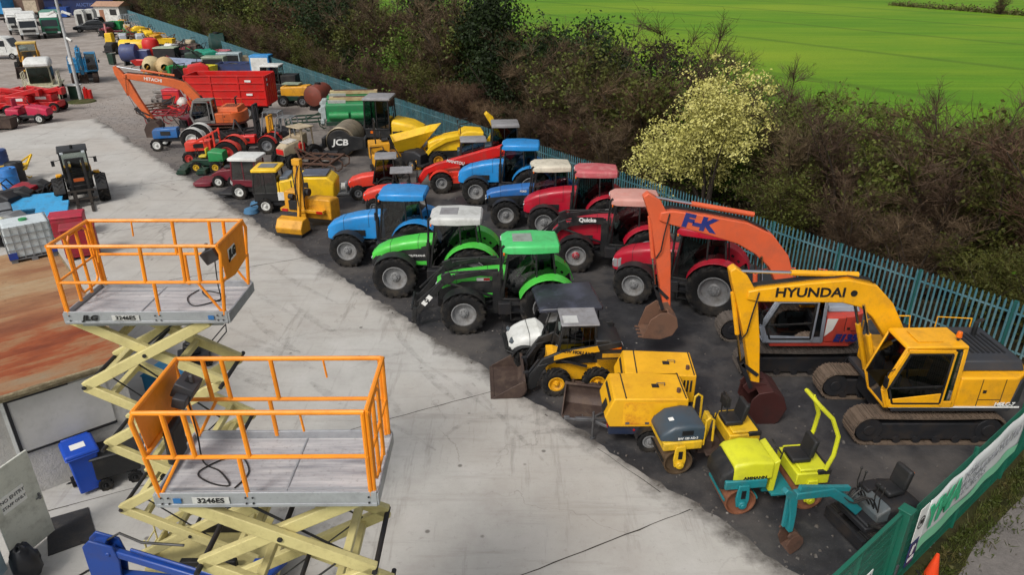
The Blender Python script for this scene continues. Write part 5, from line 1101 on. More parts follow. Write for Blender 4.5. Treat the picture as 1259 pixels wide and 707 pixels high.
# --- yellow cabbed sweeper
t = thing('street_sweeper', 'yellow compact street sweeper with black cab and blue brushes', 'sweeper', at(353, 263) + Vector((0, .75, 0)), RAD(182))
m = MB(); m.b2(-2.0, 1.4, -.55, .55, .35, .7); m.build('chassis', darksteel, t, .02)
m = MB(); m.prism([(-2.25, .62), (.25, .62), (.25, 1.55), (-.6, 1.72), (-2.0, 1.72), (-2.3, 1.45)], -.68, .68); m.build('hopper', YEL, t, .08, seg=3)
MB().b2(-1.1, -.9, -.70, .70, .65, 1.5).b2(-.35, -.3, -.69, .69, .65, 1.6).build('black_band', black, t, .01); MB().b2(-1.95, -.75, -.55, .55, 1.725, 1.82).build('top_cover', P('dark blue grey cover', '4a4f5e', .4, dirt=.3), t, .03)
MB().b2(-.2, .2, -.60, .60, 1.57, 1.75).build('water_tank', P('smoky tank', '5c6672', .4, dirt=.3), t, .03); MB().b2(-.30, .35, .682, .70, .65, 1.05).build('side_panel', white, t, .01)
m = MB(); m.b2(.3, 1.5, -.6, .6, .55, .95); m.build('cab_base', black, t, .04)
simple_cab(t, .35, 1.5, .6, .95, 1.98, black, YEL, roofh=.14); MB().b2(.45, 1.2, -.35, .35, 2.125, 2.15).build('roof_vent', GREY, t)
for y in (-1, 1): MB().box((.3, y * .63, 1.1), (.08, .1, .8)).build('corner_post', YEL, t, .02)
wheels4(t, (1.0, -1.1), .58, .36, .22, white, 12, 'plain')
for y in (-1, 1):
    b = MB(); b.lathe([(.36, 0.02), (.30, .2), (.12, .26), (.001, .26)], (1.75, y * .5, 0), 20, 'z'); b.build('brush', P('blue brush', '3d6f94', .7, dirt=.4), t); MB().bar((1.3, y * .4, .45), (1.75, y * .5, .32), .06, .06).build('brush_arm', black, t)
# --- yellow flail with upright arm
t = thing('flail_mower', 'ochre yellow reach flail mower standing with its arm folded upright', 'flail mower', at(376, 280), RAD(255), None, 1.2)
m = MB(); m.prism([(.35, .08), (.95, .08), (1.0, .3), (.82, .58), (.5, .62), (.35, .4)], -.62, .42); m.build('flail_head', OCH, t, .03)
m = MB(); m.b2(.3, 1.02, -.64, .44, .02, .1); m.build('skid', black, t); m = MB(); m.b2(-.2, .1, -.9, .85, .62, .74); m.b2(-.1, .05, -.1, .1, .3, 2.2); m.build('frame', OCH, t, .015)
m = MB(); m.bar((-.0, -.14, .9), (.0, -.10, 2.45), .13, .16); m.bar((.02, .10, 2.5), (.42, .05, .55), .1, .13); m.box((.0, -.02, 2.5), (.22, .32, .22)); m.build('arm', OCH, t, .015)
m = MB(); m.hood([(-.8, .5, .3, 1.05, .1, .55), (-.3, .52, .3, 1.15, .12, .55), (-.12, .5, .35, 1.1, .1, .55)]); m.build('oil_tank', OCH, t, .03); m = MB(); m.hood([(-.8, .36, .5, 1.3, .1, -.5), (-.2, .38, .5, 1.3, .1, -.5)]); m.build('tank_cover', OCH, t, .03)
m = MB(); m.box((-.05, -.32, .9), (.4, .35, .35)); m.cyl((.0, .18, 1.4), (.0, .34, 1.4), .14, n=14); m.cyl((.05, -.3, 1.2), (.05, -.5, 1.2), .1); m.bar((.0, -.3, .7), (.0, .25, 1.4), .06, .06); m.bar((0, -.4, .9), (.05, -.4, 1.2), .08, .08); m.build('gearbox', darksteel, t, .01)
m = MB(); m.tube(smooth_path([(.05, .1, .7), (.2, .2, 1.2), (.12, .22, 1.9), (.1, .1, 2.4), (.3, .0, 1.8), (.4, .1, .8)]), .022, 5); m.tube(smooth_path([(.05, -.25, 1.0), (.22, -.1, 1.5), (.1, -.2, 2.1), (.05, -.1, 2.5)]), .02, 5); m.build('hoses', black, t)
for y in (-.7, .7): MB().b2(.09, .12, y - .12, y + .12, .63, .73).build('marker_board', redlens, t)
# --- dark red cab mower with white roof and its rotary deck
t = thing('cab_mower', 'dark red cab mower with a white roof beside the yellow sweeper', 'ride-on mower', at(300, 245) + Vector((.5, .55, 0)), RAD(176))
m = MB(); m.b2(-1.2, 1.0, -.45, .45, .35, .75); m.build('chassis', black, t, .02); MB().hood([(-1.25, .45, .7, 1.15, .1), (-.6, .5, .7, 1.25, .12), (-.35, .5, .7, 1.25, .1)]).build('engine_cover', DRED, t, .02); MB().b2(-.35, .95, -.55, .55, .62, .95).build('cab_base', DRED, t, .04)
simple_cab(t, -.35, .95, .55, .95, 1.95, DRED, white, roofh=.16, roof_over=.13); wheels4(t, (.62, -.75), .55, .38, .26, white, 12); m = MB(); m.b2(1.0, 1.7, -.6, .6, .16, .3); m.b2(.9, 1.1, -.1, .1, .3, .4); m.build('front_deck', black, t, .04)
t = thing('front_mower', 'dark red front deck mower with white wheels just left of the cab mower', 'ride-on mower', at(269, 230) + Vector((.4, .5, 0)), RAD(180))
m = MB(); m.prism([(-.3, .3), (.3, .35), (.75, .62), (.3, .85), (-.6, .95), (-.6, .3)], -.4, .4); m.build('body', DRED, t, .04); m = MB(); m.hood([(.75, .62, .1, .26, .05), (1.0, .72, .08, .30, .06), (1.55, .70, .08, .28, .06), (1.75, .45, .08, .2, .05)]); m.build('cutting_deck', DRED, t, .02); s = MB(); s.box((-.1, 0, .98), (.4, .42, .12)); s.box((-.3, 0, 1.2), (.1, .42, .4)); s.build('seat', seatmat, t, .04); s = MB(); s.cyl((.4, 0, .75), (.25, 0, 1.15), .03); s.tube([(.25 + .0, .17 * math.cos(i * PI / 6), 1.16 + .17 * math.sin(i * PI / 6)) for i in range(13)], .015, 5); s.build('steering_wheel', black, t); wheels4(t, (.35, -.45), .5, .30, .2, white)
# --- green mowers
t = thing('gang_mower', 'dark green cylinder mower with front cutting units beside vintage red tractor', 'ride-on mower', at(246, 212) + Vector((.2, .5, 0)), RAD(182))
m = MB(); m.b2(-.9, .6, -.35, .35, .35, .7); m.build('chassis', DGREEN, t, .03); MB().hood([(-1.15, .42, .6, 1.1, .1), (-.5, .45, .6, 1.2, .12), (-.35, .44, .6, 1.15, .1)]).build('engine_hood', MGREEN, t, .02); wheels4(t, (.35, -.7), .5, .30, .22, P('yellow rim', 'd6b02a', .45, dirt=.3))
for x, y in ((1.0, -.75), (1.15, 0), (1.0, .75), (-.1, -.8), (-.1, .8)): m = MB(); m.b2(x - .25, x + .2, y - .36, y + .36, .08, .32); m.cyl((x + .22, y - .34, .12), (x + .22, y + .34, .12), .08); m.bar((x - .1, y, .3), (.3, y * .3, .5), .05, .05); m.build('cutting_unit', DGREEN, t, .01)
s = MB(); s.box((.05, 0, .82), (.42, .44, .12)); s.box((-.18, 0, 1.08), (.1, .42, .42)); s.build('seat', P('yellow seat', 'c9b32a', .5, dirt=.3), t, .04); s = MB(); s.cyl((.5, 0, .6), (.4, 0, 1.05), .03); s.tube([(.4, .17 * math.cos(i * PI / 6), 1.06 + .17 * math.sin(i * PI / 6)) for i in range(13)], .015, 5); s.build('steering_wheel', black, t)
t = thing('lawn_tractor', 'black and green lawn tractor squeezed behind the cylinder mower', 'ride-on mower', at(262, 196) + Vector((0, .4, 0)), RAD(178)); m = MB(); m.hood([(.2, .32, .3, .82, .1), (.8, .32, .3, .75, .12), (1.0, .28, .32, .6, .1)]); m.build('bonnet', black, t, .02); m = MB(); m.b2(-.8, .25, -.35, .35, .3, .5); m.hood([(-.9, .42, .45, .72, .1), (-.3, .42, .45, .72, .1)]); m.build('rear_body', DGREEN, t, .02); s = MB(); s.box((-.35, 0, .8), (.4, .4, .12)); s.box((-.55, 0, 1.02), (.1, .4, .38)); s.build('seat', seatmat, t, .04); wheels4(t, (.65, -.5), .42, .26, .2, white)
# --- vintage open tractors
def old_tractor(label, loc, deg, col, fend, rimf, extra=None, sc=1.0):
    t = thing('vintage_tractor', label, 'tractor', loc, RAD(deg), 'old open tractors without cabs', sc)
    MB().hood([(.1, .30, .75, 1.35, .1), (.9, .30, .72, 1.32, .12), (1.5, .29, .68, 1.28, .12), (1.62, .25, .68, 1.15, .08)], 4).build('bonnet', col, t, .015)
    m = MB(); m.b2(-1.1, 1.5, -.22, .22, .5, .8); m.cyl((-.95, -.65, .7), (-.95, .65, .7), .14); m.bar((1.3, -.6, .42), (1.3, .6, .42), .1, .12); m.b2(1.2, 1.4, -.12, .12, .4, .7); m.build('chassis', darksteel, t, .015)
    m = MB(); m.b2(1.62, 1.64, -.2, .2, .72, 1.1)
    for y in (-.31, .31): m.b2(.5, 1.1, y - .01, y + .01, .9, 1.15)
    m.build('grille', black, t)
    for y in (-1, 1):
        wheel(t, -.95, y * .72, .68, .36, .38, rimf, y, 16); wheel(t, 1.3, y * .66, .38, .2, .22, rimf, y, 10, 'plain')
        MB().strip(arc(-.95, .68, .74, 165, 20, 10), .42, .02, y * .70).build('mudguard', fend, t)
    s = MB(); s.box((-.75, 0, 1.15), (.4, .42, .08)); s.box((-.95, 0, 1.3), (.06, .4, .3)); s.build('seat', seatmat, t, .03); s = MB(); s.cyl((.1, 0, 1.1), (-.3, 0, 1.55), .02); s.tube([(-.3 + .1 * math.sin(i * PI / 6), .2 * math.cos(i * PI / 6), 1.56 + .18 * math.sin(i * PI / 6)) for i in range(13)], .016, 5); s.build('steering_wheel', black, t)
    MB().cyl((.9, .12, 1.3), (.9, .12, 1.75), .03).build('exhaust_pipe', black, t)
    if extra:
        m = MB()
        for y in (-.48, .48): m.bar((-.2, y, .5), (-.2, y, 1.9), .08, .1); m.bar((-.2, y, 1.8), (1.2, y, 1.1), .07, .1); m.bar((.4, y, 1.45), (.4, y, .8), .05, .06)
        m.build('loader_frame', extra, t, .01)
    return t
old_tractor('old blue tractor with pale mudguards under the orange excavator', at(208, 186) + Vector((.55, .8, 0)), 184, P('old blue paint', '1d5f9e', .45, dirt=.3), white, white)
old_tractor('old red tractor with a front loader frame and red wheel centres', at(248, 203) + Vector((.6, .8, 0)), 182, ORED, ORED, P('red rim', 'b5302a', .5, dirt=.3), ORED)
old_tractor('small red vintage tractor hidden behind the old red loader tractor', at(300, 198) + Vector((.2, 2.2, 0)), 180, BRED, BRED, GREY, None, .8)
# --- big red trailer
t = thing('grain_trailer', 'big bright red high sided tipping trailer behind the old orange excavator', 'trailer', (-20.9, 54.3, 0), RAD(180))
m = MB(); m.b2(-2.9, 2.9, -1.18, -1.12, 1.0, 3.15).b2(-2.9, 2.9, 1.12, 1.18, 1.0, 3.15); m.b2(-2.9, 2.9, -1.15, 1.15, .95, 1.02); m.b2(2.86, 2.92, -1.15, 1.15, 1.0, 3.15)
for y in (-1.2, 1.2):
    for z in (1.05, 1.55, 2.1, 2.62, 3.12): m.b2(-2.92, 2.92, y - .03, y + .03, z - .04, z + .04)
    for x in (-2.88, -1.0, 1.0, 2.88): m.b2(x - .05, x + .05, y - .035, y + .035, 1.0, 3.15)
m.build('body', P('trailer red', 'c81712', .38, dirt=.2), t, .01); m = MB(); m.b2(-2.96, -2.9, -1.18, 1.18, 1.0, 3.12)
for k in range(6): m.b2(-3.0, -2.94, -1.1 + .44 * k - .03, -1.1 + .44 * k + .03, 1.05, 3.1)
m.build('tailgate', _M['trailer red'], t, .01)
m = MB(); m.b2(-2.7, 3.2, -.45, -.3, .7, .95).b2(-2.7, 3.2, .3, .45, .7, .95); m.bar((3.1, 0, .8), (4.3, 0, .6), .14, .14); m.build('chassis', darksteel, t, .01)
for x in (-1.3, -.1):
    for y in (-1, 1): wheel(t, x, y * .95, .48, .35, .28, silver, y, 12)
for z in (2.7, 1.75): MB().b2(-1.95, -1.5, 1.235, 1.245, z, z + .14).build('white_plate', wink, t)
for z in (2.75, 2.4): MB().b2(-3.01, -2.99, .75, .95, z, z + .16).build('reflector', white, t)
# --- forklifts
def forklift(label, loc, deg, col, mastm, roofm, h=2.1, guard=True, sc=1.0):
    t = thing('forklift', label, 'forklift', loc, RAD(deg), 'forklift trucks among the mowers', sc)
    MB().hood([(-1.15, .48, .3, 1.0, .15), (-.5, .52, .28, 1.05, .12), (.1, .5, .28, .75, .05)], 3).build('body', col, t, .03); m = MB(); m.b2(.05, .8, -.5, .5, .25, .45); m.box((.42, 0, .75), (.1, .5, .7), ry=-.3); m.build('front_floor', darksteel, t, .02)
    m = MB()
    for y in (-.3, .3): m.b2(.88, 1.0, y - .06, y + .06, .1, h); m.b2(1.0, 1.05, y - .04, y + .04, .1, h * .98)
    for z in (.3, h * .55, h - .05): m.b2(.88, 1.0, -.3, .3, z - .05, z + .05)
    m.cyl((.93, 0, .2), (.93, 0, h * .9), .05); m.build('mast', mastm, t, .008); m = MB()
    for y in (-.25, .25): m.b2(1.06, 2.0, y - .06, y + .06, .06, .1); m.b2(1.06, 1.12, y - .06, y + .06, .08, .6)
    m.b2(1.05, 1.1, -.45, .45, .3, .4); m.b2(1.05, 1.1, -.45, .45, .6, .68); m.build('forks', darksteel, t)
    if guard:
        m = MB()
        for y in (-.46, .46): m.bar((.62, y, .5), (.3, y, 2.02), .06, .07); m.bar((-.75, y, 1.0), (-.62, y, 2.02), .06, .06)
        for y in (-.46, -.2, .05, .3, .46): m.bar((.3, y, 2.03), (-.62, y, 2.03), .04, .03)
        m.bar((.3, -.46, 2.03), (.3, .46, 2.03), .06, .06); m.bar((-.62, -.46, 2.03), (-.62, .46, 2.03), .06, .06); m.build('overhead_guard', roofm, t, .006)
    s = MB(); s.box((-.35, 0, 1.12), (.42, .44, .12)); s.box((-.56, 0, 1.36), (.1, .42, .42)); s.build('seat', seatmat, t, .04); wheels4(t, (.62, -.75), .45, .30, .22, GREY, 12, 'plain')
    return t
forklift('tan forklift truck with worn ochre mast beside the beige one', at(335, 186) + Vector((.8, .6, 0)), 175, P('tan forklift paint', '9c8a6c', .55, dirt=.45), OCH, GREY)
forklift('dark grey forklift with a tall mast close to red trailer tail', at(318, 183) + Vector((.5, 1.6, 0)), 178, darksteel, darksteel, GREY, 2.5)
t = thing('beige_tractor', 'faded beige and red cabless tractor with striped bonnet behind the sweeper', 'tractor', at(362, 206) + Vector((0, .7, 0)), RAD(235))
MB().hood([(.0, .40, .8, 1.5, .12), (.7, .40, .75, 1.42, .16), (1.1, .34, .75, 1.2, .12)], 4).build('bonnet', BEIGE, t, .02)
m = MB(); 
for k in range(5): m.b2(.1 + .16 * k, .16 + .16 * k, -.35, .35, 1.49 - .022 * k, 1.515 - .022 * k)
m.build('stripes', P('pale stripes', 'c5c7c9', .5, dirt=.3), t); m = MB(); m.b2(-1.0, 1.0, -.25, .25, .5, .8); m.build('chassis', darksteel, t); m = MB().b2(1.08, 1.13, -.3, .3, .8, 1.1).b2(-.3, .1, -.5, .5, .8, 1.3); m.build('red_panel', BRED, t, .02)
m = MB()
for y in (-.5, .5): m.bar((-.1, y, .8), (-.15, y, 2.1), .07, .07); m.bar((-.9, y, .8), (-.85, y, 2.1), .07, .07)
m.bar((-.88, -.5, 2.1), (-.88, .5, 2.1), .06, .06); m.bar((-.14, -.5, 2.1), (-.14, .5, 2.1), .06, .06); m.build('roof_posts', BEIGE, t); MB().b2(-1.0, .05, -.6, .6, 2.1, 2.17).build('roof', BEIGE, t, .03); wheels4(t, (.8, -.75), .62, .55, .32, GREY, 14, 'ag', .55, .42)
# --- single drum roller
t = thing('single_drum_roller', 'large single drum roller with black cab and pale steel drum', 'road roller', at(420, 193) + Vector((2.1, 1.2, 0)), RAD(177), None, 1.2)
m = MB(); m.lathe([(.74, -1.0), (.74, 1.0), (.70, 1.02), (.66, .9), (.001, .9)], (1.7, 0, .74), 36); m.lathe([(.74, -1.0), (.68, -1.0), (.6, -.9), (.001, -.9)], (1.7, 0, .74), 36); m.build('drum', P('drum steel tan', '958872', .4, .35, dirt=.4), t)
m = MB()
for y in (-1.08, 1.08): m.prism([(.5, .45)] + arc(1.7, .70, .66, 215, 505, 18)[:19] + [(.5, 1.0)], y - .04, y + .04); m.cyl((1.7, y * .95, .74), (1.7, y * 1.08, .74), .3, n=18)
m.b2(2.45, 2.62, -1.1, 1.1, .45, .95); m.b2(.4, .6, -1.1, 1.1, .45, .95); m.build('drum_frame', black, t, .02); text('lettering', 'JCB', .42, wink, t, (1.66, 1.185, .76), SIDE_L, .012, sx=1.2, shear=.15)
m = MB(); m.b2(-1.9, .4, -.55, .55, .55, .95); m.build('chassis', black, t, .02); MB().hood([(-2.35, .62, .9, 1.35, .1), (-1.8, .72, .9, 1.62, .2), (-.95, .74, .9, 1.78, .2), (-.85, .72, .9, 1.75, .2)], 4).build('engine_hood', YEL, t, .03)
MB().b2(-.8, .45, -.75, .75, .9, 1.35).build('cab_base', black, t, .04); simple_cab(t, -.78, .48, .74, 1.35, 2.75, black, ROOFG, roofh=.12, rake=.06); MB().b2(-1.9, -.9, .735, .75, .95, 1.25).build('black_band', black, t)
for y in (-1, 1): wheel(t, -1.35, y * .78, .62, .45, .36, YEL, y, 16)
m = MB(); m.b2(2.62, 2.9, -.9, .9, .35, .5); m.build('scraper', darksteel, t); MB().box((.1, .765, 1.2), (.2, .012, .12)).build('decal', amber, t)
# --- green tank units with white boards on top
def tank_unit(label, loc, deg):
    t = thing('green_sweeper_body', label, 'tank', loc, RAD(deg), 'green tank bodies by the fence', .88)
    m = MB(); m.b2(-1.9, 1.9, -.9, .9, .55, .85); m.build('skid', DGREEN, t, .02); m = MB(); m.hood([(-1.9, .85, .85, 2.25, .25), (1.8, .85, .85, 2.25, .25)], 4); m.build('body', P('tank green', '157a45', .4, dirt=.25), t, .02)
    m = MB(); m.cyl((.1, .86, 1.3), (1.6, .86, 1.3), .3, n=16); m.cyl((-1.6, .86, 1.3), (-.1, .86, 1.3), .3, n=16); m.build('side_tank', MGREEN, t, .01)
    p_ = MB().box((.95, .70, 2.22), (1.35, .02, .55), rx=-.35).build('name_board', white, t, .01); text('lettering', 'TITAN', .36, P('grey green lettering', '5f7a70', .5), t, (.95, .722, 2.22), (PI / 2 + .35 - .7, 0, PI), .006)
    m = MB(); m.b2(-2.2, 1.6, -.5, .1, 2.28, 2.55); m.build('top_tray', P('rusty cream tray', 'b3a27a', .6, dirt=.6, dcol='8a4a2c', scale=1.4), t, .02); m = MB(); m.b2(-1.9, 1.3, -.42, .02, 2.55, 2.57); m.build('tray_floor', rust, t)
    m = MB(); m.box((2.05, .3, 1.5), (.4, .8, 1.0)); m.box((2.15, .6, .85), (.3, .5, .35)); m.cyl((2.3, 0, 1.6), (2.3, .25, 1.6), .2); m.build('pump', P('pale pump grey', 'a9b4b4', .5, dirt=.4), t, .05)
    for y in (-1, 1): wheel(t, -.4, y * .95, .45, .3, .26, silver, y, 12, 'plain')
    return t
a = tank_unit('green tank body with white name board nearest the single drum roller', at(420, 163) + Vector((.6, .9, 0)), 186)
again(a, 'second green tank body with a rusty cream tray, closer to the fence', at(420, 163) + Vector((.05, 3.5, 0)), RAD(187))
# --- site dumper
t = thing('site_dumper', 'yellow site dumper with a big pointed skip', 'dumper', at(492, 206) + Vector((.0, .9, 0)), RAD(14), None, .98)
m = MB(); m.b2(-1.9, 1.5, -.45, .45, .5, .8); m.b2(-1.9, -.7, -.6, .6, .8, 1.4); m.build('chassis', OCH, t, .04)
sk = MB(); top = [(-.55, -.95, 1.55), (-.55, .95, 1.55), (1.9, .85, 2.05), (2.45, .0, 2.3), (1.9, -.85, 2.05)]; bot = [(-.25, -.6, .85), (-.25, .6, .85), (1.0, .5, .9), (1.25, .0, 1.0), (1.0, -.5, .9)]
inn = [(x * .93 + .03, y * .92, z - .02) for x, y, z in top]; inb = [(x * .9 + .02, y * .85, z + .1) for x, y, z in bot]
sk.loft([bot, top, inn, inb], True); sk.build('skip', YEL, t, .02); MB().b2(.6, 1.0, .80, .83, 1.4, 1.5).build('white_plate', wink, t)
s = MB(); s.box((-.95, 0, 1.5), (.4, .45, .12)); s.box((-1.18, 0, 1.75), (.1, .42, .45)); s.build('seat', seatmat, t, .04); m = MB()
for y in (-.55, .55): m.tube([(-1.5, y, 1.4), (-1.5, y, 2.6), (-1.45, y * .9, 2.65)], .04)
m.tube([(-1.45, -.5, 2.65), (-1.45, .5, 2.65)], .04); m.build('roll_bar', black, t); wheels4(t, (.85, -1.2), .85, .52, .4, OCH, 14)
# --- backhoe digger
t = thing('backhoe_loader', 'yellow backhoe digger with folded arms against the fence', 'backhoe', at(552, 210) + Vector((.6, 1.6, 0)), RAD(190))
m = MB(); m.b2(-1.6, 2.0, -.5, .5, .55, .9); m.build('chassis', black, t); MB().hood([(.1, .5, .9, 1.75, .1), (1.4, .48, .9, 1.62, .12), (1.9, .42, .9, 1.4, .1)], 3).build('bonnet', YEL, t, .03); MB().b2(-1.2, .1, -.75, .75, .9, 1.5).build('cab_base', YEL, t, .05); MB().hood([(-1.25, .72, 1.5, 1.95, .1), (-.3, .72, 1.5, 2.05, .12), (.05, .7, 1.5, 1.9, .1)]).build('rear_cover', YEL, t, .03)
wheels4(t, (1.4, -.9), .85, .65, .45, OCH, 16, 'ag', .55, .48); m = MB()
for y in (-.6, .6): m.prism(profile([(.0, 1.7, .2), (.9, 1.55, .24), (1.7, 1.15, .22), (2.3, .5, .2)]), y - .06, y + .06)
m.build('loader_arms', YEL, t, .01); scoop(2.0, .85, .75).build('front_bucket', OCH, t, .01, loc=(2.35, 0, .02)); m = MB(); m.prism(profile([(-1.5, 1.0, .25), (-2.0, 1.9, .3), (-1.75, 2.6, .3), (-1.45, 2.9, .2)]), -.14, .14); m.prism(profile([(-1.45, 2.9, .2), (-1.9, 2.2, .25), (-2.4, 1.3, .2)]), .16, .36); m.build('digging_arm', YEL, t, .02); bucket_mb(.6, .5, .6).build('rear_bucket', brownsteel, t, loc=(-2.4, .25, 1.25), rot=(0, 1, 0))
m = MB(); m.tube([(.0, .6, 1.5), (.1, .6, 2.4), (-.5, .6, 2.5)], .035); m.tube([(.0, -.6, 1.5), (.1, -.6, 2.4), (-.5, -.6, 2.5)], .035); m.build('roll_frame', black, t); MB().b2(-.7, -.1, .76, .77, 1.15, 1.4).build('decal', black, t)
# --- red telehandler with long boom
t = thing('telehandler', 'red telescopic handler with a dark grey roofed cab and its boom lowered', 'telehandler', at(541, 237) + Vector((1.35, 1.05, 0)), RAD(186))
m = MB(); m.b2(-2.0, 2.0, -.5, .5, .55, 1.0); m.b2(-1.9, -.9, -.95, .95, .7, 1.25); m.build('chassis', ORED, t, .04); m = MB(); m.prism(profile([(-2.0, 2.05, .5), (-1.0, 1.85, .5), (1.6, 1.25, .34), (2.1, 1.05, .3), (2.5, .5, .26)]), .30, .62); bo = m.build('boom', BRED, t, .025); MB().prism(profile([(-2.35, 1.7, .5), (-1.9, 2.15, .45), (-1.6, 2.0, .4)]), .22, .68).build('boom_pivot', BRED, bo, .02); text('lettering', 'MANITOU', .2, wink, t, (.6, .628, 1.5), (PI / 2, .22, PI), .006)
MB().b2(-.9, .35, -.75, .2, .9, 1.35).build('cab_base', black, t, .03); f = simple_cab(t, -.95, .35, .5, 1.35, 2.4, black, ROOFG); 
for o in t.children:
    if o.name.startswith(('cab_frame', 'roof', 'seat')): o.location.y = -.3
wheels4(t, (1.35, -1.35), .9, .54, .4, silver, 16, 'ag', .52); m = MB(); m.strip(arc(1.35, .54, .62, 150, 20, 8), .42, .02, .9); m.strip(arc(-1.35, .54, .62, 150, 20, 8), .42, .02, .9); m.b2(-1.2, 1.2, .72, .95, .5, .8); m.build('mudguard', ORED, t); m = MB(); m.b2(2.55, 2.62, -.2, 1.0, .1, .9); m.build('carriage', darksteel, t)
m = MB(); m.lathe([(.52, -.18), (.56, 0), (.52, .18), (.30, .14), (.30, -.14)], (0, 0, 0), 24, 'y', True); o = m.build('spare_tyre', rubber); o.location = at(487, 222) + Vector((0, .5, .60)); o.rotation_euler = (.18, 0, -.35); tag(o, 'loose dirty tyre leaning behind the small red tractors', 'tyre')
# --- two compact red tractors with black cabs
for (px, py, lab, roof, cab) in ((440, 245, 'compact red tractor with a curved black framed cab', ROOFG, True), (459, 262, 'compact red tractor with flat grey canopy in front of its cabbed twin', ROOFG, False)):
    t = thing('compact_tractor', lab, 'tractor', at(px, py) + Vector((.85, .6, 0)), RAD(188), 'two compact red tractors', 1.08)
    MB().hood([(.0, .32, .6, 1.12, .08), (.6, .32, .55, 1.08, .16), (1.05, .28, .5, .95, .18), (1.25, .2, .52, .75, .1)], 5).build('bonnet', ORED, t, .01); m = MB(); m.b2(-.9, 1.1, -.28, .28, .35, .6); m.b2(1.2, 1.3, -.25, .25, .38, .6); m.build('chassis', black, t, .02)
    for y in (-.2, .2): MB().box((1.17, y, .78), (.04, .1, .07), ry=-.5).build('headlight', lamp, t, .01)
    wheels4(t, (.8, -.55), .48, .46, .3, GREY, 14, 'ag', .5, .32)
    m = MB()
    for y in (-.5, .5): m.strip(arc(-.55, .46, .53, 160, 20, 8), .3, .02, y)
    m.build('mudguard', ORED if not cab else black, t)
    if cab: simple_cab(t, -.95, .1, .48, .75, 1.85, black, roof, roofh=.08, rake=.22)
    else:
        m = MB(); 
        for y in (-.44, .44): m.bar((-.85, y, .7), (-.75, y, 1.72), .05, .05); m.bar((.05, y, .8), (-.15, y, 1.72), .05, .05)
        m.build('canopy_posts', black, t); MB().b2(-.95, .02, -.5, .5, 1.72, 1.79).build('canopy', roof, t, .02); s = MB(); s.box((-.5, 0, .85), (.4, .42, .12)); s.box((-.72, 0, 1.08), (.1, .42, .4)); s.build('seat', seatmat, t, .04); MB().b2(-1.25, -.7, -.4, .4, .7, 1.05).build('rear_box', BRED, t, .03)
t = thing('cab_tractor', 'dark cabbed tractor with a grey roof between the red handler and blue tractor', 'tractor', at(592, 226) + Vector((.4, 2.2, 0)), RAD(184)); MB().hood([(-.1, .42, .9, 1.7, .1), (1.2, .4, .9, 1.55, .12), (1.8, .36, .9, 1.4, .1)], 3).build('bonnet', P('dark teal paint', '16323f', .4, dirt=.3), t, .02); MB().b2(-1.4, 1.6, -.3, .3, .55, .95).build('chassis', black, t); simple_cab(t, -1.5, -.05, .68, 1.3, 2.65, black, ROOFG, roofh=.16); wheels4(t, (1.25, -.95), .85, .82, .5, GREY, 16, 'ag', .55, .58)
# --- pale grey implement
t = thing('pump_unit', 'pale grey engine pump on a pallet to the right of the sweeper', 'pump', at(416, 241) + Vector((0, .3, 0)), .2); m = MB(); m.b2(-.5, .5, -.35, .35, .05, .15); m.b2(-.4, -.32, -.3, .3, .15, .6); m.b2(.32, .4, -.3, .3, .15, .6); m.build('frame', GREY, t); m = MB(); m.box((-.1, 0, .45), (.35, .4, .5)); m.cyl((.1, 0, .4), (.4, 0, .4), .2, n=14); m.cyl((-.1, 0, .7), (-.1, 0, .85), .08); m.build('pump_body', P('pale cast grey', 'b5b6b0', .5, dirt=.4), t, .04)
# --- rough terrain forklift facing the camera on the concrete
t = thing('rough_terrain_forklift', 'black and yellow rough terrain forklift alone on the pale concrete', 'forklift', at(103, 252) + Vector((-.45, .9, 0)), RAD(-59))
m = MB(); m.b2(-1.8, .9, -.5, .5, .5, .95); m.build('chassis', black, t, .03); MB().hood([(-2.1, .55, .9, 1.35, .12), (-1.3, .62, .9, 1.5, .14), (-.75, .62, .9, 1.5, .1)], 3).build('engine_hood', HY, t, .03); m = MB()
for y in (-1, 1): m.strip(arc(.55, .60, .70, 150, 10, 10), .46, .03, y * .88); m.b2(.0, .3, y * .66 - .1, y * .66 + .1, 1.25, 1.38)
m.build('mudguard', black, t, .01)
for y in (-1, 1): MB().box((.15, y * .8, 1.34), (.3, .26, .16)).build('side_light_pod', HY, t, .03)
MB().b2(-.8, .75, -.58, .58, .75, 1.2).build('cab_base', black, t, .04); simple_cab(t, -.75, .72, .56, 1.2, 2.5, black, black, roofh=.09, rake=.18, gm=glclear)
for y in (-1, 1): wheel(t, .55, y * .90, .66, .50, .32, HY, y, 16); wheel(t, -1.4, y * .85, .46, .34, .25, HY, y, 14)
m = MB()
for y in (-.34, .34): m.b2(1.12, 1.26, y - .07, y + .07, .2, 2.35); m.b2(1.26, 1.31, y - .05, y + .05, .2, 2.3)
for z in (.35, 1.35, 2.3): m.b2(1.12, 1.24, -.34, .34, z - .06, z + .06)
m.build('mast', black, t, .01); m = MB()
for y in (-.3, .3): m.b2(1.34, 2.45, y - .07, y + .07, .05, .10); m.b2(1.34, 1.40, y - .07, y + .07, .06, .8)
m.b2(1.31, 1.36, -.6, .6, .35, .45); m.b2(1.31, 1.36, -.6, .6, .75, .85); m.build('forks', P('worn fork steel', '4f4a46', .45, .5, dirt=.5), t); MB().b2(1.25, 1.28, -.22, .22, 1.25, 1.4).build('name_plate', P('orange plate', 'c2591c', .5), t); MB().cyl((.0, .0, 2.6), (0, 0, 2.74), .07).build('beacon', black, t)
for y in (-1, 1): m = MB(); m.tube([(.55, y * .58, 2.2), (.8, y * .85, 2.2)], .015); m.box((.82, y * .88, 2.12), (.05, .14, .26)); m.build('mirror', black, t)
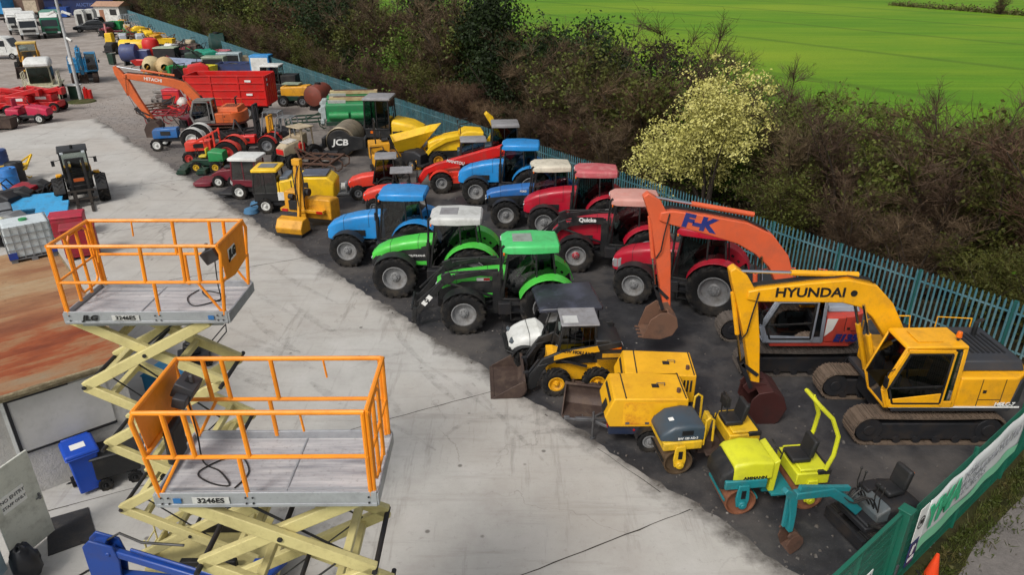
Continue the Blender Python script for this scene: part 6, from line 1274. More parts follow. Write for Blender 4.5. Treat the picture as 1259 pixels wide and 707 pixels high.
for y in (-.45, .45): MB().box((.62, y, 2.5), (.08, .14, .1)).build('work_light', lamp, t, .01)
# ================= far end of the yard: stored machinery and scrap =================
def mat_of(h, nm=None, **k): return P(nm or 'paint ' + h, h, k.pop('rough', .5), dirt=k.pop('dirt', .35), **k)
def tank(name, label, cat, loc, rz, r, L, mat, legs=True, group=None, ends=None):
    t = thing(name, label, cat, loc, rz, group); z = r + (.35 if legs else .05); m = MB(); m.lathe([(.001, -L / 2 - r * .18), (r * .6, -L / 2 - r * .12), (r * .95, -L / 2), (r, -L / 2 + .08), (r, L / 2 - .08), (r * .95, L / 2), (r * .6, L / 2 + r * .12), (.001, L / 2 + r * .18)], (0, 0, z), 22, 'x'); m.build('shell', mat, t)
    if legs:
        m = MB()
        for x in (-L * .3, L * .3): m.b2(x - .1, x + .1, -r * .7, r * .7, 0, .12); m.prism([(-r * .7, .12), (r * .7, .12), (r * .5, z - r * .75), (-r * .5, z - r * .75)], x - .06, x + .06, 'x')
        m.bar((-L * .3, 0, .1), (L * .3, 0, .1), .1, .1); m.build('cradle', darksteel, t)
    m = MB(); m.cyl((0, 0, z + r - .03), (0, 0, z + r + .1), r * .28, n=14); m.build('filler_cap', ends or black, t); return t
def skip_bin(name, label, cat, loc, rz, L, w, h, mat, inner=None, flare=.12, legs=.12, group=None):
    t = thing(name, label, cat, loc, rz, group); a, b = L / 2, w / 2; f = 1 - flare
    bo = [(-a * f, -b * f, legs), (a * f, -b * f, legs), (a * f, b * f, legs), (-a * f, b * f, legs)]; to = [(-a, -b, h), (a, -b, h), (a, b, h), (-a, b, h)]
    ti = [(x * .95, y * .95, h) for x, y, z in to]; bi = [(x * .93, y * .93, legs + .06) for x, y, z in bo]
    m = MB(); m.loft([bo, to, ti, bi]); m.build('body', mat, t, .015); m = MB()
    for y in (-b, b): m.bar((-a, y, h), (a, y, h), .06, .06)
    for x in (-a, a): m.bar((x, -b, h), (x, b, h), .06, .06)
    m.build('rim', mat, t)
    m = MB(); m.b2(-a * .8, -a * .6, -b * .8, b * .8, 0, legs); m.b2(a * .6, a * .8, -b * .8, b * .8, 0, legs); m.bar((-a * .8, 0, legs * .5), (a * .8, 0, legs * .5), .08, legs); m.build('feet', darksteel, t); return t
def cabinet(name, label, cat, loc, rz, L, w, h, mat, lid=None, face=None, group=None, slope=0):
    t = thing(name, label, cat, loc, rz, group); m = MB(); m.b2(-L / 2, L / 2, -w / 2, w / 2, .1, h); m.build('body', mat, t, .04)
    m = MB(); m.b2(-L / 2 - .04, L / 2 + .04, -w / 2 - .04, w / 2 + .04, h, h + .1, tx=.94, ty=.9); m.build('lid', lid or mat, t, .03)
    m = MB(); m.b2(-L / 2 + .12, L / 2 - .12, -w / 2 - .015, -w / 2, .25, h - .12); m.build('front_panel', face or black, t, .01); m = MB(); m.b2(-L / 2 + .1, -L / 2 + .3, -w / 2, w / 2, 0, .1); m.b2(L / 2 - .3, L / 2 - .1, -w / 2, w / 2, 0, .1); m.bar((-L / 2 + .2, 0, .06), (L / 2 - .2, 0, .06), .1, .08); m.build('feet', darksteel, t); return t
def implement(label, loc, rz, L, w, mat, tines=5, group=None, name='field_implement', seed=1):
    r = random.Random(seed); t = thing(name, label, 'farm implement', loc, rz, group); m = MB()
    for y in (-w / 2, 0, w / 2): m.bar((-L / 2, y, .7), (L / 2, y, .7), .1, .1)
    for x in (-L / 2, 0, L / 2): m.bar((x, -w / 2, .72), (x, w / 2, .72), .1, .1)
    m.bar((L / 2, -.3, .7), (L / 2 + .4, 0, 1.3), .08, .08); m.bar((L / 2, .3, .7), (L / 2 + .4, 0, 1.3), .08, .08); m.bar((0, 0, .7), (L / 2 + .4, 0, 1.3), .08, .08); m.build('frame', mat, t)
    for k in range(tines): y = -w / 2 + w * k / max(1, tines - 1); x = (-L / 2, 0, L / 2)[k % 3]; m = MB(); m.tube([(x, y, .7), (x - .3, y, .55), (x - .25, y, .2), (x + .05, y, .02)], .04, 6); m.box((x + .06, y, .05), (.2, .14, .03), ry=-.4); m.build('tine', mat, t)
    return t
def engine_unit(name, label, cat, loc, rz, mat, mat2, s=1.0, group=None, seed=0):
    """small machine on two wheels: hood, engine, handle"""
    t = thing(name, label, cat, loc, rz, group, s); MB().hood([(-.5, .35, .3, .85, .08), (.2, .38, .28, .95, .12), (.55, .3, .3, .75, .1)], 3).build('hood', mat, t, .02)
    m = MB(); m.b2(-.8, .8, -.4, .4, .2, .3); m.box((-.62, 0, .5), (.25, .5, .4)); m.build('frame', mat2, t, .01); m = MB(); m.tube([(-.7, -.3, .3), (-1.15, -.3, 1.0), (-1.15, .3, 1.0), (-.7, .3, .3)], .03); m.build('handle', darksteel, t)
    for y in (-1, 1): wheel(t, .1, y * .45, .26, .14, .14, GREY, y, 10, 'plain')
    return t
G_ = 'stored machines at the far end of the yard'
VIO = mat_of('3f4a78', 'slate violet'); 
tank('storage_tank', 'violet blue tank end on beside the bright red round hopper', 'tank', at(157, 81) + V(0, 1, 0), .1, .95, 1.6, VIO)
cabinet('cold_cabinet', 'grey lidded violet cabinet next to the violet blue tank', 'cabinet', at(171, 80) + V(0, 1, 0), .05, 1.9, 1.3, 1.5, VIO, mat_of('7d84a0', 'pale violet grey'), VIO)
t = thing('hopper', 'bright red round topped hopper in the far machinery rows', 'hopper', at(182, 79) + V(0, 1.5, 0)); m = MB(); m.lathe([(.3, .3), (.75, .9), (.9, 1.3), (.9, 2.2), (.75, 2.55), (.4, 2.7), (.001, 2.72)], n=22, ax='z'); m.build('shell', BRED, t); m = MB()
for x in (-.5, .5):
    for y in (-.5, .5): m.bar((x * 1.3, y * 1.3, 0), (x, y, 1.1), .08, .08)
m.bar((-.6, -.6, .3), (.6, .6, .3), .05, .05); m.bar((.6, -.6, .3), (-.6, .6, .3), .05, .05); m.build('stand', darksteel, t)
tank('storage_tank', 'long yellow horizontal tank behind the violet blue tank', 'tank', at(161, 68) + V(0, 1, 0), .02, .72, 2.9, YEL)
t = thing('cement_mixer_tower', 'upright yellow machine with a pink striped marker beside the far track', 'machine', at(138, 60)); m = MB(); m.b2(-.5, .5, -.5, .5, .5, 2.0, tx=.8, ty=.8); m.build('body', YEL, t, .05); m = MB(); m.cyl((-.3, 0, 2.0), (-.3, 0, 3.1), .12); m.build('marker_post', mat_of('d98a8a', 'pale pink'), t); m = MB(); m.b2(-.6, .6, -.6, .6, .1, .5); m.build('base', darksteel, t)
for x in (-.4, .4): wheel(t, x, -.6, .3, .15, .16, GREY, -1, 10, 'plain')
cabinet('open_container', 'big black fronted container with a pale green rim in the far rows', 'container', at(203, 82) + V(0, 1, 0), .08, 2.3, 1.6, 1.9, black, mat_of('9aa68c', 'pale green grey'), black)
t = thing('wheelbarrow_tipper', 'small red tipping barrow in front of the red hopper', 'barrow', at(176, 86)); skip = MB(); skip.loft([[(-.5, -.35, .5), (.5, -.35, .5), (.5, .35, .5), (-.5, .35, .5)], [(-.9, -.55, 1.05), (.9, -.55, 1.05), (.9, .55, 1.05), (-.9, .55, 1.05)], [(-.82, -.48, 1.05), (.82, -.48, 1.05), (.82, .48, 1.05), (-.82, .48, 1.05)], [(-.42, -.28, .58), (.42, -.28, .58), (.42, .28, .58), (-.42, .28, .58)]]); skip.build('tub', BRED, t); wheel(t, .2, -.35, .3, .14, .15, GREY, -1, 10, 'plain'); wheel(t, .2, .35, .3, .14, .15, GREY, 1, 10, 'plain')
MB().bar((-.5, 0, .5), (-1.2, 0, .3), .08, .08).build('drawbar', black, t)
CRE = mat_of('c9b88c', 'cream enamel')
for i, (px, py, lab) in enumerate(((190, 97, 'cream rounded drum mixer, leftmost of the pair by the orange boom'), (207, 98, 'cream and tan drum mixer just right of its twin'))):
    t = thing('drum_mixer', lab, 'mixer', at(px, py), .3 * i, 'cream drum mixers', 1.25); m = MB(); m.lathe([(.25, -.75), (.55, -.45), (.72, 0), (.66, .35), (.40, .7), (.34, .72), (.36, .3)], (0, 0, 1.05), 20); m.build('drum', CRE if i == 0 else mat_of('c7ab7c', 'tan cream'), t); m = MB(); m.b2(-.7, .7, -.6, -.5, .3, .4).b2(-.7, .7, .5, .6, .3, .4); m.bar((-.6, -.55, .4), (0, -.55, 1.1), .08, .08); m.bar((.6, .55, .4), (0, .55, 1.1), .08, .08); m.bar((-.6, -.6, .35), (-.6, .6, .35), .08, .08); m.bar((.6, -.6, .35), (.6, .6, .35), .08, .08); m.build('stand', OCH, t)
    for y in (-1, 1): wheel(t, .5, y * .7, .3, .14, .16, GREY, y, 10, 'plain')
t = thing('metal_sheet_stack', 'large pale grey blue sheet leaning on the scrap behind red trailer', 'sheet metal', at(225, 92) + V(0, 1.2, 0), .15); m = MB(); m.box((0, 0, .75), (4.2, 2.4, .06), rx=.5, ry=.08); m.build('sheet', mat_of('8c99b0', 'pale blue grey'), t); m = MB(); m.b2(-1.8, 1.8, .2, .9, 0, .75); m.build('crate_below', brownsteel, t)
skip_bin('tipping_skip', 'dark green tipping skip in front of the pale leaning sheet', 'skip', at(231, 94), .1, 3.2, 1.3, 1.0, mat_of('1d6a2c', 'skip green'))
t = tank('storage_tank', 'very dark green domed tank standing tall by the fence', 'tank', at(262, 73) + V(0, 2.2, 0), .4, 1.35, 1.6, mat_of('0f3a34', 'tank dark green', rough=.35), False)
TL = mat_of('128f74', 'bright teal green')
tank('slurry_tank', 'bright teal green tank leaning against the scrap row', 'tank', at(249, 79) + V(0, .8, 0), .5, .62, 1.7, TL); engine_unit('trailed_pump', 'teal green trailed pump at the foot of the dark domed tank', 'pump', at(262, 80), .6, TL, DGREEN, 1.7); engine_unit('trailed_pump', 'dark green trailed pump beside the leaning teal tank', 'pump', at(240, 80), .2, DGREEN, darksteel, 1.6)
SG = mat_of('8f9c86', 'sage grey'); cabinet('generator', 'sage grey generator box with a black open side', 'generator', at(264, 92) + V(0, .6, 0), .05, 2.2, 1.3, 1.7, SG, SG, black); cabinet('generator', 'pale blue grey generator box behind the sage grey one', 'generator', at(279, 88) + V(0, 1.4, 0), .05, 2.4, 1.3, 1.7, mat_of('a3b3b8', 'ice grey'), None, black)
t = skip_bin('low_trailer', 'dark blue low sided trailer loaded with black pipe', 'trailer', at(292, 97) + V(0, 1.5, 0), .0, 4.4, 1.8, 1.35, mat_of('2a3a66', 'trailer blue'), flare=.02, legs=.6)
for y in (-1, 1): wheel(t, 0, y * 1.0, .38, .25, .2, GREY, y, 10, 'plain')
for k, (px, py) in enumerate(((286, 86), (296, 87))):
    o = MB(); 
    for i in range(3): o.tube([((.75 + .04 * i) * math.cos(a * PI / 10), (.75 + .04 * i) * math.sin(a * PI / 10), .1 * i + .06) for a in range(21)], .08, 6)
    o = o.build('pipe_coil', black); o.location = at(292, 97) + V(-.9 + 1.8 * k, 1.5, .67); o.rotation_euler = (.35, .1, 0); tag(o, ('black coil of pipe on the left half of the blue trailer', 'black coil of pipe on the right half of the blue trailer')[k], 'pipe coil')
BLU = mat_of('2d8fd0', 'container sky blue'); cabinet('site_box', 'sky blue site box beside the red trailer end', 'box', at(318, 98) + V(0, 1.6, 0), .0, 1.9, 1.5, 2.1, BLU, BLU, white)
t = thing('cab_carrier', 'dark framed machine with a white flat roof right of the sky blue box', 'machine', at(345, 117) + V(0, .6, 0), RAD(180)); m = MB(); m.b2(-1.6, 1.8, -.8, .8, .5, 1.0); m.b2(-1.5, -.2, -.7, .7, 1.0, 1.7); m.build('body', black, t, .03); simple_cab(t, -.1, 1.5, .75, 1.0, 2.4, black, white, roofh=.14); wheels4(t, (1.1, -1.1), .8, .5, .35, OCH); MB().b2(1.75, 1.85, -.9, .9, .6, 1.9).build('yellow_guard', OCH, t)
t = thing('yellow_green_sprayer', 'yellow topped green machine between red trailer and green tanks', 'sprayer', at(362, 131) + V(0, .8, 0), RAD(175)); MB().hood([(-1.2, .6, .8, 1.6, .15), (1.0, .6, .8, 1.5, .15)]).build('tank', OCH, t, .03); m = MB(); m.b2(-1.4, 1.3, -.7, .7, .45, .8); m.build('frame', DGREEN, t, .02); m = MB(); m.box((.2, 0, 1.7), (1.4, .9, .1)); m.build('tray', SG, t, .02); wheels4(t, (.8, -.8), .75, .42, .3, GREY)
tank('rust_tank', 'red oxide cylindrical tank left of the green name board tanks', 'tank', at(386, 140) + V(0, 2.0, 0), 1.3, .8, 1.9, mat_of('7a3a2c', 'red oxide', dirt=.5))
implement('dark green folding harrow on the ground left of the roller drum', at(376, 160) + V(0, .5, 0), .3, 2.2, 2.4, DGREEN, 7, seed=2)
t = thing('flat_trailer', 'low dark flat trailer with pale ramps behind the beige tractor', 'trailer', at(385, 203) + V(0, .4, 0), .05); m = MB(); m.b2(-1.6, 1.3, -.7, .7, .45, .58); m.b2(-1.6, -1.5, -.7, .7, .58, .9); m.build('deck', darksteel, t, .02); MB().b2(-1.4, 1.2, -.72, -.68, .3, .5).build('side_rail', mat_of('8d8a86', 'rail grey'), t)
for y in (-1, 1): wheel(t, .2, y * .8, .34, .22, .18, black, y, 10)
# red and white heap under the orange boom
implement('dark red disc implement under the old orange boom', at(205, 152) + V(0, .6, 0), .2, 2.2, 2.0, mat_of('8d1420', 'implement red'), 7, seed=3); implement('red folded tedder lying behind the disc implement', at(222, 148) + V(0, 1.6, 0), .8, 2.0, 2.2, BRED, 6, seed=4); implement('maroon cultivator half hidden behind the orange cab', at(228, 150) + V(.3, 2.6, 0), 1.4, 2.4, 2.0, DRED, 6, seed=5)
sack('large white bulk bag slumped on the red implements', at(222, 142) + V(0, .8, .4), .9, .8, .8, mat_of('c9c7c0', 'bulk bag white'), 6); sack('cream folded bag next to the white bulk bag', at(232, 141) + V(.3, 1.2, .3), .9, .7, .7, CRE, 7)
cabinet('red_box', 'bright crimson box behind the bend of the old orange boom', 'box', at(215, 127), .0, 1.4, 1.0, 1.1, mat_of('c41230', 'crimson'), None, BRED)
t = thing('grey_mower', 'grey and silver stacked mower parts left of the crimson box', 'machine parts', at(201, 126), .2); m = MB(); m.box((0, 0, .3), (1.6, 1.0, .4)); m.box((.1, 0, .65), (1.3, .9, .3), rz=.3); m.box((-.1, .1, .95), (1.0, .7, .25), rz=-.2); m.build('panels', mat_of('8a8580', 'grey parts', dirt=.6), t, .05); m = MB()
for k in range(4): m.cyl((-.7 + .4 * k, -.55, .25), (-.7 + .4 * k, .55, .25), .08)
m.bar((-.75, 0, .2), (.6, 0, .2), .05, .05); m.build('rollers', darksteel, t)
# scatter of further stored machines (each its own thing)
RR = random.Random(77)
far_items = [
 (145, 36, 'bright green seed hopper near the white guard hut', 'green', 's'), (158, 40, 'tan wheeled pump behind the bright green hopper', 'tan', 'e'), (152, 33, 'ochre wheeled engine beside the far green hopper', 'ochre', 'e'),
 (172, 44, 'yellow wheeled tamper, first of the far yellow cluster', 'yellow', 'e'), (178, 47, 'yellow wheeled tamper in the middle of the far yellow cluster', 'yellow', 'e'), (184, 50, 'yellow wheeled tamper at the near end of the far yellow cluster', 'yellow', 'e'), (166, 42, 'ochre harrow frame at the start of the yellow cluster', 'ochre', 'i'),
 (153, 52, 'silver grey bonnet machine behind the yellow tank', 'silver', 'e'), (174, 54, 'pale silver machine right of the yellow tank', 'silver', 'e'), (186, 58, 'dark wheeled pump between silver machine and black container', 'dark', 'e'), (163, 47, 'maroon cultivator frame behind the silver machines', 'maroon', 'i'),
 (193, 56, 'ochre engine on wheels near the fence end of the scrap rows', 'ochre', 'e'), (203, 54, 'rust brown cultivator close to the fence', 'rust', 'i'), (207, 60, 'yellow hopper against the fence behind the black container', 'yellow', 's'), (212, 68, 'white machine hood behind the black container', 'white', 'e'), (226, 66, 'rust coloured harrow by the fence behind the pink machine', 'rust', 'i'),
 (216, 78, 'pink red engine right of the black container', 'pink', 'e'), (228, 78, 'dark grey wheeled pump next to the pink red engine', 'dark', 'e'), (240, 66, 'brown topped machine left of the dark domed tank', 'brown', 'e'), (232, 70, 'maroon wheeled unit in front of the brown topped machine', 'maroon', 'e'),
 (276, 76, 'pale pink bundle on a pallet right of the domed tank', 'pink', 's'), (246, 93, 'black wheeled engine in front of the leaning teal tank', 'dark', 'e'), (255, 97, 'bright yellow small hopper behind the red trailer edge', 'lemon', 's'), (246, 99, 'red engine peeping over the red trailer edge', 'red', 'e'), (309, 84, 'tan scrap skip against the fence behind the blue trailer', 'tan', 's'), (322, 82, 'grey scrap skip against the fence near the sky blue box', 'silver', 's'),
 (133, 46, 'maroon small car sized mower by the far track', 'maroon', 'e'), (140, 66, 'dark wheeled pump below the upright yellow machine', 'dark', 'e'), (213, 98, 'dark green engine between cream mixer and green skip', 'green', 'e'),
]
cols = dict(green=MGREEN, tan=BEIGE, ochre=OCH, yellow=YEL, silver=mat_of('a9adb3', 'silver hood'), dark=darksteel, maroon=DRED, rust=rust, white=white, pink=mat_of('c2707a', 'faded pink red'), brown=brownsteel, lemon=mat_of('d8cc30', 'lemon'), red=BRED)
for i, (px, py, lab, c, k) in enumerate(far_items):
    p = at(px, py); s = RR.uniform(1.3, 1.8)
    if k == 'e': engine_unit('wheeled_machine', lab, 'machine', p, RR.uniform(0, 6.28), cols[c], cols[c] if i % 2 else darksteel, s, G_)
    elif k == 'i': implement(lab, p, RR.uniform(0, 3), 2.2, 2.4, cols[c], 6, G_, seed=i)
    else: skip_bin('hopper_skip', lab, 'skip', p, RR.uniform(-.3, .3), 1.9, 1.3, 1.3, cols[c], group=G_)
t = thing('grey_frame_rack', 'pale grey bent tube frames stacked by the far fence', 'tube frames', at(160, 34)); m = MB()
for k in range(5): m.tube([(-1.2 + .4 * k, -.5, .1), (-1.3 + .4 * k, -.4, 1.9 + .2 * (k % 2)), (-.4 + .4 * k, .3, 2.2), (.1 + .4 * k, .6, .1)], .07, 6)
m.bar((-1.4, .0, 1.0), (1.6, .2, 1.0), .1, .1); m.bar((-1.4, -.45, .3), (.6, -.45, .3), .1, .1); m.bar((.0, .5, .3), (1.7, .6, .3), .1, .1); m.build('frames', mat_of('9aa3a8', 'galvanised tube'), t)
t = thing('litter_bin', 'small dark green bin standing alone by the far track', 'bin', at(139, 79)); m = MB(); m.b2(-.3, .3, -.3, .3, .05, 1.1, tx=1.1, ty=1.1); m.build('body', DGREEN, t, .04); MB().b2(-.36, .36, -.36, .36, 1.1, 1.2).build('lid', DGREEN, t, .03)
# ================= left side: lorries, loaders, lifts =================
def lorry(label, loc, deg, cabm, boxm, box=True, L=6.5, low=False):
    t = thing('lorry', label, 'lorry', loc, RAD(deg), 'lorries parked at the far left'); m = MB(); m.b2(-L, 1.2, -.45, .45, .6, .95); m.build('chassis', darksteel, t)
    m = MB(); m.prism([(-.4, .7), (1.35, .7), (1.42, 1.5), (1.25, 2.75), (-.4, 2.95)], -1.2, 1.2); m.build('cab', cabm, t, .1, seg=3); MB().add([(1.405, -1.02, 1.68), (1.405, 1.02, 1.68), (1.285, .98, 2.55), (1.285, -.98, 2.55)], [(0, 1, 2, 3)]).build('windscreen', P('dark windscreen', '20262b', .12, dirt=.05), t, smooth=0)
    m = MB(); m.b2(1.38, 1.46, -.8, .8, 1.05, 1.4); m.b2(1.36, 1.42, -1.1, 1.1, .55, .68); m.build('grille', black, t); 
    for y in (-.95, .95): MB().b2(1.38, 1.47, y - .18, y + .18, .72, .92).build('headlight', lamp, t, .02); MB().b2(.3, 1.0, y * 1.275 - .006, y * 1.275 + .006, 1.7, 2.45).build('side_window', _M['dark windscreen'], t); m = MB(); m.tube([(1.2, y * 1.27, 2.4), (1.45, y * 1.5, 2.4)], .02); m.box((1.45, y * 1.52, 2.1), (.08, .2, .55)); m.build('mirror', black, t)
    if box: m = MB(); m.b2(-L - .3, -.7, -1.25, 1.25, 1.0, 3.55); m.build('box_body', boxm, t, .04); MB().prism([(-.5, 2.9), (.9, 2.85), (-.5, 3.5)], -1.1, 1.1).build('roof_deflector', white if boxm is not white else cabm, t, .04)
    for x, r in ((.4, .5), (-L + 1.2, .5)):
        for y in (-1, 1): wheel(t, x, y * 1.05, r, .3, .28, silver, y, 10, 'plain')
    return t
lorry('green box lorry facing the camera with a white panel over its cab', at(59, 47) + V(0, 1.5, 0), -63, mat_of('127055', 'lorry green', rough=.35), mat_of('4d8a76', 'faded lorry green'), True)
lorry('white lorry cab facing the camera left of the green box lorry', at(34, 49) + V(-.4, 1.5, 0), -57, white, white, True, 5.5); lorry('white box van further left behind the white lorry', at(10, 44) + V(-.2, 3, 0), -56, white, white, True, 5)
t = thing('brown_container', 'weathered brown and cream shipping body at the far left', 'container', at(27, 23) + V(0, 2, 0), RAD(8)); m = MB(); m.b2(-3.2, 3.0, -1.2, 1.2, 1.0, 3.6); m.build('body', mat_of('6d5548', 'container brown', dirt=.55), t, .05); MB().b2(.3, 2.6, -1.24, -1.2, 1.2, 3.3).build('cream_panel', mat_of('c2b29a', 'container cream'), t); m = MB(); m.b2(-3, 3, -1, 1, .6, 1.0); m.build('skid', darksteel, t)
for x in (-2, 2):
    for y in (-1, 1): wheel(t, x, y * 1.0, .5, .3, .28, GREY, y, 10, 'plain')
t = thing('blue_trailer', 'blue curtain sided trailer end at the top left corner', 'trailer', at(1, 25) + V(-1.5, 2, 0), 0); m = MB(); m.b2(-3, 1.9, -1.2, 6, 1.1, 4.0); m.build('body', mat_of('1b86c2', 'curtain blue'), t, .05); m = MB(); m.b2(-2.8, 1.8, -1, 5.8, .6, 1.1); m.build('chassis', darksteel, t)
for y in (0, 4): wheel(t, 1.5, y, .5, .3, .28, GREY, 1, 10, 'plain').rotation_euler = (0, 0, PI / 2)
t = thing('panel_van', 'white panel van side on at the left edge of the yard', 'van', at(5, 73) + V(-.3, 1.0, 0), RAD(5)); m = MB(); m.prism([(-3, .45), (1.6, .45), (2.1, .6), (2.15, 1.1), (1.4, 1.4), (.9, 2.3), (.5, 2.5), (-3, 2.5)], -.98, .98); m.build('body', white, t, .08, seg=3); MB().b2(-.1, .7, -.992, -.985, 1.45, 2.1).b2(.72, .76, -.992, -.985, .8, 1.4).build('side_window', _M['dark windscreen'], t); wheels4(t, (1.2, -1.9), .9, .36, .24, silver, 10, 'plain')
MB().add([(1.42, -.85, 1.42), (1.42, .85, 1.42), (.94, .8, 2.28), (.94, -.8, 2.28)], [(0, 1, 2, 3)]).build('windscreen', _M['dark windscreen'], t, smooth=0, loc=(.02, 0, .02))
t = thing('wheel_loader', 'ochre yellow wheel loader cab behind the cream loader', 'loader', at(38, 91) + V(0, .5, 0), RAD(-62)); m = MB(); m.b2(-2.6, 1.6, -.6, .6, .7, 1.2); m.build('chassis', OCH, t, .03); MB().hood([(-2.7, .8, 1.2, 2.0, .1), (-1.0, .85, 1.2, 2.1, .1)]).build('engine_hood', OCH, t, .03); simple_cab(t, -.9, .6, .8, 1.3, 2.95, OCH, mat_of('d4b35c', 'pale yellow roof'), roofh=.16, gm=glclear); wheels4(t, (1.2, -1.6), 1.05, .68, .5, OCH, 14)
m = MB()
for y in (-.5, .5): m.prism(profile([(.4, 1.7, .25), (1.5, 1.5, .28), (2.4, .5, .22)]), y - .07, y + .07)
m.b2(2.0, 2.2, -.55, .55, .5, .7); m.build('loader_arms', OCH, t); scoop(2.4, 1.0, .9).build('bucket', brownsteel, t, loc=(2.4, 0, .05))
CRW = mat_of('cfcbae', 'cream machine paint', dirt=.4); t = thing('rough_terrain_crane', 'cream machine with a white domed roof and dark green windows', 'crane', at(45, 130) + V(-.4, 2.2, 0), RAD(-66)); m = MB(); m.b2(-2.2, 1.5, -1.15, 1.15, .6, 1.25); m.b2(-2.3, 1.6, -1.3, 1.3, 1.25, 1.4); m.build('chassis', CRW, t, .03); MB().b2(-.95, .95, -.85, .85, 1.4, 2.9, tx=.92, ty=.95).build('cab', CRW, t, .05); m = MB(); m.b2(.93, 1.0, -.75, .75, 1.6, 2.8); m.b2(-.7, .7, -.87, -.84, 1.75, 2.75); m.b2(-.7, .7, .84, .87, 1.75, 2.75); m.build('window', P('dark green glass', '12221c', .15, dirt=.05), t, .02)
MB().hood([(-1.15, .8, 2.9, 3.15, .1), (-.6, .95, 2.9, 3.5, .3), (.6, .95, 2.9, 3.45, .3), (1.1, .85, 2.9, 3.1, .1)], 4).build('roof', white, t, .03); wheels4(t, (1.0, -1.3), 1.1, .55, .4, CRW, 12)
for y in (-1, 1):
    m = MB()
    for z in (1.4, 1.9, 2.4): m.bar((-.6, y * 1.25, z), (.9, y * 1.25, z), .06, .06)
    for x in (-.6, .15, .9): m.bar((x, y * 1.25, 1.4), (x, y * 1.25, 2.4), .06, .06)
    m.build('side_rail', CRW, t)
m = MB(); 
for y in (.75, 1.15): m.bar((1.65, y, .1), (1.62, y, 1.5), .07, .07)
for k in range(5): m.bar((1.64, .75, .25 + .27 * k), (1.64, 1.15, .25 + .27 * k), .05, .05)
m.build('ladder', CRW, t)
REDL = mat_of('c9121a', 'lift red', rough=.4)
for i, (px, py, lab) in enumerate(((52, 139, 'red boom lift folded flat, nearest the cream machine'), (22, 142, 'red boom lift folded flat, middle of the red lifts at the left'), (2, 140, 'red boom lift folded flat, half out of the left edge'))):
    t = thing('red_boom_lift', lab, 'boom lift', at(px, py) + V(0, .9, 0), RAD(4 + 6 * i), 'red boom lifts at the left edge'); m = MB(); m.b2(-1.1, 1.1, -.6, .6, .35, .8); m.b2(-.9, .7, -.5, .5, .8, 1.35); m.build('chassis', REDL, t, .05); m = MB(); m.bar((-1.4, -.2, 1.15), (1.3, -.2, 1.75), .28, .34); m.bar((-1.3, .2, 1.8), (1.35, .2, 1.35), .26, .3); m.box((1.35, 0, 1.55), (.3, .7, .5)); m.build('boom', REDL, t, .03); m = MB(); m.b2(-1.9, -1.3, -.6, .6, .5, .6)
    for y in (-.6, .6): m.tube([(-1.9, y, .55), (-1.9, y, 1.6), (-1.3, y, 1.6), (-1.3, y, .55)], .03)
    m.tube([(-1.9, -.6, 1.6), (-1.9, .6, 1.6)], .03); m.tube([(-1.3, -.6, 1.6), (-1.3, .6, 1.6)], .03); m.build('basket', REDL, t); MB().b2(-.5, .3, -.51, -.50, 1.0, 1.2).build('decal', wink, t); wheels4(t, (.8, -.8), .65, .36, .24, REDL, 10)
BEX = mat_of('1f7fb0', 'excavator blue', rough=.4)
be = dict(L=3.3, tw=.45, gy=.9, body=BEX, deck=BEX, hood=BEX, rear=-1.7, bodytop=1.8, cabfront=1.3, cabtop=2.6, boomm=BEX, boom=[(.30, 1.6, .34), (.5, 2.4, .42), (.9, 3.0, .45), (1.5, 3.1, .4), (2.3, 2.7, .3), (2.6, 2.5, .2)], stick=[(2.9, 3.0, .16), (2.65, 2.6, .36), (2.3, 1.8, .36), (1.9, .9, .22)], bc=(.9, 1.2, 1.2, 2.8), sc=(.9, 3.35, 2.85, 2.95), kc=(2.9, 2.4, 2.4, 1.4), bucket=(1.9, .85, 1.4, .7, .7, .7), trackm=brownsteel)
excavator('blue excavator seen from the front with its boom folded in, beyond the lamp post', at(88, 104) + V(.2, 2.2, 0), -62, BEX, be)
t = thing('lamp_post', 'tall grey lamp post with floodlights and cameras on the dirt island', 'lamp post', at(100, 124)); GP = mat_of('b9bcbc', 'galvanised pole'); m = MB(); m.cyl((0, 0, 0), (0, 0, 10.6), .14, .10, n=12); m.build('pole', GP, t)
for z, y in ((9.2, 0), (6.9, 0)):
    for x in (-1, 1): m = MB(); m.tube([(0, 0, z - .1), (x * .3, -.05, z)], .035); m.build('bracket', GP, t); m = MB(); m.lathe([(.001, -.22), (.2, -.15), (.26, .1), (.22, .16), (.001, .17)], (x * .5, -.1, z + .08), 14, 'z') if z > 8 else m.box((x * .62, -.1, z + .0), (.7, .22, .16), ry=x * .35); m.build('floodlight', white, t, .02)
MB().cyl((.1, 0, 5.0), (.55, -.2, 4.8), .1).build('security_camera', white, t); MB().b2(-.12, .12, -.2, -.05, 3.0, 3.5).build('switch_box', white, t)
o = MB().lathe([(1.1, 0), (1.0, .1), (.4, .16), (.001, .18)], n=20, ax='z').build('dirt_mound', rough_mat('grassy dirt', ['33401c', '4a4a2c', '5d5440'], 2, 12)); o.location = at(101, 125); tag(o, 'small grassy dirt mound round the foot of the lamp post', 'mound')
t = thing('post_cabinet', 'dark green electrical cabinet at the foot of the lamp post', 'cabinet', at(95, 122) + V(-.2, .3, 0)); m = MB(); m.b2(-.4, .4, -.3, .3, 0, 1.1); m.build('body', DGREEN, t, .03); MB().b2(-.55, .55, -.4, .4, 1.1, 1.2).build('top', white, t, .03)
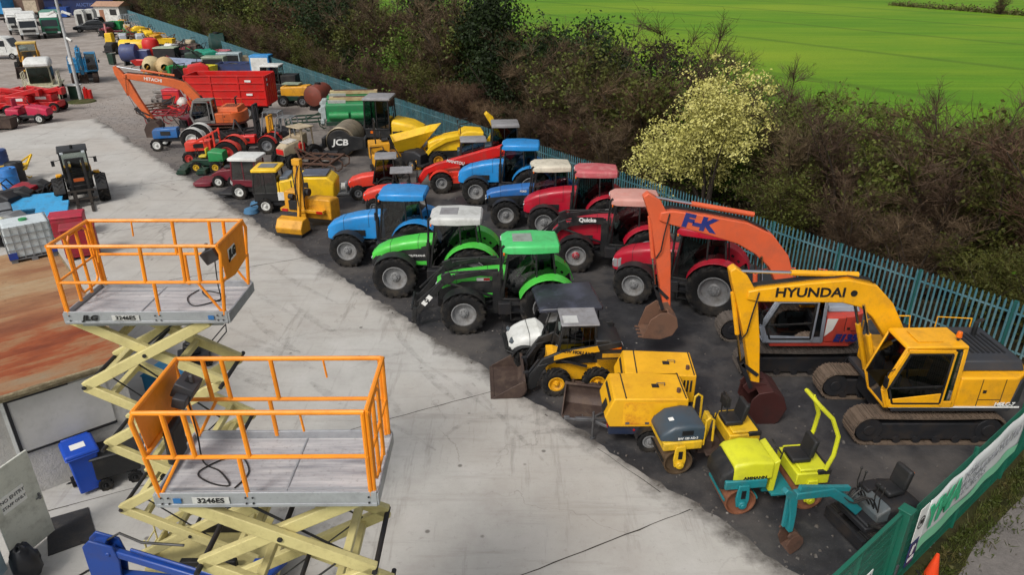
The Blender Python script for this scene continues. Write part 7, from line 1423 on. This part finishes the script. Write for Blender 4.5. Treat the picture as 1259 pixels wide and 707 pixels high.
t = thing('fire_point', 'red fire extinguisher box against the lamp post', 'fire point', at(107, 121)); m = MB(); m.cyl((0, 0, 0), (0, 0, .85), .2); m.cyl((.35, 0, 0), (.35, 0, .75), .18); m.cyl((0, 0, .85), (0, 0, 1.0), .07); m.b2(-.2, .5, -.05, .05, .3, .4); m.build('cylinders', BRED, t)
for i, (px, py, lab) in enumerate(((33, 152, 'crimson ride-on mower in front of the red boom lifts'),)):
    t = thing('ride_on_mower', lab, 'ride-on mower', at(px, py) + V(0, .5, 0), RAD(6), None, 1.35); PK = mat_of('c21a45', 'crimson pink'); MB().hood([(.1, .36, .4, .95, .1), (.8, .38, .38, .85, .14), (1.1, .34, .4, .75, .1)]).build('bonnet', PK, t, .02); m = MB(); m.b2(-.9, 1.0, -.4, .4, .28, .45); m.build('deck', black, t, .03); MB().hood([(-.95, .4, .45, .8, .1), (-.3, .4, .45, .75, .1)]).build('rear_body', PK, t, .02); s = MB(); s.box((-.4, 0, .85), (.4, .42, .1)); s.box((-.6, 0, 1.08), (.1, .42, .42)); s.build('seat', PK, t, .04); s = MB(); s.cyl((.2, 0, .9), (.05, 0, 1.2), .025); s.tube([(.05, .17 * math.cos(i_ * PI / 6), 1.2 + .17 * math.sin(i_ * PI / 6)) for i_ in range(13)], .015, 5); s.build('steering_wheel', black, t); wheels4(t, (.7, -.5), .42, .26, .2, white, 10, 'plain')
skip_bin('attachment_bucket', 'brown steel bucket at the left edge near the crimson mower', 'bucket', at(4, 160) + V(0, .4, 0), .05, 1.3, .9, .8, brownsteel)
# top of the yard: cabins, car, blue building
WH = mat_of('d2d2cc', 'cabin white'); 
for i, (px, py, lab) in enumerate(((99, 34, 'white kiosk with a dark door, left of the pair by the dark pickup'), (111, 33, 'white kiosk with a dark window, right of the pair by the dark pickup'))):
    t = thing('kiosk', lab, 'kiosk', at(px, py) + V(0, 1, 0), RAD(12), 'white kiosks at the far end'); m = MB(); m.prism([(-.75, 0), (.75, 0), (.75, 2.4), (.5, 2.85), (-.5, 2.85), (-.75, 2.4)], -.9, .9); m.build('shell', WH, t, .05); MB().b2(-.4, .4, -.93, -.9, .95 if i else .3, 2.2).build('window' if i else 'door', black, t); MB().b2(-.85, .85, -1, 1, -.0, .12).build('base', darksteel, t)
def car(label, loc, deg, m_, sc=1.0, pick=False):
    t = thing('parked_car', label, 'car', loc, RAD(deg), None, sc); m = MB(); m.hood([(-2.3, .8, .4, .95, .12), (-2.1, .9, .35, 1.05, .14), (1.0, .92, .35, 1.02, .14), (1.9, .88, .35, .92, .16), (2.3, .76, .42, .78, .12)], 3); m.build('body', m_, t, .04)
    m = MB(); m.hood([(-2.1 if not pick else -.6, .74, 1.0, 1.1, .05), (-1.6 if not pick else -.45, .70, 1.0, 1.62, .15), (.1, .70, 1.0, 1.68, .15), (.95, .74, 1.0, 1.08, .05)], 3); m.build('cabin', P('car glass', '15191d', .1, dirt=.03), t, .02); MB().b2(-1.5 if not pick else -.4, .05, -.6, .6, 1.63, 1.70).build('roof', m_, t, .03); wheels4(t, (1.4, -1.4), .85, .35, .24, silver, 10, 'plain')
    for y in (-.6, .6): MB().b2(2.2, 2.34, y - .15, y + .15, .6, .74).build('headlight', lamp, t, .02)
    return t
car('black pickup truck parked in front of the white guard hut', at(120, 37) + V(0, .8, 0), 186, mat_of('14161a', 'black car paint', rough=.25, dirt=.1), 1.2, True); car('dark grey car nearer the track than the black pickup', at(113, 39) + V(-.5, .6, 0), 200, mat_of('2b2d31', 'dark grey car paint', rough=.25, dirt=.1))
t = thing('guard_hut', 'white guard hut with a shallow terracotta roof at the fence end', 'hut', at(134, 27) + V(0, 2.2, 0), RAD(-8)); m = MB(); m.b2(-2.6, 2.4, -1.6, 1.6, 0, 2.7); m.build('wall', WH, t, .02); m = MB(); m.prism([(-2.0, 2.7), (2.0, 2.7), (0, 3.5)], -2.9, 2.7, 'x'); m.build('roof', mat_of('b08a70', 'terracotta roof'), t, .03); MB().b2(.5, 1.8, -1.63, -1.6, 1.2, 2.2).build('window', black, t); MB().b2(-1.6, -.7, -1.63, -1.6, 0, 2.1).build('door', mat_of('9a6a50', 'brown door'), t)
t = thing('blue_building', 'dark blue clad building with an orange brown roof at the top of the yard', 'building', at(92, 19) + V(0, 4, 0), RAD(14)); m = MB(); m.b2(-6.5, 6.5, -3, 12, 0, 3.3); m.build('wall', mat_of('1c2d5c', 'navy cladding'), t, .03); m = MB(); m.prism([(-3.3, 3.3), (12.3, 3.3), (4.5, 5.6)], -6.8, 6.8, 'x'); m.build('roof', mat_of('b5704a', 'orange brown tile roof', dirt=.4), t); text('lettering', 'AUCTION', .9, mat_of('5f78b5', 'pale blue'), t, (1.5, -3.02, 2.0), SIDE_R, .01); MB().b2(-4.5, -3.2, -3.05, -3, 0, 2.3).build('door', black, t)
skip_bin('blue_skip', 'deep blue skip in front of the dark blue building', 'skip', at(73, 21), .1, 4.2, 1.8, 1.9, mat_of('12489a', 'skip blue'))
t = thing('rear_fence', 'grey blue sheet fence across the far end of the yard', 'fence', (-115, 160, 0), RAD(6)); m = MB(); m.b2(-40, 62, -.05, .05, 0, 3.0); m.build('panel', mat_of('7b8f94', 'sheet fence grey', scale=.5), t)
for k in range(20): MB().b2(-40 + 5 * k, -39.8 + 5 * k, -.2, -.05, 0, 3.1).build('post', darksteel, t)
# ================= the heap beside the store roof =================
t = thing('water_tote', 'white caged water tank standing on the back edge of rusty roof', 'water tank', (-14.35, 19.75, 2.86), RAD(38)); PLA = P('milky plastic', 'c9d2d4', .3, dirt=.15); m = MB(); m.b2(-.58, .58, -.48, .48, .16, 1.12); m.build('bottle', PLA, t, .06, seg=3); m = MB()
for z in (.2, .42, .64, .86, 1.1):
    for y in (-.5, .5): m.cyl((-.6, y, z), (.6, y, z), .012, n=6)
    for x in (-.6, .6): m.cyl((x, -.5, z), (x, .5, z), .012, n=6)
for k in range(7):
    for y in (-.5, .5): m.cyl((-.6 + .2 * k, y, .14), (-.6 + .2 * k, y, 1.12), .011, n=6)
for k in range(6):
    for x in (-.6, .6): m.cyl((x, -.5 + .2 * k, .14), (x, -.5 + .2 * k, 1.12), .011, n=6)
m.build('cage', P('cage tube', '9aa0a4', .4, .4, dirt=.3), t); m = MB(); m.b2(-.6, .6, -.5, .5, .10, .14)
for x in (-.5, 0, .5): m.b2(x - .08, x + .08, -.5, .5, 0, .10)
m.build('pallet', GREY, t); m = MB()
for x in (-.5, .5): m.b2(x - .11, x + .11, -.53, -.5, .15, .34)
m.build('corner_guards', P('blue plastic corner', '1b3f9c', .4), t); MB().cyl((0, 0, 1.12), (0, 0, 1.17), .11, n=16).build('cap', MGREEN, t)
RB = mat_of('9a1428', 'dark red cabinet'); 
cabinet('red_cabinet', 'dark red metal cabinet upright behind the scissor lift rail', 'cabinet', at(99, 318) + V(0, .3, 0), .5, 1.2, .8, 1.25, RB, RB, RB); cabinet('red_cabinet', 'crimson metal cabinet lying next to the water tank', 'cabinet', at(83, 292) + V(0, .3, 0), .4, 1.3, .9, .9, mat_of('b01c38', 'crimson cabinet'), None, RB)
SB = mat_of('3d9cd0', 'sky blue sheet'); 
for i, (px, py, lab, w) in enumerate(((48, 262, 'light blue sheet panel on top of the scrap heap', 2.2), (68, 272, 'light blue folded panel beside the water tank', 1.3))): o = MB().box((0, 0, .55), (w, 1.3, .12), rx=.25, rz=.4); o.b2(-w * .4, w * .4, -.4, .4, 0, .5); o = o.build('blue_sheet', SB, None, .02); o.location = at(px, py); tag(o, lab, 'panel')
hp = [(12, 262, 'black wheeled engine at the left end of the scrap heap', darksteel), (28, 258, 'dark engine block in the middle of the scrap heap', black), (36, 252, 'dark red engine on wheels at the back of the scrap heap', RB), (50, 248, 'black tyre and engine at the far right of the scrap heap', black), (8, 280, 'grey engine part at the left edge of the scrap heap', GREY), (20, 290, 'grey bicycle wheeled pump close to the water tank', GREY), (4, 300, 'pale machine part by the left edge of the roof', CRW)]
for i, (px, py, lab, mm) in enumerate(hp): engine_unit('scrap_engine', lab, 'engine', at(px, py), RR.uniform(0, 6.28), mm, darksteel, 1.15, 'scrap engines beside the store')
BD = mat_of('1c74c0', 'drum blue'); 
def drum(label, loc, m_, r=.42, h=1.1):
    t = thing('barrel', label, 'barrel', loc, 0, 'blue barrels at the left edge'); m = MB(); m.lathe([(.001, 0), (r * .97, 0), (r, .04), (r, h * .3), (r * 1.04, h * .33), (r, h * .36), (r, h * .64), (r * 1.04, h * .67), (r, h * .7), (r, h - .03), (r * .95, h), (r * .9, h - .03), (.001, h - .03)], n=22, ax='z'); m.build('shell', m_, t); MB().cyl((.2, 0, h - .03), (.2, 0, h + .01), .05).build('bung', black, t)
drum('light blue barrel standing at the edge of the concrete by the yellow frame', at(15, 232), BD); drum('dark navy barrel behind the light blue barrel', at(2, 210), mat_of('16386e', 'navy drum'), .5, 1.2); drum('black barrel tucked behind the light blue one', at(23, 224), black)
implement('yellow and black folded implement behind the blue barrels', at(8, 226) + V(.1, .6, 0), .6, 1.3, 1.2, YEL, 4, seed=9)
# ================= more stored implements in the far rows, stones and scuffs on the ground =================
R5 = random.Random(505)
more = [
 (150, 44, 'maroon spring tine frame between the green hopper and the yellow post', 'maroon', 'i'), (160, 46, 'green cultivator frame in front of the pale tube frames', 'green', 'i'), (168, 51, 'rust brown harrow just behind the silver bonnet machine', 'rust', 'i'), (180, 42, 'ochre compactor standing against the far fence', 'ochre', 'e'),
 (191, 47, 'ochre tine frame against the fence past the yellow tampers', 'ochre', 'i'), (197, 63, 'dark engine on wheels behind the black container', 'dark', 'e'), (199, 69, 'white and dark pump beside the black container top', 'white', 'e'), (219, 62, 'brown frame stacked by the fence behind the white hood', 'brown', 'i'),
 (222, 72, 'red wheeled engine among the brown frames', 'red', 'e'), (235, 60, 'tan pump close to the fence left of the domed tank', 'tan', 'e'), (243, 72, 'teal coloured frame below the leaning teal tank', 'green', 'i'), (220, 84, 'maroon tine frame in front of the pink red engine', 'maroon', 'i'),
 (234, 86, 'silver hooded engine in front of the trailed pump', 'silver', 'e'), (252, 86, 'dark tine frame between the two teal machines', 'dark', 'i'), (198, 88, 'dark engine between the red barrow and the black container', 'dark', 'e'), (209, 90, 'ochre tine frame behind the cream mixers', 'ochre', 'i'),
 (300, 78, 'rust frame leaning on the fence behind the blue trailer', 'rust', 'i'), (289, 76, 'dark wheeled engine by the fence behind the pipe coils', 'dark', 'e'), (331, 90, 'brown pallet frame behind the sky blue box', 'brown', 'i'), (352, 104, 'ochre pump behind the dark framed machine', 'ochre', 'e'),
 (372, 118, 'rust brown frame by the fence above the red oxide tank', 'rust', 'i'), (209, 138, 'dark wheeled engine beside the crimson box', 'dark', 'e'), (196, 142, 'rust tine frame left of the red disc implement', 'rust', 'i'), (236, 158, 'maroon engine under the orange excavator boom', 'maroon', 'e'),
 (300, 176, 'dark frame between the orange excavator tracks and the forklift', 'dark', 'i'), (395, 210, 'rust tine frame behind the flat dark trailer', 'rust', 'i'), (470, 214, 'ochre pump in front of the pointed yellow skip', 'ochre', 'e'), (512, 206, 'dark engine between the yellow skip and the backhoe', 'dark', 'e'),
]
for i, (px, py, lab, c, k) in enumerate(more):
    p = at(px, py)
    if k == 'e': engine_unit('wheeled_machine', lab, 'machine', p, R5.uniform(0, 6.28), cols[c], darksteel, R5.uniform(1.0, 1.35), G_)
    else: implement(lab, p, R5.uniform(0, 3), 2.0, 2.2, cols[c], 7, G_, seed=100 + i)
stone = P('pale grit', '5d5955', .9, dirt=.5)
mb = MB(); r = random.Random(8)
for i in range(2600):
    s_ = r.uniform(-14, 60) ; u = r.random()
    base = Vector((7.6, 7.99, 0)) + Vector((-.647, .763, 0)) * (s_ + 8) + Vector((.763, .647, 0)) * (abs(r.gauss(0, 2.5)) - .2 if u < .7 else r.uniform(0, 9))
    a = r.uniform(.012, .038) * (1.6 if r.random() < .06 else 1)
    mb.box((base.x, base.y, a * .35 + .003), (a * 1.6, a * 1.2, a * .8), rz=r.uniform(0, 3), tx=.6, ty=.6)
o = mb.build('gravel', stone, smooth=0); tag(o, 'loose grit and small stones scattered over the dark tarmac', 'gravel', kind='stuff')
def scuff_mat():
    m, nt, b = newmat('rubber scuff'); nt.nodes.remove(b); co = objco(nt); n = noise(nt, co, 3.0, 6, .8)
    d = N(nt, 'ShaderNodeBsdfDiffuse'); d.inputs['Color'].default_value = (.05, .047, .045, 1); tr = N(nt, 'ShaderNodeBsdfTransparent'); mx = N(nt, 'ShaderNodeMixShader')
    nt.links.new(ramp(nt, n, [(.42, (0, 0, 0)), (.72, (.22,) * 3)]), mx.inputs[0]); nt.links.new(tr.outputs[0], mx.inputs[1]); nt.links.new(d.outputs[0], mx.inputs[2]); nt.links.new(mx.outputs[0], nt.nodes['Material Output'].inputs['Surface']); return m
sc_m = scuff_mat(); r = random.Random(14)
for i in range(26):
    p = at(r.uniform(330, 800), r.uniform(330, 700)) if i < 17 else at(r.uniform(60, 330), r.uniform(150, 280))
    d0 = Vector((-.647, .763, 0)); t0 = Vector((.763, .647, 0)); off = (p - Vector((7.6, 7.99, 0))).dot(t0)
    if off > -.9: p = p - t0 * (off + 1.2)
    a = r.uniform(0, 6.28) if i % 3 == 0 else math.atan2(d0.y, d0.x) + r.gauss(0, .3); k = r.uniform(-.25, .25) * (3 if i % 3 == 0 else .5); L = r.uniform(1.2, 5); w = r.uniform(.12, .3); mb = MB(); vs = []
    for tr_off in ((0,) if i % 2 else (0, 1.5)):
        q = p + Vector((-math.sin(a), math.cos(a), 0)) * tr_off; aa = a; pts = []
        for j in range(15):
            pts.append((q.copy(), aa)); q += Vector((math.cos(aa), math.sin(aa), 0)) * L / 14; aa += k * L / 14
        o0 = len(mb.v)
        for j, (q, aa) in enumerate(pts):
            ww = w * (.35 + .65 * math.sin(PI * j / 14)) / 2; n_ = Vector((-math.sin(aa), math.cos(aa), 0)); mb.v += [tuple(q + n_ * ww), tuple(q - n_ * ww)]
        mb.f += [(o0 + 2 * j, o0 + 2 * j + 1, o0 + 2 * j + 3, o0 + 2 * j + 2) for j in range(14)]
    mb.v = [(x, y, .0095 + .0006 * i) for x, y, z in mb.v]
    o = mb.build('tyre_mark', sc_m, smooth=0); o['kind'] = 'structure'
# ================= hedgerow trees =================
bark = P('bark', '3a3027', 0.9, dirt=0.4, dcol='211b15')
twig_m = leafmat('bare twigs', ['2c231b', '4f4030', '6e5d47'])
twig_r = leafmat('reddish twigs', ['2e221b', '523e2f', '6a5542'])
bud_m = leafmat('twigs in bud', ['2d2817', '4b4524', '606032'])
ever_m = leafmat('dark evergreen leaves', ['0e1609', '1c2b10', '2d4216'])
lime_m = leafmat('fresh leaves', ['24350d', '3f5c13', '5f8020'])
blos_m = leafmat('pale blossom', ['756f34', 'b0a65f', 'd6cd92'], scale=2.2, var=.06)
olive_m = leafmat('olive leaves', ['2b3012', '4a5220', '6b7034'])
def stems(r, h, w, n, trunk):
    """limbs of a tree: list of limb paths"""
    out = []
    for i in range(n):
        a = 2 * PI * i / n + r.uniform(-0.5, 0.5); lean = r.uniform(0.15, 1.0)
        p = Vector((r.uniform(-.15, .15), r.uniform(-.15, .15), 0)); pts = [p.copy()]; d = Vector((math.cos(a) * 0.25 * lean, math.sin(a) * 0.25 * lean, 1)).normalized()
        L = h * r.uniform(0.62, 0.95); k = 7
        for j in range(k):
            d = (d + Vector((math.cos(a), math.sin(a), 0)) * 0.05 * lean * w / 2 + Vector((r.uniform(-.13, .13), r.uniform(-.13, .13), 0.03))).normalized()
            p = p + d * L / k; pts.append(p.copy())
        rad = [max(0.012, trunk * (1 - j / (k + 0.6)) * r.uniform(0.8, 1.0)) for j in range(k + 1)]
        out.append((pts, rad))
    return out
def ribbon(mb, p, q, w, r):
    d = q - p; s = d.cross(Vector((r.uniform(-1, 1), r.uniform(-1, 1), r.uniform(-1, 1))))
    if s.length < 1e-6: return
    s = s.normalized() * w / 2
    o = len(mb.v); mb.v += [tuple(p - s), tuple(p + s), tuple(q + s * 0.35), tuple(q - s * 0.35)]; mb.f.append((o, o + 1, o + 2, o + 3))
def bare_tree(seed, h, w, nst, ntw, tw=0.019, budn=0):
    r = random.Random(seed); tr = MB(); tg = MB(); bd = MB()
    st = stems(r, h, w, nst, 0.09)
    for pts, rad in st: tr.tube(pts, rad, 5)
    lvl = []
    for pts, rad in st:
        for j in range(1, len(pts)):
            for q in range(3):
                t = r.random(); p = pts[j - 1].lerp(pts[j], t)
                dd = Vector((r.gauss(0, 1), r.gauss(0, 1), r.uniform(0.1, 1.2))).normalized()
                L = r.uniform(0.6, 1.5) * (1.15 - 0.09 * j); q2 = p + dd * L; ribbon(tg, p, q2, tw * 1.5, r); lvl.append((p, q2, dd))
    for _ in range(ntw):
        p, q, d = r.choice(lvl); s = p.lerp(q, r.uniform(0.2, 1)); dd = (d + Vector((r.gauss(0, .6), r.gauss(0, .6), r.uniform(-.2, .7)))).normalized()
        L = r.uniform(0.3, 0.95); e = s + dd * L; ribbon(tg, s, e, tw, r)
        for _2 in range(3):
            f = s.lerp(e, r.uniform(0.3, 1)); g = f + (dd + Vector((r.gauss(0, .7), r.gauss(0, .7), r.gauss(0.1, .5)))).normalized() * r.uniform(.15, .45)
            ribbon(tg, f, g, tw * 0.7, r)
            if budn and r.random() < budn: leaf(bd, g, r.uniform(.05, .11), r)
    return tr, tg, bd
def leaf(mb, c, s, r):
    n = Vector((r.gauss(0, 1), r.gauss(0, 1), r.gauss(0.3, 1))).normalized(); a = n.orthogonal().normalized(); b = n.cross(a)
    t = r.uniform(0, 6.28); a, b = a * math.cos(t) + b * math.sin(t), b * math.cos(t) - a * math.sin(t)
    o = len(mb.v); mb.v += [tuple(c - a * s), tuple(c - b * s * .6 + a * s * .1), tuple(c + a * s), tuple(c + b * s * .6 + a * s * .1)]; mb.f.append((o, o + 1, o + 2, o + 3))
def leafy_tree(seed, h, w, ncl, nlf, size, zc=0.55, spread=0.42, hollow=0.5):
    r = random.Random(seed); tr = MB(); lf = MB()
    st = stems(r, h * 0.9, w, 6, 0.1)
    for pts, rad in st: tr.tube(pts, rad, 5)
    lob = [(Vector((r.gauss(0, .5), r.gauss(0, .5), r.gauss(0, .45))), r.uniform(.45, .8)) for _ in range(9)]
    for _ in range(ncl):
        b, rr = r.choice(lob); d = Vector((r.gauss(0, 1), r.gauss(0, 1), r.gauss(0, 1))).normalized() * rr * (r.random() ** hollow)
        p = b + d; c = Vector((p.x * w / 2 * .8, p.y * w / 2 * .8, h * zc + p.z * h * 0.42))
        if c.z < 0.25: c.z = r.uniform(.25, 1)
        sp = spread * r.uniform(.5, 1.2)
        for _2 in range(int(nlf * r.uniform(.4, 1.4))):
            leaf(lf, c + Vector((r.gauss(0, sp), r.gauss(0, sp), r.gauss(0, sp * .7))), size * r.uniform(.6, 1.3), r)
    return tr, lf
def tree_thing(name, label, group, trunk, crown, m_crown, extra=None, m_extra=None):
    t = thing(name, label, 'tree', (0, 0, 0), 0, group)
    link('trunk', trunk.mesh('trunk'), bark, t); c = link('crown', crown.mesh('crown', 0), m_crown, t)
    if extra is not None and extra.f: link('buds', extra.mesh('buds', 0), m_extra, c)
    return t
KINDS = []
G_BARE = 'bare trees in the hedgerow'; L_BARE = 'leafless brown twiggy tree in the hedgerow behind the steel fence'
G_BUD = 'budding trees in the hedgerow'; L_BUD = 'twiggy tree just coming into green bud in the hedgerow'
G_EVER = 'evergreens in the hedgerow'; L_EVER = 'dark ivy green leafy tree in the hedgerow behind the fence'
G_LIME = 'green bushes in the hedgerow'; L_LIME = 'fresh green leafy bush in the hedgerow beside the field'
for sd in (1, 2, 3):
    a, b, c = bare_tree(sd, 6.0, 4.6, 9, 2600); KINDS.append(('bare', tree_thing('bare_tree', L_BARE, G_BARE, a, b, twig_m if sd != 2 else twig_r)))
for sd in (4, 5):
    a, b, c = bare_tree(sd, 5.6, 4.6, 9, 2000, 0.018, 0.7); KINDS.append(('bud', tree_thing('budding_tree', L_BUD, G_BUD, a, b, bud_m, c, olive_m)))
for sd in (6, 7):
    a, b = leafy_tree(sd, 5.8, 4.4, 230, 42, 0.085); KINDS.append(('ever', tree_thing('evergreen_tree', L_EVER, G_EVER, a, b, ever_m)))
for sd in (8, 9):
    a, b = leafy_tree(sd, 4.6, 4.4, 210, 34, 0.075, 0.5, 0.5); KINDS.append(('lime', tree_thing('green_bush', L_LIME, G_LIME, a, b, lime_m)))
used = {}
def plant(kind, x, y, sc, sz=None, r=random.Random(11)):
    c = [(i, k) for i, k in enumerate(KINDS) if k[0] == kind]; i, (kk, t) = r.choice(c)
    o = t if i not in used else copy_tree(t); used[i] = 1
    o.location = (x, y, -0.03); o.rotation_euler = (0, 0, r.uniform(0, 6.28)); s2 = sz or sc * r.uniform(.9, 1.1); o.scale = (sc, sc, s2); return o
tr_ = random.Random(21)
BL = (8.75, 31.0)
s = -7.0
while s < 172:
    for off in (2.2, 4.7, 7.2):
        ss = s + tr_.uniform(-.8, .8); oo = off + tr_.uniform(-.5, .5); p = fence_pt(ss, oo)
        if math.hypot(p.x - BL[0], p.y - BL[1]) < 2.6: continue
        if off < 3 and abs(ss - 14) < 4.5: continue
        u = tr_.random()
        if ss < 24: kind = ('bare' if u < .72 else 'bud' if u < .95 else 'ever') if off < 3 else ('lime' if u < .20 else 'bud' if u < .50 else 'bare')
        elif ss < 52: kind = 'ever' if u < .17 else 'bare' if u < .64 else 'bud' if u < .92 else 'lime'
        else: kind = 'bare' if u < .56 else 'bud' if u < .86 else 'ever'
        hf = 1.16 if ss < 12 else 1.20 if ss < 34 else 1.36 if ss < 62 else 1.55
        sc = hf * tr_.uniform(.82, 1.12) * (0.56 if off < 3 else 1)
        if kind == 'lime': sc *= 1.05
        plant(kind, p.x, p.y, sc)
    s += 2.3 if s < 60 else 3.0 if s < 110 else 4.2
# the one tree in blossom
a, b = leafy_tree(31, 6.3, 5.1, 620, 46, 0.062, 0.59, 0.22, 0.5)
t = tree_thing('blossom_tree', 'pale yellow blossom tree standing out against the dark hedgerow', None, a, b, blos_m); t['category'] = 'tree'
t.location = (BL[0], BL[1], 0); t.rotation_euler = (0, 0, 1.0)
a, b = leafy_tree(32, 3.6, 2.6, 90, 40, 0.06, 0.55, 0.3, 0.4)
p = fence_pt(73, 2.2); t = tree_thing('blossom_bush', 'small yellow green bush in flower far along the fence', None, a, b, olive_m); t.location = p
# undergrowth along the foot of the fence and trees
mb = MB(); r = random.Random(5)
for i in range(9000):
    ss = -8 + 120 * r.random() ** 1.7; p = fence_pt(ss, r.uniform(.35, 8.5)); q = Vector((p.x + r.gauss(0, .25), p.y + r.gauss(0, .25), r.uniform(.2, 1.1)))
    if r.random() < .6: ribbon(mb, Vector((p.x, p.y, 0)), q, .02, r)
    leaf(mb, q, r.uniform(.05, .14), r)
o = mb.build('undergrowth', leafmat('brambles', ['17130d', '2c2416', '34381a']), smooth=0); tag(o, 'dark brambles and dead growth under the hedgerow trees', 'undergrowth', kind='stuff')
# weeds on the verge by the gate
mb = MB()
for i in range(2600):
    u = r.random(); p = Vector((7.35, 9.75, 0)).lerp(Vector((15.6, 16.4, 0)), u) + Vector((.63, -.78, 0)) * abs(r.gauss(0, .3))
    h = r.uniform(.04, .22); ribbon(mb, p, p + Vector((r.gauss(0, .06), r.gauss(0, .06), h)), .02, r)
    if r.random() < .4: leaf(mb, p + Vector((0, 0, h * .7)), r.uniform(.02, .05), r)
o = mb.build('grass', leafmat('verge grass', ['262a10', '3a4218', '50442a']), smooth=0); tag(o, 'rough grass and weeds along the foot of the green fence', 'grass', kind='stuff')
# far hedge and lone tree across the field
a, b, c = bare_tree(41, 5.0, 4.0, 7, 900, 0.05)
t = tree_thing('bare_tree', 'lone bare tree at the far edge of the crop field', None, a, b, twig_m); t.location = at(1229, 17)
mb = MB()
for i in range(3500):
    u = r.random(); a0 = at(1095, 6); a1 = at(1330, 24); p = a0.lerp(a1, u) + Vector((r.gauss(0, .6), r.gauss(0, .6), 0))
    leaf(mb, Vector((p.x, p.y, abs(r.gauss(0, .5)))), r.uniform(.1, .3), r)
o = mb.build('hedge', leafmat('low far hedge', ['3a3a1c', '50502a', '66603a']), smooth=0); tag(o, 'low scrubby hedge line far across the crop field', 'hedge')
# ================= light and camera =================
w = bpy.data.worlds.new('World'); SC.world = w; w.use_nodes = True
nt = w.node_tree; bg = nt.nodes['Background']
sky = nt.nodes.new('ShaderNodeTexSky'); sky.sky_type = 'NISHITA'; sky.sun_disc = False
SUN_EL, SUN_AZ = 48, 215     # azimuth clockwise from +Y
sky.sun_elevation = RAD(SUN_EL); sky.sun_rotation = RAD(SUN_AZ); sky.air_density = 1.0; sky.dust_density = 4.0; sky.ozone_density = 1.0
hs = nt.nodes.new('ShaderNodeHueSaturation'); hs.inputs['Saturation'].default_value = 0.25
nt.links.new(sky.outputs[0], hs.inputs['Color']); nt.links.new(hs.outputs[0], bg.inputs['Color'])
bg.inputs['Strength'].default_value = 0.105
sl = bpy.data.lights.new('sun', 'SUN'); sl.energy = 1.5; sl.angle = RAD(16); sl.color = (1.0, 0.955, 0.89)
so = bpy.data.objects.new('sun', sl); COL.objects.link(so)
az = RAD(SUN_AZ); el = RAD(SUN_EL)
sd = Vector((math.sin(az) * math.cos(el), math.cos(az) * math.cos(el), math.sin(el)))
so.rotation_euler = sd.to_track_quat('Z', 'Y').to_euler(); so.location = (0, 0, 60)
cam = bpy.data.cameras.new('camera'); co_ = bpy.data.objects.new('camera', cam); COL.objects.link(co_)
co_.location = (0, 0, CAMH); co_.rotation_euler = (PI / 2 - PITCH, 0, 0)
cam.sensor_width = 36; cam.lens = 36 * FPX / 1259; cam.clip_end = 3000; cam.clip_start = 0.1
SC.camera = co_
SC.view_settings.view_transform = 'Standard'; SC.view_settings.look = 'None'; SC.view_settings.exposure = 0.43; SC.view_settings.gamma = 1.0
SC.render.resolution_x = 1024; SC.render.resolution_y = 576
SC.cycles.max_bounces = 6; SC.cycles.transparent_max_bounces = 16
